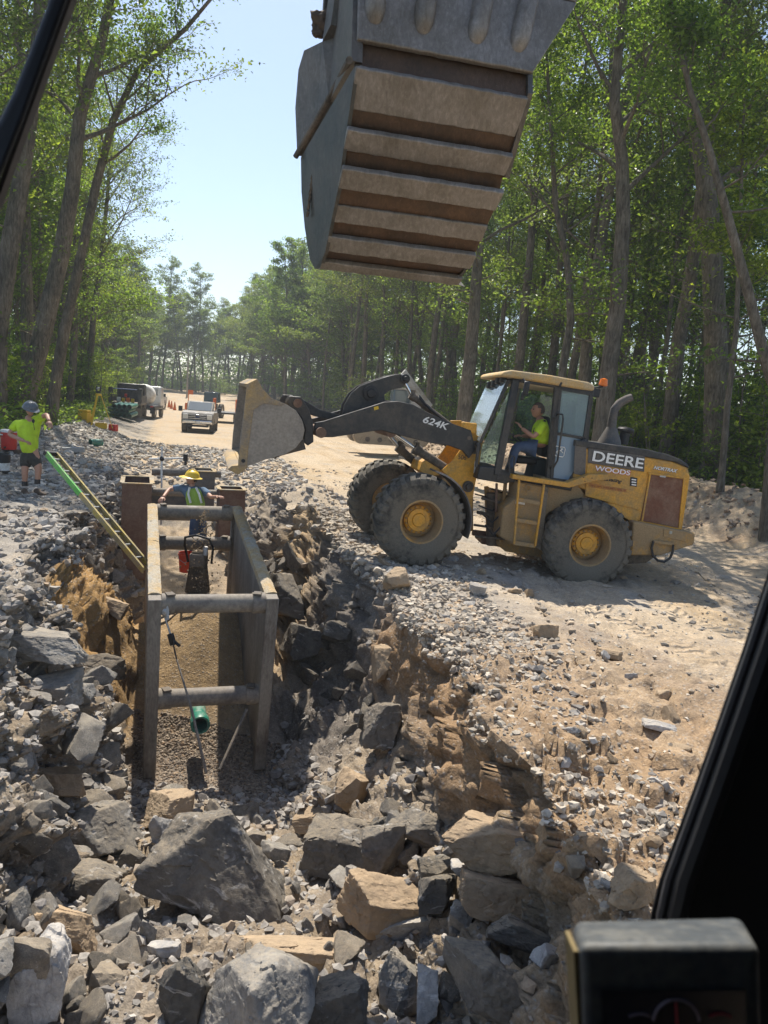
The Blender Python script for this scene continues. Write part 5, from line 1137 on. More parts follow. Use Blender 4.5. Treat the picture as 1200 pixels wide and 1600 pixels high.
# --- front frame (turned by the articulation)
fy = .42
tw = pr([(722, 688), (727, 661), (745, 661), (745, 680), (756, 686), (750, 720), (742, 760), (736, 800), (734, 815), (722, 812), (716, 770), (700, 745), (690, 735), (706, 722), (722, 700)], fy, LF)
for y0, y1 in ((fy - .05, fy), (-fy, -fy + .05)): lobj(MB().prism(tw, y0, y1), 'boom_tower', YEL, bevel=.01, front=True)
lobj(MB().prism(pr([(640, 790), (700, 742), (740, 760), (740, 830), (650, 840)], .35, LF), -.35, .35), 'front_frame', YELD, bevel=.02, front=True)
lobj(MB().prism(pr([(655, 735), (660, 722), (672, 716), (690, 727), (700, 742), (668, 744)], .3, LF), -.3, .3), 'cylinder_bracket', YEL, bevel=.01, front=True)
lobj(MB().box(LF(732, 668, fy + .05), (.26, .12, .17)), 'boom_pivot_block', YEL, bevel=.02, front=True)
for (px, py, r_, yy) in ((741, 699, .115, fy), (731, 760, .10, fy), (731, 684, .07, fy + .06)):
    q = LF(px, py, yy); lobj(MB().lathe([(r_, 0), (r_, .03), (r_ * .55, .035), (r_ * .5, .075), (.01, .08)], 20, 'Y', M=Matrix.Translation(q)), 'pivot_cap', STEELD, bevel=0, front=True)
text('506', 715.5, 717.5, 728, 719, fy + .004, .085, BT, 'number_lettering', f=LF, front=True)
lobj(MB().prism(pr([(742, 720), (747, 721), (745, 740), (740, 739)], fy + .004, LF), fy, fy + .006), 'warning_decal', WHITE, bevel=0, front=True)
# front fender arcs behind the near wheel
for sg in (1, -1):
    m = MB(); n = 12; vs = []; fs = []
    for i in range(n + 1):
        a = R(-12 + 92 * i / n) ; c, s_ = -math.cos(a), math.sin(a)   # from behind the wheel up over the top
        for (rr, yy) in ((.86, .78), (.86, 1.3), (.83, 1.33), (.83, .78)): vs.append((WBF + c * rr, sg * yy, RT + s_ * rr))
    for i in range(n):
        for j in range(4): fs.append((i * 4 + j, i * 4 + (j + 1) % 4, (i + 1) * 4 + (j + 1) % 4, (i + 1) * 4 + j))
    fs += [(0, 1, 2, 3), (n * 4 + 3, n * 4 + 2, n * 4 + 1, n * 4)]
    lobj(m.add(vs, fs), 'front_fender', GRYP, bevel=0, front=True)
ax_ = MB().lathe([(.16, -.85), (.2, -.3), (.26, 0), (.2, .3), (.16, .85)], 16, 'Y', M=Matrix.Translation((WBF, 0, RT))); lobj(ax_, 'front_axle', STEELD, bevel=0, front=True)
lobj(MB().lathe([(.16, -.85), (.2, -.3), (.26, 0), (.2, .3), (.16, .85)], 16, 'Y', M=Matrix.Translation((-WB, 0, RT))), 'axle_tube', STEELD, bevel=0)
# boom arms
by = .50
bo = [(742, 700), (722, 690), (714, 666), (700, 655), (680, 643), (655, 632), (630, 627), (605, 632), (570, 641), (530, 650), (505, 657), (488, 655), (470, 640), (452, 637), (449, 625), (462, 619), (478, 624), (492, 640), (505, 648), (500, 672), (520, 681), (560, 679), (590, 671), (612, 676), (640, 683), (665, 690), (690, 694), (720, 698), (738, 716)]
bo = [(742, 702), (735, 672), (712, 664), (690, 655), (665, 643), (645, 632), (622, 627), (600, 628), (575, 636), (540, 647), (505, 658), (492, 660), (490, 672), (497, 683), (520, 683), (545, 679), (578, 674), (595, 672), (612, 677), (640, 684), (672, 692), (700, 696), (722, 704), (732, 716)]
for y0, y1 in ((by - .04, by + .04), (-by - .04, -by + .04)): lobj(MB().prism(pr(bo, by, LF), y0, y1), 'boom_arm', BLK, bevel=.012, front=True)
lobj(MB().prism(pr([(605, 640), (640, 650), (650, 668), (612, 662)], by, LF), -by, by), 'cross_tube', BLK, bevel=.03, front=True)
lobj(MB().prism(pr([(583, 636), (590, 634), (591, 639), (584, 641)], by, LF), by + .04, by + .046), 'yellow_decal', YELP, bevel=0, front=True)
bold('model_lettering', '624K', (660, 660), (699, 672.5), by + .042, .12, WT, BT, f=LF, front=True, shear=.2)
# bell crank
bc_ = [(534, 650), (538, 632), (548, 615), (562, 603), (580, 596), (605, 588), (625, 584), (635, 590), (636, 597), (628, 606), (610, 609), (600, 617), (602, 630), (578, 636), (556, 645)]
for y0, y1 in ((.10, .15), (-.15, -.10)): lobj(MB().prism(pr(bc_, .13, LF), y0, y1), 'bell_crank', BLK, bevel=.01, front=True)
for (px, py, r_) in ((576, 614, .13), (629, 592, .08)): lobj(MB().lathe([(r_, -.2), (r_, .2), (r_ * .6, .205), (r_ * .5, .24), (.01, .245)], 22, 'Y', M=Matrix.Translation(LF(px, py, 0))), 'pivot_pin', BLKP, bevel=0, front=True)
# tilt cylinder and lift cylinders
def cyl(a, b, c, r1, r2, y, hose=True):
    A, B, C1 = LF(*a, y), LF(*b, y), LF(*c, y)
    lobj(MB().tube([A, B], r2, 12), 'cylinder_rod', CHROME, bevel=0, front=True); lobj(MB().tube([B, C1], r1, 16), 'cylinder_barrel', STEELD, bevel=0, front=True)
    d = (C1 - B).normalized(); lobj(MB().tube([B - d * .04, B + d * .07], r1 * 1.3, 14).box(B + Vector((0, .0, r1 * 1.2)), (.07, .08, .08)), 'cylinder_head', STEELD, bevel=0, front=True)
cyl((629, 592), (644, 619), (712, 672), .055, .03, 0); 
cyl((600, 670), (624, 700), (664, 738), .07, .038, -.35); cyl((608, 672), (650, 702), (694, 730), .075, .038, .28)
lobj(MB().lathe([(.09, -.5), (.09, .5)], 18, 'Y', M=Matrix.Translation(LF(601, 672, 0))), 'lift_pin', RUST, bevel=0, front=True)
for k in range(3): lobj(MB().tube([LF(655, 618 + k * 2, .05 * k), LF(672, 640, .05 * k), LF(700, 662, .05 * k), LF(715, 676, .05 * k)], .014, 6), 'hydraulic_hose', BLKP, bevel=0, front=True)
# push link from bell crank to bucket
for y0, y1 in ((.05, .10), (-.10, -.05)): lobj(MB().prism(pr([(536, 650), (500, 640), (470, 622), (452, 617), (448, 626), (462, 634), (490, 650), (520, 657)], .1, LF), y0, y1), 'push_link', BLK, bevel=.01, front=True)
# bucket: curved shell, side plates, lip, ears
BKG = dirty('worn_bucket_steel', (.23, .205, .18), (.33, .29, .24), .5, 2, .5, metal=.3, fine=25); BKY = dirty('scuffed_bucket_paint', (.50, .32, .10), (.28, .23, .17), .55, 1.4, .6)
bY = 1.33
side = [(386, 600), (402, 592), (410, 607), (424, 622), (446, 631), (462, 641), (472, 656), (476, 672), (473, 686), (462, 700), (446, 710), (415, 718), (388, 728), (372, 727), (374, 700), (380, 650)]
for y0, y1, mm in ((bY - .03, bY, BKG), (-bY, -bY + .03, BKG)): lobj(MB().prism(pr(side, bY, LF), y0, y1), 'bucket_side', mm, bevel=.006, front=True)
sp = pr([(402, 592), (410, 607), (424, 622), (446, 631), (462, 641), (472, 656), (476, 672), (473, 686), (462, 700), (446, 710), (415, 718), (388, 728), (372, 729)], bY, LF)
sc_ = (sum(p[0] for p in sp) / len(sp), sum(p[1] for p in sp) / len(sp))
inn = [(p[0] + (sc_[0] - p[0]) * .06, p[1] + (sc_[1] - p[1]) * .06) for p in sp]
n = len(sp); vs = []; fs = []
for y in (-bY + .03, bY - .03):
    vs += [(x, y, z) for x, z in sp] + [(x, y, z) for x, z in inn]
for i in range(n - 1):
    for o0, o1 in ((0, 1),):
        fs.append((i, i + 1, 2 * n + i + 1, 2 * n + i)); fs.append((n + i, 3 * n + i, 3 * n + i + 1, n + i + 1))
fs += [(0, 2 * n, 3 * n, n), (n - 1, 2 * n - 1, 4 * n - 1, 3 * n - 1)]
lobj(MB().add(vs, fs), 'bucket_shell', BKY, bevel=0, front=True)
lobj(MB().prism(pr([(386, 600), (402, 592), (410, 607), (424, 622), (446, 631), (440, 634), (412, 630), (396, 640), (388, 700), (386, 727), (372, 727), (376, 690)], bY + .004, LF), bY + .001, bY + .012), 'side_edge', BKY, bevel=.004, front=True)
lobj(MB().prism(pr([(384, 726), (388, 730), (372, 742), (356, 733), (362, 728)], bY, LF), -bY, bY), 'cutting_edge', BKY, bevel=.006, front=True)
lobj(MB().prism(pr([(386, 600), (402, 592), (404, 600), (388, 606)], bY, LF), -bY, bY), 'bucket_top_lip', BKY, bevel=.006, front=True)
lobj(MB().prism(pr([(474, 686), (478, 702), (440, 712), (430, 716), (446, 708)], bY * .9, LF), -bY * .9, bY * .9), 'wear_plate', STEELD, bevel=.006, front=True)
lobj(MB().prism(pr([(446, 629), (452, 619), (470, 620), (482, 640), (488, 660), (489, 690), (480, 696), (474, 690), (476, 668), (468, 648)], .55, LF), .42, .47), 'bucket_ear', BLK, bevel=.01, front=True)
lobj(MB().prism(pr([(446, 629), (452, 619), (470, 620), (482, 640), (488, 660), (489, 690), (480, 696), (474, 690), (476, 668), (468, 648)], .55, LF), .58, .63), 'bucket_ear', BLK, bevel=.01, front=True)
lobj(MB().prism(pr([(446, 629), (452, 619), (470, 620), (482, 640), (488, 660), (489, 690), (480, 696), (474, 690), (476, 668), (468, 648)], .55, LF), -.6, -.5), 'bucket_ear', BLK, bevel=.01, front=True)
for (px, py, r_) in ((493, 672, .085), (458, 628, .07)): lobj(MB().lathe([(r_, -.66), (r_, .66)], 18, 'Y', M=Matrix.Translation(LF(px, py, 0))), 'pivot_pin', RUST, bevel=0, front=True)
for (px, py) in ((380, 720),): lobj(MB().lathe([(.03, 0), (.03, .01)], 10, 'Y', M=Matrix.Translation(LF(px, py, bY + .014))), 'side_bolt', BLKP, bevel=0, front=True)
# ---------------------------------------------------------------- the excavator the picture is taken from: digging bucket, arm, cab
ex_ = empty('excavator', (0, 0, 0), 0, 'large excavator seen from inside its cab with its worn ribbed digging bucket hanging overhead', 'excavator')
BW = 1.4; Bn = Vector((0.97392933, 0.22673329, -0.00732572)); Bq = Vector(atD(545, 200, 5.88779))
def LB(px, py, off=0.0):
    d = Vector(ray(px, py)); o = Vector(CAM); k = ((Bq + Bn * off) - o).dot(Bn) / d.dot(Bn); return o + d * k
def streak(name, base, dirt, amt=.5, spec=.5):
    """steel scoured lengthwise: fine scratches along the digging direction"""
    m, nt, bs = newmat(name); v = coords(nt); mp = nt.nodes.new('ShaderNodeMapping'); mp.inputs['Scale'].default_value = (9, 3.5, 4.5); mp.inputs['Rotation'].default_value = (0, .1, 0); nt.links.new(v, mp.inputs[0])
    a = noise(nt, 4, 6, .7, mp.outputs[0], .5); b = noise(nt, 2.2, 5, .6, v); c = noise(nt, 14, 4, .7, mp.outputs[0], .2)
    col = mix(nt, ramp(nt, b, [(.4, (0, 0, 0)), (.62, (1, 1, 1))]), base, dirt)
    col = mix(nt, 1.0, col, ramp(nt, a, [(.3, (.72, .70, .68)), (.55, (1, 1, 1)), (.75, (1.45, 1.44, 1.42))]), 'MULTIPLY')
    col = mix(nt, ramp(nt, c, [(.62, (0, 0, 0)), (.72, (amt,) * 3)]), col, (.42, .38, .33)); nt.links.new(col, bs.inputs['Base Color'])
    bs.inputs['Roughness'].default_value = .5; bs.inputs['Metallic'].default_value = .35; bs.inputs['Specular IOR Level'].default_value = .4; bump(nt, bs, a, .35, .006); return m
WEAR = streak('scoured_wear_bar', (.27, .255, .24), (.19, .175, .155), .8); SHELL = streak('earthy_shell_steel', (.075, .05, .034), (.12, .075, .048), .2); SIDEM = streak('bucket_side_steel', (.060, .068, .066), (.10, .095, .085), .15); CHEEK = streak('cheek_steel', (.15, .135, .12), (.10, .10, .095), .35)
bk = MB()
Ls = [(566, -260), (560, -60), (557, 66), (556, 106), (546, 172), (536, 237), (528, 296), (517, 348), (508, 394), (499, 418)]
curve = []
for q in Ls:
    a = LB(*q); curve.append(a)
back = Vector((-.25, 1, .3)).normalized()
# surface normal (outwards, towards the viewer and down)
def outn(i):
    t = (curve[min(i + 1, len(curve) - 1)] - curve[max(i - 1, 0)]).normalized(); n_ = t.cross(Bn).normalized()
    return n_ if n_.y < 0 or n_.z < -.5 else -n_
inw = []
vs = []; fs = []; n = len(curve)
for i, a in enumerate(curve):
    o_n = outn(i); s0 = a - o_n * .05
    vs += [s0, s0 + Bn * BW, s0 - o_n * .04, s0 + Bn * BW - o_n * .04]
for i in range(n - 1):
    b = i * 4; c = b + 4; fs += [(b, b + 1, c + 1, c), (b + 2, c + 2, c + 3, b + 3), (b, c, c + 2, b + 2), (b + 1, b + 3, c + 3, c + 1)]
fs += [(0, 2, 3, 1), (4 * n - 4, 4 * n - 3, 4 * n - 1, 4 * n - 2)]
bkt = MB().add(vs, fs).build('digging_bucket', SHELL, ex_, smooth=0)
def strip(p0, p1, name, th=.045, inset=.0, mt=WEAR, wig=.0035, nseg=26, bev=.01, par=bkt, w0=0, w1=0):
    """a wear bar across the whole width, edges slightly worn"""
    t = (p1 - p0); n_ = t.cross(Bn).normalized(); n_ = n_ if n_.y < 0 else -n_
    vs = []; fs = []
    for i in range(nseg + 1):
        o = Bn * (inset + (BW - 2 * inset) * i / nseg); q0, q1, h0 = random.uniform(-wig, wig), random.uniform(-wig, wig), random.uniform(-.004, .004); oa = Bn * ((w0 or BW) * i / nseg); ob_ = Bn * ((w1 or BW) * i / nseg)
        a = p0 + oa + t.normalized() * q0; b = p1 + ob_ + t.normalized() * q1
        vs += [a - n_ * .053, a + n_ * h0, b + n_ * h0, b - n_ * .053]
    for i in range(nseg):
        for j in range(4): fs.append((i * 4 + j, i * 4 + (j + 1) % 4, (i + 1) * 4 + (j + 1) % 4, (i + 1) * 4 + j))
    fs += [(0, 1, 2, 3), (nseg * 4 + 3, nseg * 4 + 2, nseg * 4 + 1, nseg * 4)]
    return MB().add(vs, fs).build(name, mt, par, smooth=30, bevel=bev)
for (ya, yb) in ((105, 171), (203, 236), (264, 295), (320, 347), (370, 393), (410, 421)):
    def xl__(y): return float(np.interp(y, [60, 105, 171, 203, 236, 264, 295, 320, 347, 370, 393, 420], [558, 556, 545, 543, 536, 535, 528, 522, 517, 513, 508, 499]))
    strip(LB(xl__(ya), ya), LB(xl__(yb), yb), 'wear_bar')
strip(LB(563, -70), LB(558, 60), 'heel_plate', wig=.003, w0=1.80, w1=1.43); strip(LB(566, -250), LB(563, -72), 'heel_plate', wig=.003, w0=1.8, w1=1.8)
# rounded finger shrouds of the heel
for (x1, y1, x0, y0, r_) in ((585, 42, 590, -250, .082), (670, 62, 690, -250, .082), (766, 82, 800, -240, .082), (843, 98, 905, -230, .082)):
    u = (x1 - 557) / (868 - 557) * BW
    a = LB(557, 66) + (LB(566, -250) - LB(557, 66)) * .1 + Bn * u; b = LB(566, -250) + Bn * u * 1.25; t = (b - a).normalized(); n_ = t.cross(Bn).normalized(); n_ = n_ if n_.y < 0 else -n_
    pts = [a - n_ * .05, a + t * .03 - n_ * .01, a + t * .10 + n_ * .04, a + t * .3 + n_ * .05, b + n_ * .05]
    MB().tube(pts, [r_ * .55, r_ * .85, r_, r_, r_], 16).build('heel_shroud', WEAR, bkt, smooth=60)
# side plates
S = lambda px, py, D: Vector(atD(px, py, D))
left = [LB(556, 100), LB(546, 172), LB(536, 237), LB(528, 296), LB(517, 348), LB(508, 394), LB(499, 420)]
rear = [S(492, 420, 7.3), S(484, 405, 7.45), S(476, 355, 7.45), S(471, 300, 7.4), S(470, 246, 7.3)]
poly = left + rear; inner = [p + Bn * .03 for p in poly]; k = len(poly)
MB().add(poly + inner, [tuple(range(k)), tuple(range(2 * k - 1, k - 1, -1))] + [(i, k + i, k + (i + 1) % k, (i + 1) % k) for i in range(k)]).build('side_plate', SIDEM, bkt, smooth=20)
up_ = [LB(561, -200), LB(558, 20), LB(556, 96), S(520, 160, 6.75), S(500, 195, 7.0), S(470, 244, 7.3), S(467, 170, 7.25), S(472, 110, 7.1), S(481, 80, 6.95), S(510, 66, 6.7), S(523, 40, 6.5), S(535, -40, 6.4), S(545, -200, 6.4)]
off = Bn * -.035; poly = [p + off for p in up_]; inner = [p + Bn * .05 for p in up_]; k = len(poly)
import bmesh
def ngon_solid(A, B, name, mt, par, bevel=0):
    k = len(A); me = bpy.data.meshes.new(name); bm = bmesh.new(); va = [bm.verts.new(p) for p in A]; vb = [bm.verts.new(p) for p in B]
    fa = bm.faces.new(va); fb = bm.faces.new(vb[::-1])
    for i in range(k): bm.faces.new((va[i], vb[i], vb[(i + 1) % k], va[(i + 1) % k]))
    bmesh.ops.triangulate(bm, faces=[fa, fb]); bmesh.ops.recalc_face_normals(bm, faces=bm.faces); bm.to_mesh(me); bm.free(); me.materials.append(mt)
    return link(name, me, par)
ngon_solid(poly, inner, 'side_cheek', CHEEK, bkt)
MB().tube([p + Bn * -.05 for p in (LB(556, 96), S(540, 124, 6.4), S(520, 160, 6.75), S(500, 195, 7.0), S(470, 246, 7.3))], .028, 8).build('cheek_edge', STEELD, bkt)
mb = MB()
for i in range(9): mb.box(S(497 - i * 1.6, 238 + i * 12, 6.95 + .03 * i) + Bn * -.02, (.02, .03, .06 + .02 * (i % 2)), r=rotm(.1 * i, .3, 0))
mb.build('weld_scar', STEELD, bkt)
# right side plate and interior back, seen only from elsewhere
Rr = [p + Bn * (BW - .05) + Vector((0, .06, .02)) for p in left] + [p + Bn * (BW + .1) for p in rear]
ngon_solid(Rr, [p + Bn * .03 for p in Rr], 'side_plate', SIDEM, bkt)
ngon_solid([up_[0] + Bn * BW, up_[1] + Bn * BW, up_[2] + Bn * BW, left[2] + Bn * BW, up_[5] + Bn * (BW + .1), up_[7] + Bn * (BW + .1), up_[9] + Bn * (BW + .1), up_[12] + Bn * (BW + .1)], [p + Bn * (BW + .04) for p in (up_[0], up_[1], up_[2], left[2], up_[5] + Bn * .1, up_[7] + Bn * .1, up_[9] + Bn * .1, up_[12] + Bn * .1)], 'side_cheek', CHEEK, bkt)
# linkage, hoses and dirt clump at the upper left, the stick above
MB().bar(S(516, 50, 6.9), S(528, -120, 6.6), .16, .2).build('bucket_link', BLKP, bkt, bevel=.02)
V_, F_ = rock_pts(777, 3, (.12, .1, .1), 9, .2); cl = mesh_np('mud_clump', V_ + np.array(S(508, 42, 6.8)), F_, BOOT, smooth=True); link('mud_clump', cl, bkt)
V_, F_ = rock_pts(778, 3, (.06, .05, .05), 9, .2); link('mud_clump', mesh_np('mud_clump', V_ + np.array(S(495, 52, 6.8)), F_, BOOT, smooth=True), bkt)
MB().tube([S(489, 54, 6.8), S(500, 42, 6.8), S(512, 30, 6.8), S(528, 15, 6.7)], .018, 6).build('torn_hose', BLKP, bkt)
cB = LB(560, -200) + Bn * BW / 2
MB().bar(cB + Vector((0, .5, -.1)), cB + Vector((.2, -1.0, 2.6)), .42, .6).build('stick', YELD, ex_, bevel=.03)
MB().bar(cB + Vector((.2, -1.1, 2.5)), Vector((1.75, -.5, 2.6)), .5, .7).build('boom', YELD, ex_, bevel=.03)
# --- cab around the camera
CABM = plain('cab_black_trim', (.012, .012, .014), .55, bmp=.2)
def plate(pix, D0, D1, name, mt, par=ex_, bevel=.012):
    A = [S(x, y, D0) for x, y in pix]; B = [S(x, y, D1) for x, y in pix]; o = ngon_solid(A, B, name, mt, par)
    if bevel:
        b = o.modifiers.new('bevel', 'BEVEL'); b.width = bevel; b.segments = 3; b.limit_method = 'ANGLE'; b.angle_limit = R(40)
    return o
plate([(1230, 800), (1200, 893), (1160, 1015), (1120, 1130), (1082, 1235), (1052, 1315), (1030, 1375), (1017, 1425), (1010, 1490), (1004, 1800), (1420, 1800), (1420, 800)], .92, 1.0, 'window_pillar', CABM)
sealp = [S(x, y, .915) for x, y in ((1240, 812), (1212, 896), (1172, 1018), (1132, 1133), (1095, 1238), (1066, 1318), (1045, 1377), (1033, 1430), (1026, 1500))]
MB().tube(sealp, .006, 8).build('rubber_seal', plain('grey_seal', (.05, .05, .055), .4), ex_)
MB().tube([S(x + 26, y, .905) for x, y in ((1240, 812), (1212, 896), (1172, 1018), (1132, 1133), (1095, 1238), (1066, 1318), (1045, 1377), (1033, 1430), (1026, 1500))], .012, 8).build('pillar_trim', CABM, ex_)
plate([(126, -60), (106, 0), (78, 76), (37, 188), (0, 280), (-40, 376), (-70, 300), (0, 186), (22, 142), (72, 14), (95, -60)], .85, .92, 'window_pillar', CABM, bevel=.006)
MB().bar(S(134, -60, .93), S(-25, 376, .93), .006, .012, upv=Vector(_f)).build('rubber_seal', plain('dusty_seal', (.10, .09, .085), .7), ex_)
def cbox(c, d, nm): return MB().box(c, d).build(nm, CABM, ex_, bevel=.01)
cbox((.15, .05, H + .80), (1.7, 2.1, .05), 'cab_roof'); cbox((-.78, -.4, H - .3), (.04, 1.2, 2.1), 'cab_wall'); cbox((1.02, .1, H - .35), (.04, 1.6, 2.2), 'cab_wall'); cbox((.15, -.98, H - .3), (1.8, .04, 2.2), 'cab_wall'); cbox((.15, -.2, H - 1.42), (1.7, 1.5, .05), 'cab_floor')  # unseen rest of the cab, built to keep sun off trim and monitor
# monitor
MONM = dirty('scuffed_monitor_plastic', (.06, .07, .08), (.13, .13, .12), .25, 14, .5, dr=.7, fine=90)
Dm = .60
mA = [(893, 1436), (905, 1428), (1150, 1428), (1168, 1434), (1192, 1472), (1196, 1800), (905, 1800)]
front = [S(x, y, Dm) for x, y in ((903, 1476), (1188, 1476), (1192, 1800), (914, 1800))]
rearp = [S(x, y, Dm + .07) for x, y in ((893, 1437), (1160, 1430), (1192, 1780), (930, 1780))]
mon = MB().add(front + rearp, [(0, 1, 2, 3), (7, 6, 5, 4), (0, 4, 5, 1), (1, 5, 6, 2), (2, 6, 7, 3), (3, 7, 4, 0)]).build('monitor', MONM, ex_, bevel=.009, seg=4)
plate([(940, 1548), (1165, 1548), (1168, 1790), (948, 1790)], Dm - .003, Dm - .0015, 'screen', plain('dim_screen', (.035, .035, .045), .2), mon, 0)
mg = plain('gauge_grey', (.30, .24, .28), .5)
def arc(cx, cy, r_, a0, a1, w_, nm, m): MB().tube([S(cx + r_ * math.cos(R(a)), cy - r_ * math.sin(R(a)), Dm - .0045) for a in np.linspace(a0, a1, 20)], w_, 6).build(nm, m, mon)
arc(1057, 1598, 36, 5, 175, .0012, 'gauge_arc', mg); arc(1000, 1618, 34, 60, 120, .001, 'gauge_arc', mg); arc(1125, 1618, 34, 60, 120, .001, 'gauge_arc', plain('gauge_red', (.35, .04, .05), .5))
MB().tube([S(1058, 1600, Dm - .005), S(1056, 1566, Dm - .005)], .001, 5).build('gauge_needle', plain('needle_red', (.4, .03, .05), .5), mon)
MB().bar(S(893, 1470, Dm + .02), S(913, 1800, Dm + .02), .004, .03, upv=Vector(_f)).build('yellow_edge', plain('yellow_edge_trim', (.16, .12, .05), .8), mon)
MB().bar(Vector(atD(1050, 1700, Dm + .03)), Vector(atD(1080, 2600, Dm + .1)), .06, .06).build('monitor_stalk', CABM, mon)
# ---------------------------------------------------------------- people
def skin(name, verts, edges, mat, parent, root=0, sub=2):
    """verts: [(point, radius or (rx, ry))]"""
    me = bpy.data.meshes.new(name); me.from_pydata([tuple(v[0]) for v in verts], edges, []); me.materials.append(mat)
    o = link(name, me, parent); m = o.modifiers.new('skin', 'SKIN'); m.use_smooth_shade = True; m.branch_smoothing = .6
    for i, v in enumerate(verts): r_ = v[1]; me.skin_vertices[0].data[i].radius = (r_, r_) if not isinstance(r_, tuple) else r_; me.skin_vertices[0].data[i].use_root = (i == root)
    s = o.modifiers.new('sub', 'SUBSURF'); s.levels = sub; s.render_levels = sub
    return o
def hand(p, d, side, parent, s=1.0):
    """palm with four unequal bent fingers and a thumb"""
    d = Vector(d).normalized(); up = Vector((0, 0, 1)); x = d.cross(up)
    if x.length < .1: x = Vector((1, 0, 0))
    x.normalize(); u = x.cross(d); p = Vector(p); m = MB()
    T = Matrix(((x[0], d[0], u[0], p[0]), (x[1], d[1], u[1], p[1]), (x[2], d[2], u[2], p[2]), (0, 0, 0, 1)))
    m.lathe([(.012, 0), (.04, .02), (.045, .055), (.042, .085), (.01, .095)], 10, 'Y', M=T @ Matrix.Diagonal((1, 1, .42, 1)))
    for k, L in enumerate((.062, .075, .07, .055)):
        xx = -.033 + .022 * k; m.tube([(xx, .08, 0), (xx * 1.1, .08 + L * .5, -.006), (xx * 1.1, .08 + L * .85, -.022), (xx * 1.05, .08 + L * .95, -.04)], [.0105, .010, .009, .006], 7, M=T)
    sd = -1 if side > 0 else 1; m.tube([(.03 * sd, .02, 0), (.06 * sd, .05, -.01), (.065 * sd, .085, -.018)], [.014, .012, .008], 7, M=T)
    o = m.build('hand', SKIN, parent, smooth=60); return o
def head(p, fwd_, parent, up=(0, 0, 1), hair=(.05, .035, .025), s=1.0, haircap=True):
    f = Vector(fwd_).normalized(); u = Vector(up).normalized(); f = (f - u * f.dot(u)).normalized(); r_ = f.cross(u)
    M = Matrix(((f[0], -r_[0], u[0], p[0]), (f[1], -r_[1], u[1], p[1]), (f[2], -r_[2], u[2], p[2]), (0, 0, 0, 1))) @ Matrix.Scale(s, 4)
    V, Fc = ICO[4]; V = V * np.array([.098, .078, .122])
    low = np.clip(-V[:, 2] / .12, 0, 1); V[:, 1] *= 1 - .30 * low; V[:, 0] *= 1 - .12 * low; V[:, 0] += .015 * low
    face = V[:, 0] > .03
    def push(cx, cy, cz, r, amt): 
        g_ = np.exp(-(((V[:, 1] - cy) / r) ** 2 + ((V[:, 2] - cz) / (r * 1.1)) ** 2)) * face; V[:, 0] += amt * g_
    push(0, 0, -.012, .016, .020); push(0, 0, .004, .012, .010); push(0, .03, .014, .015, -.010); push(0, -.03, .014, .015, -.010); push(0, 0, -.052, .020, .006); push(0, 0, -.085, .02, .012); push(0, 0, .035, .04, .005)
    me = mesh_np('head', V, Fc, SKIN, smooth=True); h = link('head', me, parent, M)
    for s_ in (1, -1):
        MB().ball((.0, s_ * .076, -.004), .022, 6, (.8, .35, 1.25)).build('ear', SKIN, h, smooth=60)
        MB().ball((.083, s_ * .030, .012), .011, 6).build('eye', BLKP, h, smooth=60)
    MB().tube([(.092, -.022, -.046), (.099, 0, -.047), (.092, .022, -.046)], .004, 5).build('mouth', plain('lips', (.32, .12, .09), .6), h)
    if haircap:
        Vh, Fh = ICO[3]; Vh = Vh * np.array([.103, .084, .126]); keep = (Vh[:, 2] > .02 - Vh[:, 0] * -.2) | ((Vh[:, 0] < -.01) & (Vh[:, 2] > -.05))
        keep &= ~((Vh[:, 0] > .04) & (Vh[:, 2] < .07)); fk = Fh[keep[Fh].all(1)]; link('hair', mesh_np('hair', Vh, fk, plain('hair', hair, .9), smooth=True), h)
    return h, M
def hardhat(M, mat, parent, full=False):
    m = MB(); m.lathe([(.142, .035), (.143, .045), (.135, .075), (.118, .115), (.085, .148), (.045, .163), (.004, .166)], 28, 'Z')
    h = m.build('hard_hat', mat, parent, mw=M, smooth=50)
    br = MB(); vs = []; n = 28; fs = []
    for i in range(n):
        a = 2 * math.pi * i / n; e = (.05 if full else .012) + .055 * max(0, math.cos(a)) ** 1.5; c, s_ = math.cos(a), math.sin(a)
        vs += [(c * .139, s_ * .139, .045), (c * (.142 + e), s_ * (.142 + e * .8), .032 - e * .15), (c * (.142 + e), s_ * (.142 + e * .8), .027 - e * .15), (c * .136, s_ * .136, .036)]
    for i in range(n):
        for j in range(4): fs.append((i * 4 + j, i * 4 + (j + 1) % 4, ((i + 1) % n) * 4 + (j + 1) % 4, ((i + 1) % n) * 4 + j))
    br.add(vs, fs).build('brim', mat, h, smooth=50)
    for k in (-1, 0, 1): MB().tube([(.12, k * .03, .10), (.07, k * .03, .158), (0, k * .03, .170), (-.07, k * .03, .158), (-.12, k * .03, .10)], .006, 6).build('ridge', mat, h)
    return h
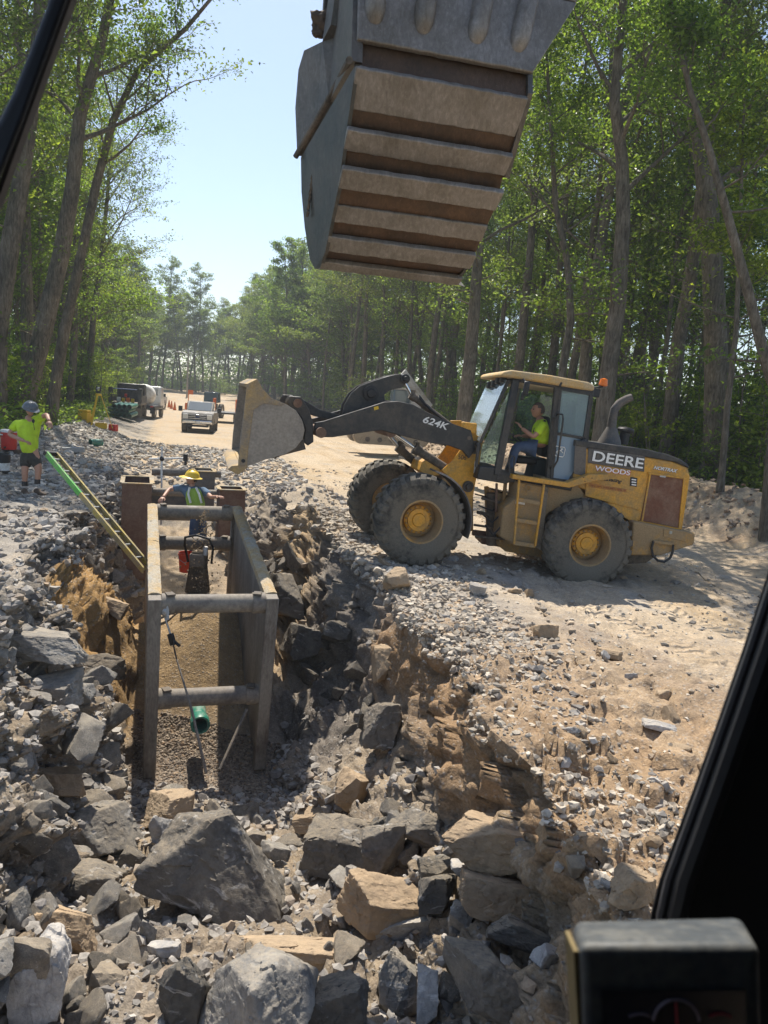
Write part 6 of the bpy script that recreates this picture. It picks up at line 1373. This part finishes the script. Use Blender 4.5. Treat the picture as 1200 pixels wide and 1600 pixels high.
def boot(ankle, toe, parent, mat=BOOT, top=.16):
    a = Vector(ankle); t = Vector(toe); d = (t - a); d.z = 0; d.normalize(); z0 = t.z; x = d.cross(Vector((0, 0, 1)))
    T = Matrix(((d[0], -x[0], 0, a.x), (d[1], -x[1], 0, a.y), (0, 0, 1, z0), (0, 0, 0, 1)))
    skin('boot', [(T @ Vector((-.02, 0, top)), .058), (T @ Vector((-.02, 0, .07)), .056), (T @ Vector((.06, 0, .055)), (.050, .052)), (T @ Vector((.15, 0, .04)), (.048, .038)), (T @ Vector((.21, 0, .033)), (.036, .028)), (T @ Vector((-.06, 0, .045)), (.042, .042))], [(0, 1), (1, 2), (2, 3), (3, 4), (1, 5)], mat, parent, 1)
    MB().add([T @ Vector(v) for v in ((-.11, -.045, 0), (.24, -.05, 0), (.24, .05, 0), (-.11, .045, 0), (-.11, -.045, .025), (.24, -.05, .025), (.24, .05, .025), (-.11, .045, .025))], [(0, 3, 2, 1), (4, 5, 6, 7), (0, 1, 5, 4), (1, 2, 6, 5), (2, 3, 7, 6), (3, 0, 4, 7)]).build('sole', BLKP, parent, bevel=.01)
# 1: the worker on the left bank
D = 14.6; Pp = lambda x, y, d=0: Vector(atD(x, y, D + d))
foot1, foot2 = Pp(39, 768), Pp(59, 763)
zt = ghit(foot1.x, foot1.y)
p1 = empty('person', (0, 0, 0), 0, 'man in yellow-green T-shirt, charcoal shorts and grey hard hat standing on the left bank', 'person')
hipc, waist, chest, neckb, neckt = Pp(47, 706), Pp(46, 690), Pp(43, 668), Pp(43, 655), Pp(45, 648)
rs, ls = Pp(27, 660, .0), Pp(60, 654, .12); re_, rw_ = Pp(14, 679, -.05), Pp(38, 689, -.30); le, lw = Pp(73, 648, -.05), Pp(77, 658, -.28)
rh, lh = Pp(39, 712), Pp(56, 711); rk, lk = Pp(39, 735, -.05), Pp(60, 733, -.02); ra, la_ = Pp(38.5, 759), Pp(58.5, 756)
body = [(hipc, (.12, .09)), (waist, (.14, .11)), (chest, (.17, .12)), (neckb, .07), (neckt, .058), (rs, .062), (re_, .047), (rw_, .033), (ls, .062), (le, .047), (lw, .033), (rh, .10), (rk, .068), (ra, .046), (lh, .10), (lk, .068), (la_, .046)]
skin('body', body, [(0, 1), (1, 2), (2, 3), (3, 4), (2, 5), (5, 6), (6, 7), (2, 8), (8, 9), (9, 10), (0, 11), (11, 12), (12, 13), (0, 14), (14, 15), (15, 16)], SKIN, p1)
skin('shirt', [(hipc + Vector((.01, 0, -.10)), (.215, .175)), (waist + Vector((0, -.03, 0)), (.225, .195)), (chest, (.215, .165)), (neckb + Vector((0, 0, -.01)), .10), (rs, .098), (rs.lerp(re_, .72), .085), (ls, .098), (ls.lerp(le, .7), .085)], [(0, 1), (1, 2), (2, 3), (2, 4), (4, 5), (2, 6), (6, 7)], HIVIS, p1)
skin('shorts', [(waist.lerp(hipc, .6), (.20, .165)), (hipc + Vector((0, 0, -.05)), (.195, .16)), (rh + Vector((0, 0, -.10)), .135), (rk.lerp(rh, .08), .115), (lh + Vector((0, 0, -.10)), .135), (lk.lerp(lh, .08), .115)], [(0, 1), (1, 2), (2, 3), (1, 4), (4, 5)], DCLOTH, p1)
for a in (ra, la_): MB().tube([a + Vector((0, 0, .0)), a + Vector((0, 0, .09))], [.055, .053], 12).build('sock', BLKP, p1)
ra2, la2 = Vector(ra), Vector(la_)
boot(ra, Vector((ra.x + .17, ra.y - .14, zt + .0)), p1); boot(la_, Vector((la_.x + .2, la_.y - .05, ghit(la_.x, la_.y))), p1)
hand(rw_, Pp(47, 692, -.34) - rw_, 1, p1); hand(lw, Pp(79, 667, -.36) - lw, -1, p1)
h_, Mh = head(Pp(47, 640), (.75, -.62, -.3), p1, up=(.12, -.1, 1)); hardhat(Mh @ Matrix.Rotation(.16, 4, 'Y'), dirty('grey_hat_shell', (.10, .125, .15), (.2, .2, .2), .2, 6, .35), p1)
MB().ball(Pp(52, 658, -.16), .03, 5, (1, .6, 1.3)).tube([Pp(52, 660, -.16), Pp(54, 672, -.2)], .005, 5).build('radio_mic', BLKP, p1)
# 2: the worker down at the far end of the near shield
D = 14.25
p2 = empty('person', (0, 0, 0), 0, 'worker in yellow hard hat and lime vest down in the trench behind the near shield', 'person')
hipc, waist, chest, neckb, neckt = Pp(311, 808, .1), Pp(307, 787), Pp(301, 769), Pp(300, 760), Pp(300, 754)
rs, ls = Pp(284, 761), Pp(318, 765, .1); re_, rw_ = Pp(264, 765, -.1), Pp(255, 777, -.4); le, lw = Pp(330, 777, -.2), Pp(340, 776, -.45)
rh, lh = Pp(304, 815), Pp(316, 815, .1); rk, lk = Pp(302, 845), Pp(316, 842, .15); ra, la_ = Pp(302, 872), Pp(316, 870, .2)
skin('body', [(hipc, (.13, .10)), (waist, (.13, .10)), (chest, (.14, .10)), (neckb, .065), (neckt, .055), (rs, .055), (re_, .042), (rw_, .03), (ls, .055), (le, .042), (lw, .03)], [(0, 1), (1, 2), (2, 3), (3, 4), (2, 5), (5, 6), (6, 7), (2, 8), (8, 9), (9, 10)], SKIN, p2)
skin('shirt', [(waist - Vector((0, 0, .1)), (.17, .14)), (waist, (.17, .14)), (chest, (.175, .13)), (neckb, .085), (rs, .082), (rs.lerp(re_, .75), .07), (ls, .082), (ls.lerp(le, .75), .07)], [(0, 1), (1, 2), (2, 3), (2, 4), (4, 5), (2, 6), (6, 7)], TEEC, p2)
skin('vest', [(waist - Vector((0, 0, .12)), (.185, .155)), (waist, (.185, .155)), (chest, (.185, .145)), (neckb + Vector((0, 0, -.03)), (.125, .105))], [(0, 1), (1, 2), (2, 3)], plain('lime_vest', (.33, .50, .08), .8, bmp=.4), p2)
for sx in (-8, 9): MB().tube([Pp(301 + sx * .6, 762, -.14), Pp(302 + sx, 772, -.19), Pp(306 + sx, 786, -.2)], .022, 6).build('reflective_band', plain('silver_band', (.75, .75, .68), .3), p2)
skin('trousers', [(hipc, (.16, .13)), (rh, .115), (rk, .085), (ra, .07), (lh, .115), (lk, .085), (la_, .07), (waist - Vector((0, 0, .08)), (.155, .12))], [(0, 1), (1, 2), (2, 3), (0, 4), (4, 5), (5, 6), (0, 7)], BLUEC, p2)
for a in (ra, la_): boot(a, Vector((a.x + .02, a.y - .2, a.z - .1)), p2)
hand(rw_, Vector((-.2, -.9, -.4)), 1, p2); hand(lw, Vector((.6, -.5, .1)), -1, p2)
h_, Mh = head(Pp(300, 748), (-.80, -.42, .05), p2, up=(.1, 0, 1)); hardhat(Mh, plain('yellow_hat_shell', (.78, .55, .05), .35), p2, True)
# 3: the loader driver, sitting in the cab
D = 13.25
p3 = empty('person', (0, 0, 0), 0, 'driver in lime T-shirt and blue jeans sitting in the open cab of the wheel loader', 'person')
hipc, waist, chest, neckb, neckt = Pp(843, 701), Pp(845, 686), Pp(846, 668), Pp(844, 656), Pp(843, 650)
rs, ls = Pp(846, 664, .2), Pp(849, 664, -.22); re_, rw_ = Pp(832, 682, .22), Pp(815, 681, .15); le, lw = Pp(834, 683, -.28), Pp(815, 669, -.16)
rk, lk = Pp(806, 697, .1), Pp(806, 697, -.18); ra, la_ = Pp(797, 733, .1), Pp(797, 733, -.15)
skin('body', [(hipc, (.15, .13)), (waist, (.16, .14)), (chest, (.15, .14)), (neckb, .08), (neckt, .07), (rs, .06), (re_, .046), (rw_, .034), (ls, .06), (le, .046), (lw, .034)], [(0, 1), (1, 2), (2, 3), (3, 4), (2, 5), (5, 6), (6, 7), (2, 8), (8, 9), (9, 10)], SKIN, p3)
skin('shirt', [(hipc + Vector((0, 0, .05)), (.21, .20)), (waist, (.225, .21)), (chest, (.21, .19)), (neckb, .12), (rs, .10), (rs.lerp(re_, .75), .085), (ls, .10), (ls.lerp(le, .75), .085)], [(0, 1), (1, 2), (2, 3), (2, 4), (4, 5), (2, 6), (6, 7)], HIVIS, p3)
skin('trousers', [(hipc, (.17, .15)), (rk, .095), (ra, .07), (lk, .095), (la_, .07)], [(0, 1), (1, 2), (0, 3), (3, 4)], BLUEC, p3)
for a in (ra, la_): boot(a, a + Vector((-.2, 0, -.12)), p3)
hand(lw, Pp(811, 663, -.15) - lw, -1, p3); hand(rw_, Pp(808, 680, .1) - rw_, 1, p3)
h_, Mh = head(Pp(841, 641), (-1, -.12, .0), p3, hair=(.12, .10, .09), s=1.12)
MB().tube([neckb + Vector((.05, -.22, .0)), chest + Vector((-.14, -.15, -.03)), hipc + Vector((-.15, .1, .05))], .022, 6).build('seat_belt', BLKP, p3)
# ---------------------------------------------------------------- things further down the road
def gp(px, py, D=None):
    h = pixhit(px, py); return h if h is not None else Vector(atD(px, py, D or 45))
def base(px, py, D):
    """a point at about distance D under pixel px, standing on the ground"""
    q = Vector(atD(px, py, D)); q.z = g1(q.x, q.y); return q
GLV = plain('vehicle_glass', (.10, .13, .15), .05); GLV.node_tree.nodes['Principled BSDF'].inputs['Specular IOR Level'].default_value = .9
CARW = dirty('white_car_paint', (.72, .73, .74), (.5, .46, .4), .2, 2, .3, coat=.5); CARS = dirty('silver_car_paint', (.13, .135, .145), (.3, .27, .23), .45, 2, .45, metal=.2)
CHR = plain('chrome_trim', (.7, .7, .72), .15, 1); LAMPG = plain('lamp_glass', (.75, .75, .72), .1)
def carwheel(par, x, y, r, w_=.26, tm=RUB):
    s = 1 if y > 0 else -1
    t = MB().lathe([(r * .6, -w_ / 2), (r * .95, -w_ / 2), (r, -w_ / 2 + .03), (r, w_ / 2 - .03), (r * .95, w_ / 2), (r * .6, w_ / 2)], 28, 'Y', M=Matrix.Translation((x, y, r)), closed=True).build('wheel', tm, par)
    MB().lathe([(r * .62, s * w_ * .4), (r * .5, s * w_ * .3), (r * .2, s * w_ * .32), (.01, s * w_ * .36)], 16, 'Y', M=Matrix.Translation((x, y, r))).build('rim', CHR, t); return t
def pickup(loc_, yaw, paint, label, s=1.0, group=None, tall=1.0):
    e = empty('pickup_truck', loc_, yaw, label, 'pickup truck', group); e.scale = (s, s, s)
    def B(name, poly, y, mt, bev=.03, y0=None): return MB().prism(poly, -y if y0 is None else y0, y).build(name, mt, e, bevel=bev)
    B('body', [(-3.1, .62), (-3.1, 1.25), (-1.0, 1.27), (-.9, 1.30), (1.15, 1.30), (1.2, 1.38), (2.75, 1.30), (2.9, 1.15), (2.95, .75), (2.85, .55), (-3.0, .5)], 1.0, paint, .06)
    B('cabin', [(-1.0, 1.28), (-.85, 1.95), (.35, 1.98), (1.3, 1.34)], .86, paint, .08)
    B('windscreen', [(.48, 1.90), (.53, 1.93), (1.33, 1.40), (1.25, 1.36)], .74, GLV, .01)
    for sg in (1, -1):
        MB().prism([(-.82, 1.36), (-.74, 1.86), (.28, 1.88), (.95, 1.36)], sg * .865, sg * .875).build('side_window', GLV, e)
        MB().box((2.86, sg * .74, 1.02), (.16, .34, .32)).build('headlight', LAMPG, e, bevel=.03)
        MB().box((2.98, sg * .70, .60), (.06, .26, .14)).build('fog_light', BLKP, e, bevel=.02)
        MB().box((1.0, sg * 1.25, 1.45), (.10, .26, .34)).bar((1.0, sg * .95, 1.38), (1.0, sg * 1.2, 1.40), .05, .05).build('mirror', BLKP, e, bevel=.03)
        for x in (-1.9, 1.95):
            carwheel(e, x, sg * .86, .42, .28)
            MB().lathe([(.5, 0), (.5, .03), (.46, .03), (.46, 0)], 24, 'Y', M=Matrix.Translation((x, sg * 1.0 - (.015 if sg > 0 else .015), .44)), closed=True).build('wheel_arch', BLKP, e)
    MB().box((2.93, 0, 1.03), (.08, 1.14, .34)).build('grille', BLKP, e, bevel=.02)
    for k in range(3): MB().box((2.98, 0, .92 + k * .11), (.03, 1.10, .035)).build('grille_bar', CHR, e, bevel=.005)
    MB().box((2.99, 0, 1.03), (.03, .26, .12)).build('badge', plain('dark_blue_badge', (.03, .05, .14), .3), e, bevel=.04)
    MB().box((2.98, 0, .70), (.20, 1.86, .22)).build('bumper', CHR, e, bevel=.05); MB().box((3.09, 0, .68), (.02, .34, .16)).build('plate', WHITE, e); MB().box((2.7, 0, .45), (.5, 1.4, .12)).build('skid', BLKP, e, bevel=.02)
    MB().box((-2.0, 0, 1.16), (1.9, 1.7, .05)).build('load_bed', BLKP, e)
    return e
t1 = base(313, 672, 47.5); t1y = math.atan2(-t1.y, -t1.x) + R(-4)
pickup(t1, t1y, CARS, 'silver pickup truck with black mirrors driving towards the trench on the road', .93)
pickup(base(233, 640, 74), R(105 - 15), CARW, 'white pickup parked on the left, facing away, behind the tank truck', .95)
# tank truck: frame, tank, cab
tk = empty('tank_truck', base(228, 651, 58), R(105 - 6), 'work truck with a big white upright tank on its deck parked on the left', 'truck')
MB().box((0, 0, .85), (4.6, 1.9, .22)).build('deck', BLKP, tk, bevel=.03); MB().lathe([(.05, -.8), (.62, -.78), (.78, -.6), (.8, 0), (.78, .6), (.62, .78), (.05, .8)], 28, 'X', M=Matrix.Translation((-1.1, 0, 1.72))).build('tank', WHITE, tk, smooth=60)
MB().prism([(.9, .9), (.9, 2.2), (1.0, 2.4), (2.1, 2.35), (2.5, 1.6), (2.9, 1.45), (2.95, .7), (.9, .7)], -.95, .95).build('cab', CARW, tk, bevel=.08); MB().box((.88, 0, 1.95), (.03, 1.4, .5)).build('rear_window', GLV, tk)
for sg in (1, -1):
    for x in (-1.4, 2.2): carwheel(tk, x, sg * .8, .45)
    MB().box((-2.2, sg * .8, .62), (.06, .35, .45)).build('mud_flap', BLKP, tk); MB().box((-2.32, sg * .75, .9), (.04, .22, .1)).build('tail_light', REDP, tk)
# flatbed with cargo, its tailgate side towards us
fb = empty('flatbed_truck', base(200, 660, 53), R(105 - 2), 'dark flatbed truck loaded with blue box and yellow jugs parked on the left', 'truck')
MB().box((0, 0, .95), (4.2, 2.1, .14)).build('deck', dirty('dusty_deck', (.10, .09, .08), (.2, .17, .13), .6), fb, bevel=.02); MB().prism([(1.4, .9), (1.4, 2.3), (2.5, 2.3), (2.9, 1.5), (3.6, 1.4), (3.6, .6), (1.4, .6)], -.95, .95).build('cab', BLK, fb, bevel=.08)
for sg in (1, -1):
    for x in (-1.2, 2.6): carwheel(fb, x, sg * .85, .45)
    MB().box((-1.9, sg * .95, 1.5), (.5, .25, 1.0)).build('tool_cabinet', BLK, fb, bevel=.03); MB().box((.0, sg * 1.02, 1.25), (3.4, .05, .5)).build('side_board', BLK, fb, bevel=.01); MB().box((-2.1, sg * .85, .45), (.06, .45, .5)).build('mud_flap', RUBL, fb)
MB().box((-1.2, .1, 1.9), (1.4, 1.4, .06)).build('rack_tray', plain('blue_steel', (.05, .09, .22), .5), fb, bevel=.01)
for k, (yy, zz, mm, s_) in enumerate(((.45, 1.2, WHITE, .32), (.15, 1.18, YELP, .28), (-.15, 1.2, ORG, .3), (-.45, 1.16, YELP, .28), (.0, 1.5, REDP, .22))):
    q = fb.location + Vector(((-1.75) * math.cos(fb.rotation_euler.z) - yy * math.sin(fb.rotation_euler.z), (-1.75) * math.sin(fb.rotation_euler.z) + yy * math.cos(fb.rotation_euler.z), zz - s_ / 2 + .0))
    e = empty('jug', q, fb.rotation_euler.z, ('white jug first from the left on the flatbed tail', 'yellow jug beside the white one on the flatbed tail', 'orange jug in the middle of the flatbed tail', 'yellow jug at the right end of the flatbed tail', 'small red can on top of the jugs on the flatbed tail')[k], 'jug', 'cans on the flatbed')
    MB().box((0, 0, s_ / 2), (s_ * .7, s_ * .8, s_)).build('jug_body', mm, e, bevel=.04); MB().lathe([(.03, 0), (.03, .05)], 8, 'Z', M=Matrix.Translation((0, 0, s_))).build('cap', BLKP, e)
# green pipes in a stack
px0 = base(172, 665, 47)
for k in range(13):
    row = 0 if k < 5 else (1 if k < 9 else 2); col = k - (0, 5, 9)[row]
    p = px0 + Vector((-.1 + col * .32 + row * .16, 0, .14 + row * .27)); e = pipe('sewer_pipe', p, (-.2, 1, .02), 3.0, .145, f'green sewer pipe, {("leftmost", "second from left", "middle", "fourth from left", "rightmost")[col]} in the {("bottom", "middle", "top")[row]} row of the stack by the flatbed', 'stacked green sewer pipes', bell=False)
pc = gp(141, 697); pipe('sewer_pipe', pc + Vector((0, 0, .12)), (.6, .8, 0), .42, .12, 'short offcut of green pipe lying on the gravel of the left bank', bell=False)
# tripod with instrument
tq = base(153, 668, 34); tr = empty('survey_tripod', tq, 0, 'yellow surveying tripod carrying a total station on the left gravel', 'tripod')
for a in (0.4, 2.5, 4.6):
    c, s = math.cos(a), math.sin(a); MB().bar((c * .62, s * .62, 0), (c * .1, s * .1, 1.45), .07, .03).build('leg', YELP, tr, bevel=.005); MB().lathe([(.004, -.06), (.02, 0), (.02, .1)], 8, 'Z', M=Matrix.Translation((c * .62, s * .62, 0))).build('spike', STEELD, tr)
MB().lathe([(.13, 1.42), (.13, 1.5), (.08, 1.52)], 14, 'Z').build('tripod_head', YELP, tr)
ins = MB().box((0, 0, 1.58), (.16, .16, .10)).box((-.09, 0, 1.73), (.05, .12, .24)).box((.09, 0, 1.73), (.05, .12, .24)).build('instrument', BLKP, tr, bevel=.015); MB().lathe([(.05, -.12), (.055, 0), (.045, .12)], 14, 'Y', M=Matrix.Translation((0, 0, 1.74))).build('telescope', GALV, ins)
MB().box((0, 0, 1.9), (.14, .03, .03)).build('carry_handle', BLKP, ins)
def case(px, py, D, d, mt, lab, cat='case', nm='carrying_case'):
    e = empty(nm, base(px, py, D), random.uniform(-.4, .4), lab, cat); MB().box((0, 0, d[2] * .42), (d[0], d[1], d[2] * .84)).build('case_body', mt, e, bevel=.03); MB().box((0, 0, d[2] * .92), (d[0] * .98, d[1] * .98, d[2] * .15)).build('lid', mt, e, bevel=.02)
    MB().tube([(-d[0] * .2, 0, d[2]), (-d[0] * .2, 0, d[2] + .06), (d[0] * .2, 0, d[2] + .06), (d[0] * .2, 0, d[2])], .012, 6).build('handle', BLKP, e)
case(132, 664, 34, (.46, .36, .58), YELP, 'tall yellow instrument case standing left of the tripod'); case(158, 667, 34, (.5, .3, .26), YELP, 'low yellow case lying between the tripod legs'); case(177, 668, 35, (.38, .26, .32), REDP, 'red fuel can standing right of the tripod', 'can', 'fuel_can')
# drinks cooler behind the first worker
cq = base(14, 672, 18.5); ce = empty('drinks_cooler', cq + Vector((0, 0, .12)), 0, 'red drinks cooler with a white lid standing behind the standing worker', 'cooler')
MB().lathe([(.17, 0), (.18, .03), (.185, .40), (.18, .42)], 24, 'Z').build('cooler_body', REDP, ce); MB().lathe([(.19, .42), (.19, .47), (.15, .485), (.02, .49)], 24, 'Z').build('lid', WHITE, ce); MB().box((-.1, -.17, .36), (.07, .04, .03)).build('handle', WHITE, ce, bevel=.01); MB().box((0, -.2, .06), (.04, .05, .04)).build('spigot', BLKP, ce, bevel=.005)
MB().tube([(.15, .1, -.14), (.15, .1, .0)], .15, 12).build('stand', BOOT, ce)
wq = gp(4, 738); we = empty('bucket', wq, 0, 'black and white pail standing at the left picture edge', 'bucket'); MB().lathe([(.14, 0), (.145, .05)], 20, 'Z').build('base_ring', BLKP, we); MB().lathe([(.145, .05), (.155, .22)], 20, 'Z').build('bucket_body', WHITE, we); MB().lathe([(.16, .22), (.17, .40), (.15, .41), (.13, .25)], 20, 'Z').build('upper_part', BLKP, we)
bq = gp(110, 708); be = MB().box((0, 0, .09), (.78, .22, .16)).build('concrete_kerb_block', plain('concrete', (.38, .38, .36), .9, bmp=.4), None, bevel=.02); be.location = bq; be.rotation_euler = (0, -.08, R(22)); tag(be, 'long grey concrete block lying on the gravel left of the trench', 'concrete block')
# cones, barrel with orange flag, pole with wires, far plant
for k, (px, py, lab) in enumerate(((264, 634, 'leftmost of the three small traffic cones on the road'), (268, 633, 'middle one of the three small traffic cones on the road'), (273, 636, 'right-hand traffic cone, the nearest of the three'))):
    e = empty('traffic_cone', base(px, py, 82 - k * 3), 0, lab, 'traffic cone', 'traffic cones on the road'); MB().lathe([(.17, .03), (.04, .8), (.03, .82)], 16, 'Z').build('cone_body', ORG, e); MB().box((0, 0, .015), (.42, .42, .03)).build('foot', ORG, e); MB().lathe([(.118, .32), (.088, .5)], 16, 'Z').build('white_band', WHITE, e)
ob = empty('traffic_drum', base(294, 632, 70), 0, 'orange traffic drum with a flagged post left of the silver pickup', 'traffic drum'); MB().lathe([(.3, 0), (.3, .9), (.26, 1.0)], 18, 'Z').build('drum_body', ORG, ob); MB().tube([(0, 0, 1), (0, 0, 2.2)], .04, 8).build('post', ORG, ob); MB().box((.2, 0, 2.0), (.45, .04, .4)).build('flag', ORG, ob)
ou = empty('utility_pole', base(292, 620, 120), 0, 'tall pale utility pole with a street lamp arm at the end of the road', 'utility pole'); MB().tube([(0, 0, 0), (0, 0, 7.6)], [.15, .11], 12).build('pole', plain('weathered_pole', (.35, .31, .27), .9), ou)
MB().tube([(0, 0, 6.6), (-.8, 0, 7.0), (-1.6, 0, 7.0)], .05, 8).build('lamp_arm', GALV, ou); MB().box((-1.8, 0, 6.98), (.5, .22, .12)).build('lamp_head', GALV, ou, bevel=.03); MB().box((0, 0, 7.2), (.25, .25, .7)).build('transformer', GALV, ou, bevel=.05)
for k in range(2): tag(MB().tube([ou.location + Vector((t * 26, t * 9, 7.2 - k * .6 - .9 * math.sin(math.pi * min(1, t)) )) for t in np.linspace(0, 1, 12)], .025, 5).build('overhead_wire', BLKP), ('upper', 'lower')[k] + ' overhead wire running right from the utility pole', 'wire', 'overhead wires')
tb_ = base(352, 640, 60); te = empty('equipment_trailer', tb_, R(100), 'blue and orange equipment trailer parked right of the silver pickup', 'trailer'); MB().box((0, 0, .75), (3.6, 1.8, .14)).build('deck', BLK, te, bevel=.02)
for sg in (1, -1):
    for k in range(4): MB().box((-1.5 + k, sg * .85, 1.3), (.08, .08, 1.0)).build('stake', ORG, te)
    MB().box((0, sg * .85, 1.8), (3.2, .08, .08)).build('top_rail', ORG, te); carwheel(te, -.5, sg * .8, .36)
tr2 = empty('tractor', base(330, 632, 66), R(-90), 'small blue-green tractor parked behind the silver pickup', 'tractor'); MB().prism([(-.9, .7), (-.9, 1.2), (-.2, 1.3), (1.4, 1.2), (1.5, .7)], -.4, .4).build('body', plain('blue_green_paint', (.05, .22, .26), .4), tr2, bevel=.06); MB().prism([(-1, 1.3), (-.8, 2.2), (.2, 2.2), (.4, 1.3)], -.6, .6).build('cab', GLV, tr2, bevel=.05)
for sg in (1, -1): carwheel(tr2, -.6, sg * .75, .62, .35); carwheel(tr2, 1.1, sg * .65, .4, .22)
# tracked excavator half hidden behind the loader boom
fx = Vector(atD(604, 694, 38)); fe = empty('excavator', fx, R(12), 'pale dusty tracked excavator half hidden behind the boom of the wheel loader', 'excavator')
TRK = dirty('dusty_track', (.16, .13, .10), (.34, .28, .2), .7, 3, .9)
for sg in (1, -1):
    oval = [(1.5 * math.copysign(1, math.cos(a)) + .38 * math.cos(a), .38 + .38 * math.sin(a)) for a in [2 * math.pi * k / 24 + .01 for k in range(24)]]
    tk_ = MB().prism(oval, sg * .95 - .22, sg * .95 + .22).build('track', TRK, fe, bevel=.02)
    for k in range(14): MB().box((-1.7 + k * .26, sg * .95, .77), (.06, .5, .05)).build('track_shoe', TRK, tk_)
    for k in range(5): MB().lathe([(.12, 0), (.12, .05)], 12, 'Y', M=Matrix.Translation((-1.2 + k * .6, sg * .95 - .26, .25))).build('roller', STEELD, tk_)
MB().box((0, 0, .95), (1.9, 1.5, .35)).build('turntable', STEELD, fe, bevel=.03)
PALE = dirty('pale_grey_paint', (.48, .48, .48), (.3, .28, .24), .4, 3, .5)
MB().prism([(-1.5, 1.15), (-1.5, 2.0), (-.4, 2.1), (.2, 2.0), (.2, 1.15)], -1.0, 1.0).build('house', PALE, fe, bevel=.06); MB().prism([(.2, 1.15), (.2, 2.75), (1.0, 2.75), (1.35, 1.8), (1.35, 1.15)], .1, 1.0).build('cab', GLV, fe, bevel=.05); MB().box((.62, .55, 2.8), (.95, .95, .1)).build('cab_roof', PALE, fe, bevel=.03)
MB().prism([(.9, 1.3), (1.0, 2.4), (.4, 3.5), (.6, 3.75), (1.5, 2.6), (1.5, 1.3)], -.5, -.15).build('boom', PALE, fe, bevel=.03); MB().bar((.5, -.33, 3.6), (2.0, -.33, 2.0), .28, .32).build('stick', PALE, fe, bevel=.03)
# ---------------------------------------------------------------- labels that single out the many alike things by what they stand beside
def pj(p):
    q = np.array(p, float) - CAM; d = float(q @ _f); return 600 + F * float(q @ _rt) / d, 800 - F * float(q @ _up) / d, d
bpy.context.view_layer.update()
def short(l):
    for w_ in (' with ', ' behind ', ' leaning ', ' lying ', ' overhanging ', ' above ', ' in the ', ' below ', ' beside ', ' on top', ' near ', ' under ', ' tucked ', ' tilted ', ' casting ', ' set ', ' jutting ', ' wedged ', ' dipping ', ' at ', ' half ', ' hanging ', ' shaped ', ' right of', ' left of', ' sunk', ' on the', ' just', ' up ', ' cut ', ' standing ', ' topping ', ' of rock'):
        l = l.split(w_)[0]
    return l
HR = [(o, pj(o.location)) for o in bpy.data.objects if o.get('group') == 'single rocks in the trench pile']
TONE = {'grey_rock': 'grey', 'dark_rock': 'dark', 'pale_rock': 'pale', 'tan_dusty_rock': 'tan'}
seen_l = {}
def setl(o, cands):
    for l in cands:
        l = ' '.join(l.split()[:16])
        if l not in seen_l: break
    seen_l[l] = 1; o['label'] = l
for o in [o for o in bpy.data.objects if o.get('group') in ('stones in the foreground rock pile', 'stones in the right trench wall', 'stones in the left trench wall', 'stones on the right bank')]:
    x, y, d = pj(o.location); rk = sorted(HR, key=lambda h: (h[1][0] - x) ** 2 + (h[1][1] - y) ** 2)
    sz = o.scale.x; sw_ = 'tiny' if sz < .085 else 'small' if sz < .12 else 'medium' if sz < .19 else 'large'; tn = TONE.get(o.data.materials[0].name, 'grey'); c_ = []
    for h, hp in rk[:4]:
        dx, dy = x - hp[0], y - hp[1]; rel = ('right of' if dx > 0 else 'left of') if abs(dx) > abs(dy) else ('in front of' if dy > 0 else 'behind')
        c_.append(f'{sw_} {tn} stone just {rel} the {short(h["label"])}')
        c_.append(f'{sw_} {tn} stone {"lower" if dy > 0 else "upper"} {"right" if dx > 0 else "left"} of the {short(h["label"])}')
    setl(o, c_)
XL = [(20, 'at the left picture edge'), (75, 'behind the standing worker'), (125, 'between the standing worker and the tripod'), (175, 'behind the survey tripod'), (235, 'behind the parked trucks'), (285, 'left of the far road end'), (340, 'above the silver pickup'), (410, 'behind the loader bucket'), (480, 'behind the loader boom tip'), (550, 'left below the digging bucket'), (620, 'behind the bell crank'), (700, 'under the middle of the digging bucket'), (760, 'just left of the cab'), (840, 'behind the front of the cab'), (930, 'behind the rear of the cab'), (1000, 'behind the exhaust stack'), (1075, 'behind the loader hood'), (1140, 'right of the loader hood'), (3000, 'at the right picture edge')]
GR = {}
for o in bpy.data.objects:
    if o.get('category') in ('tree', 'sapling') and o.get('group') and o.get('group') != 'tall trees at the edge of the clearing': GR.setdefault((o['category'], next(t for k, t in XL if pj(o.location + Vector((0, 0, 3)))[0] < k)), []).append(o)
for (cat, where), os_ in GR.items():
    os_.sort(key=lambda o: pj(o.location)[2]); n = len(os_)
    for i, o in enumerate(os_):
        d = pj(o.location)[2]; x = pj(o.location)[0]; tall = o.scale.x > (.95 if cat == 'tree' else 1.0)
        row = 'front-row' if d < 26 else 'second-row' if d < 34 else 'third-row' if d < 44 else 'deep-set' if d < 60 else 'distant' if d < 90 else 'far hazy' if d < 130 else 'farthest hazy'
        look = ('tall ' if tall else 'low ') + ('broadleaf tree' if cat == 'tree' else 'leafy sapling')
        nb = os_[i - 1] if i else None
        side = '' if nb is None else (', to the right of the nearer one' if x > pj(nb.location)[0] else ', to the left of the nearer one')
        ORD = 'nearest,second nearest,third nearest,fourth nearest,fifth nearest,sixth nearest,seventh nearest,eighth nearest,ninth nearest,tenth nearest,eleventh nearest,twelfth nearest,thirteenth nearest,fourteenth nearest,fifteenth nearest,sixteenth nearest'.split(',')
        setl(o, [f'{row} {look} {where}', f'{row} {look} {where}{side}'] + ([f'{ORD[i]} {look.split(" ", 1)[1]} {where}'] if i < 16 else [f'{ORD[n - 1 - i].replace("nearest", "farthest")} {look.split(" ", 1)[1]} {where}'] if n - i <= 16 else []))
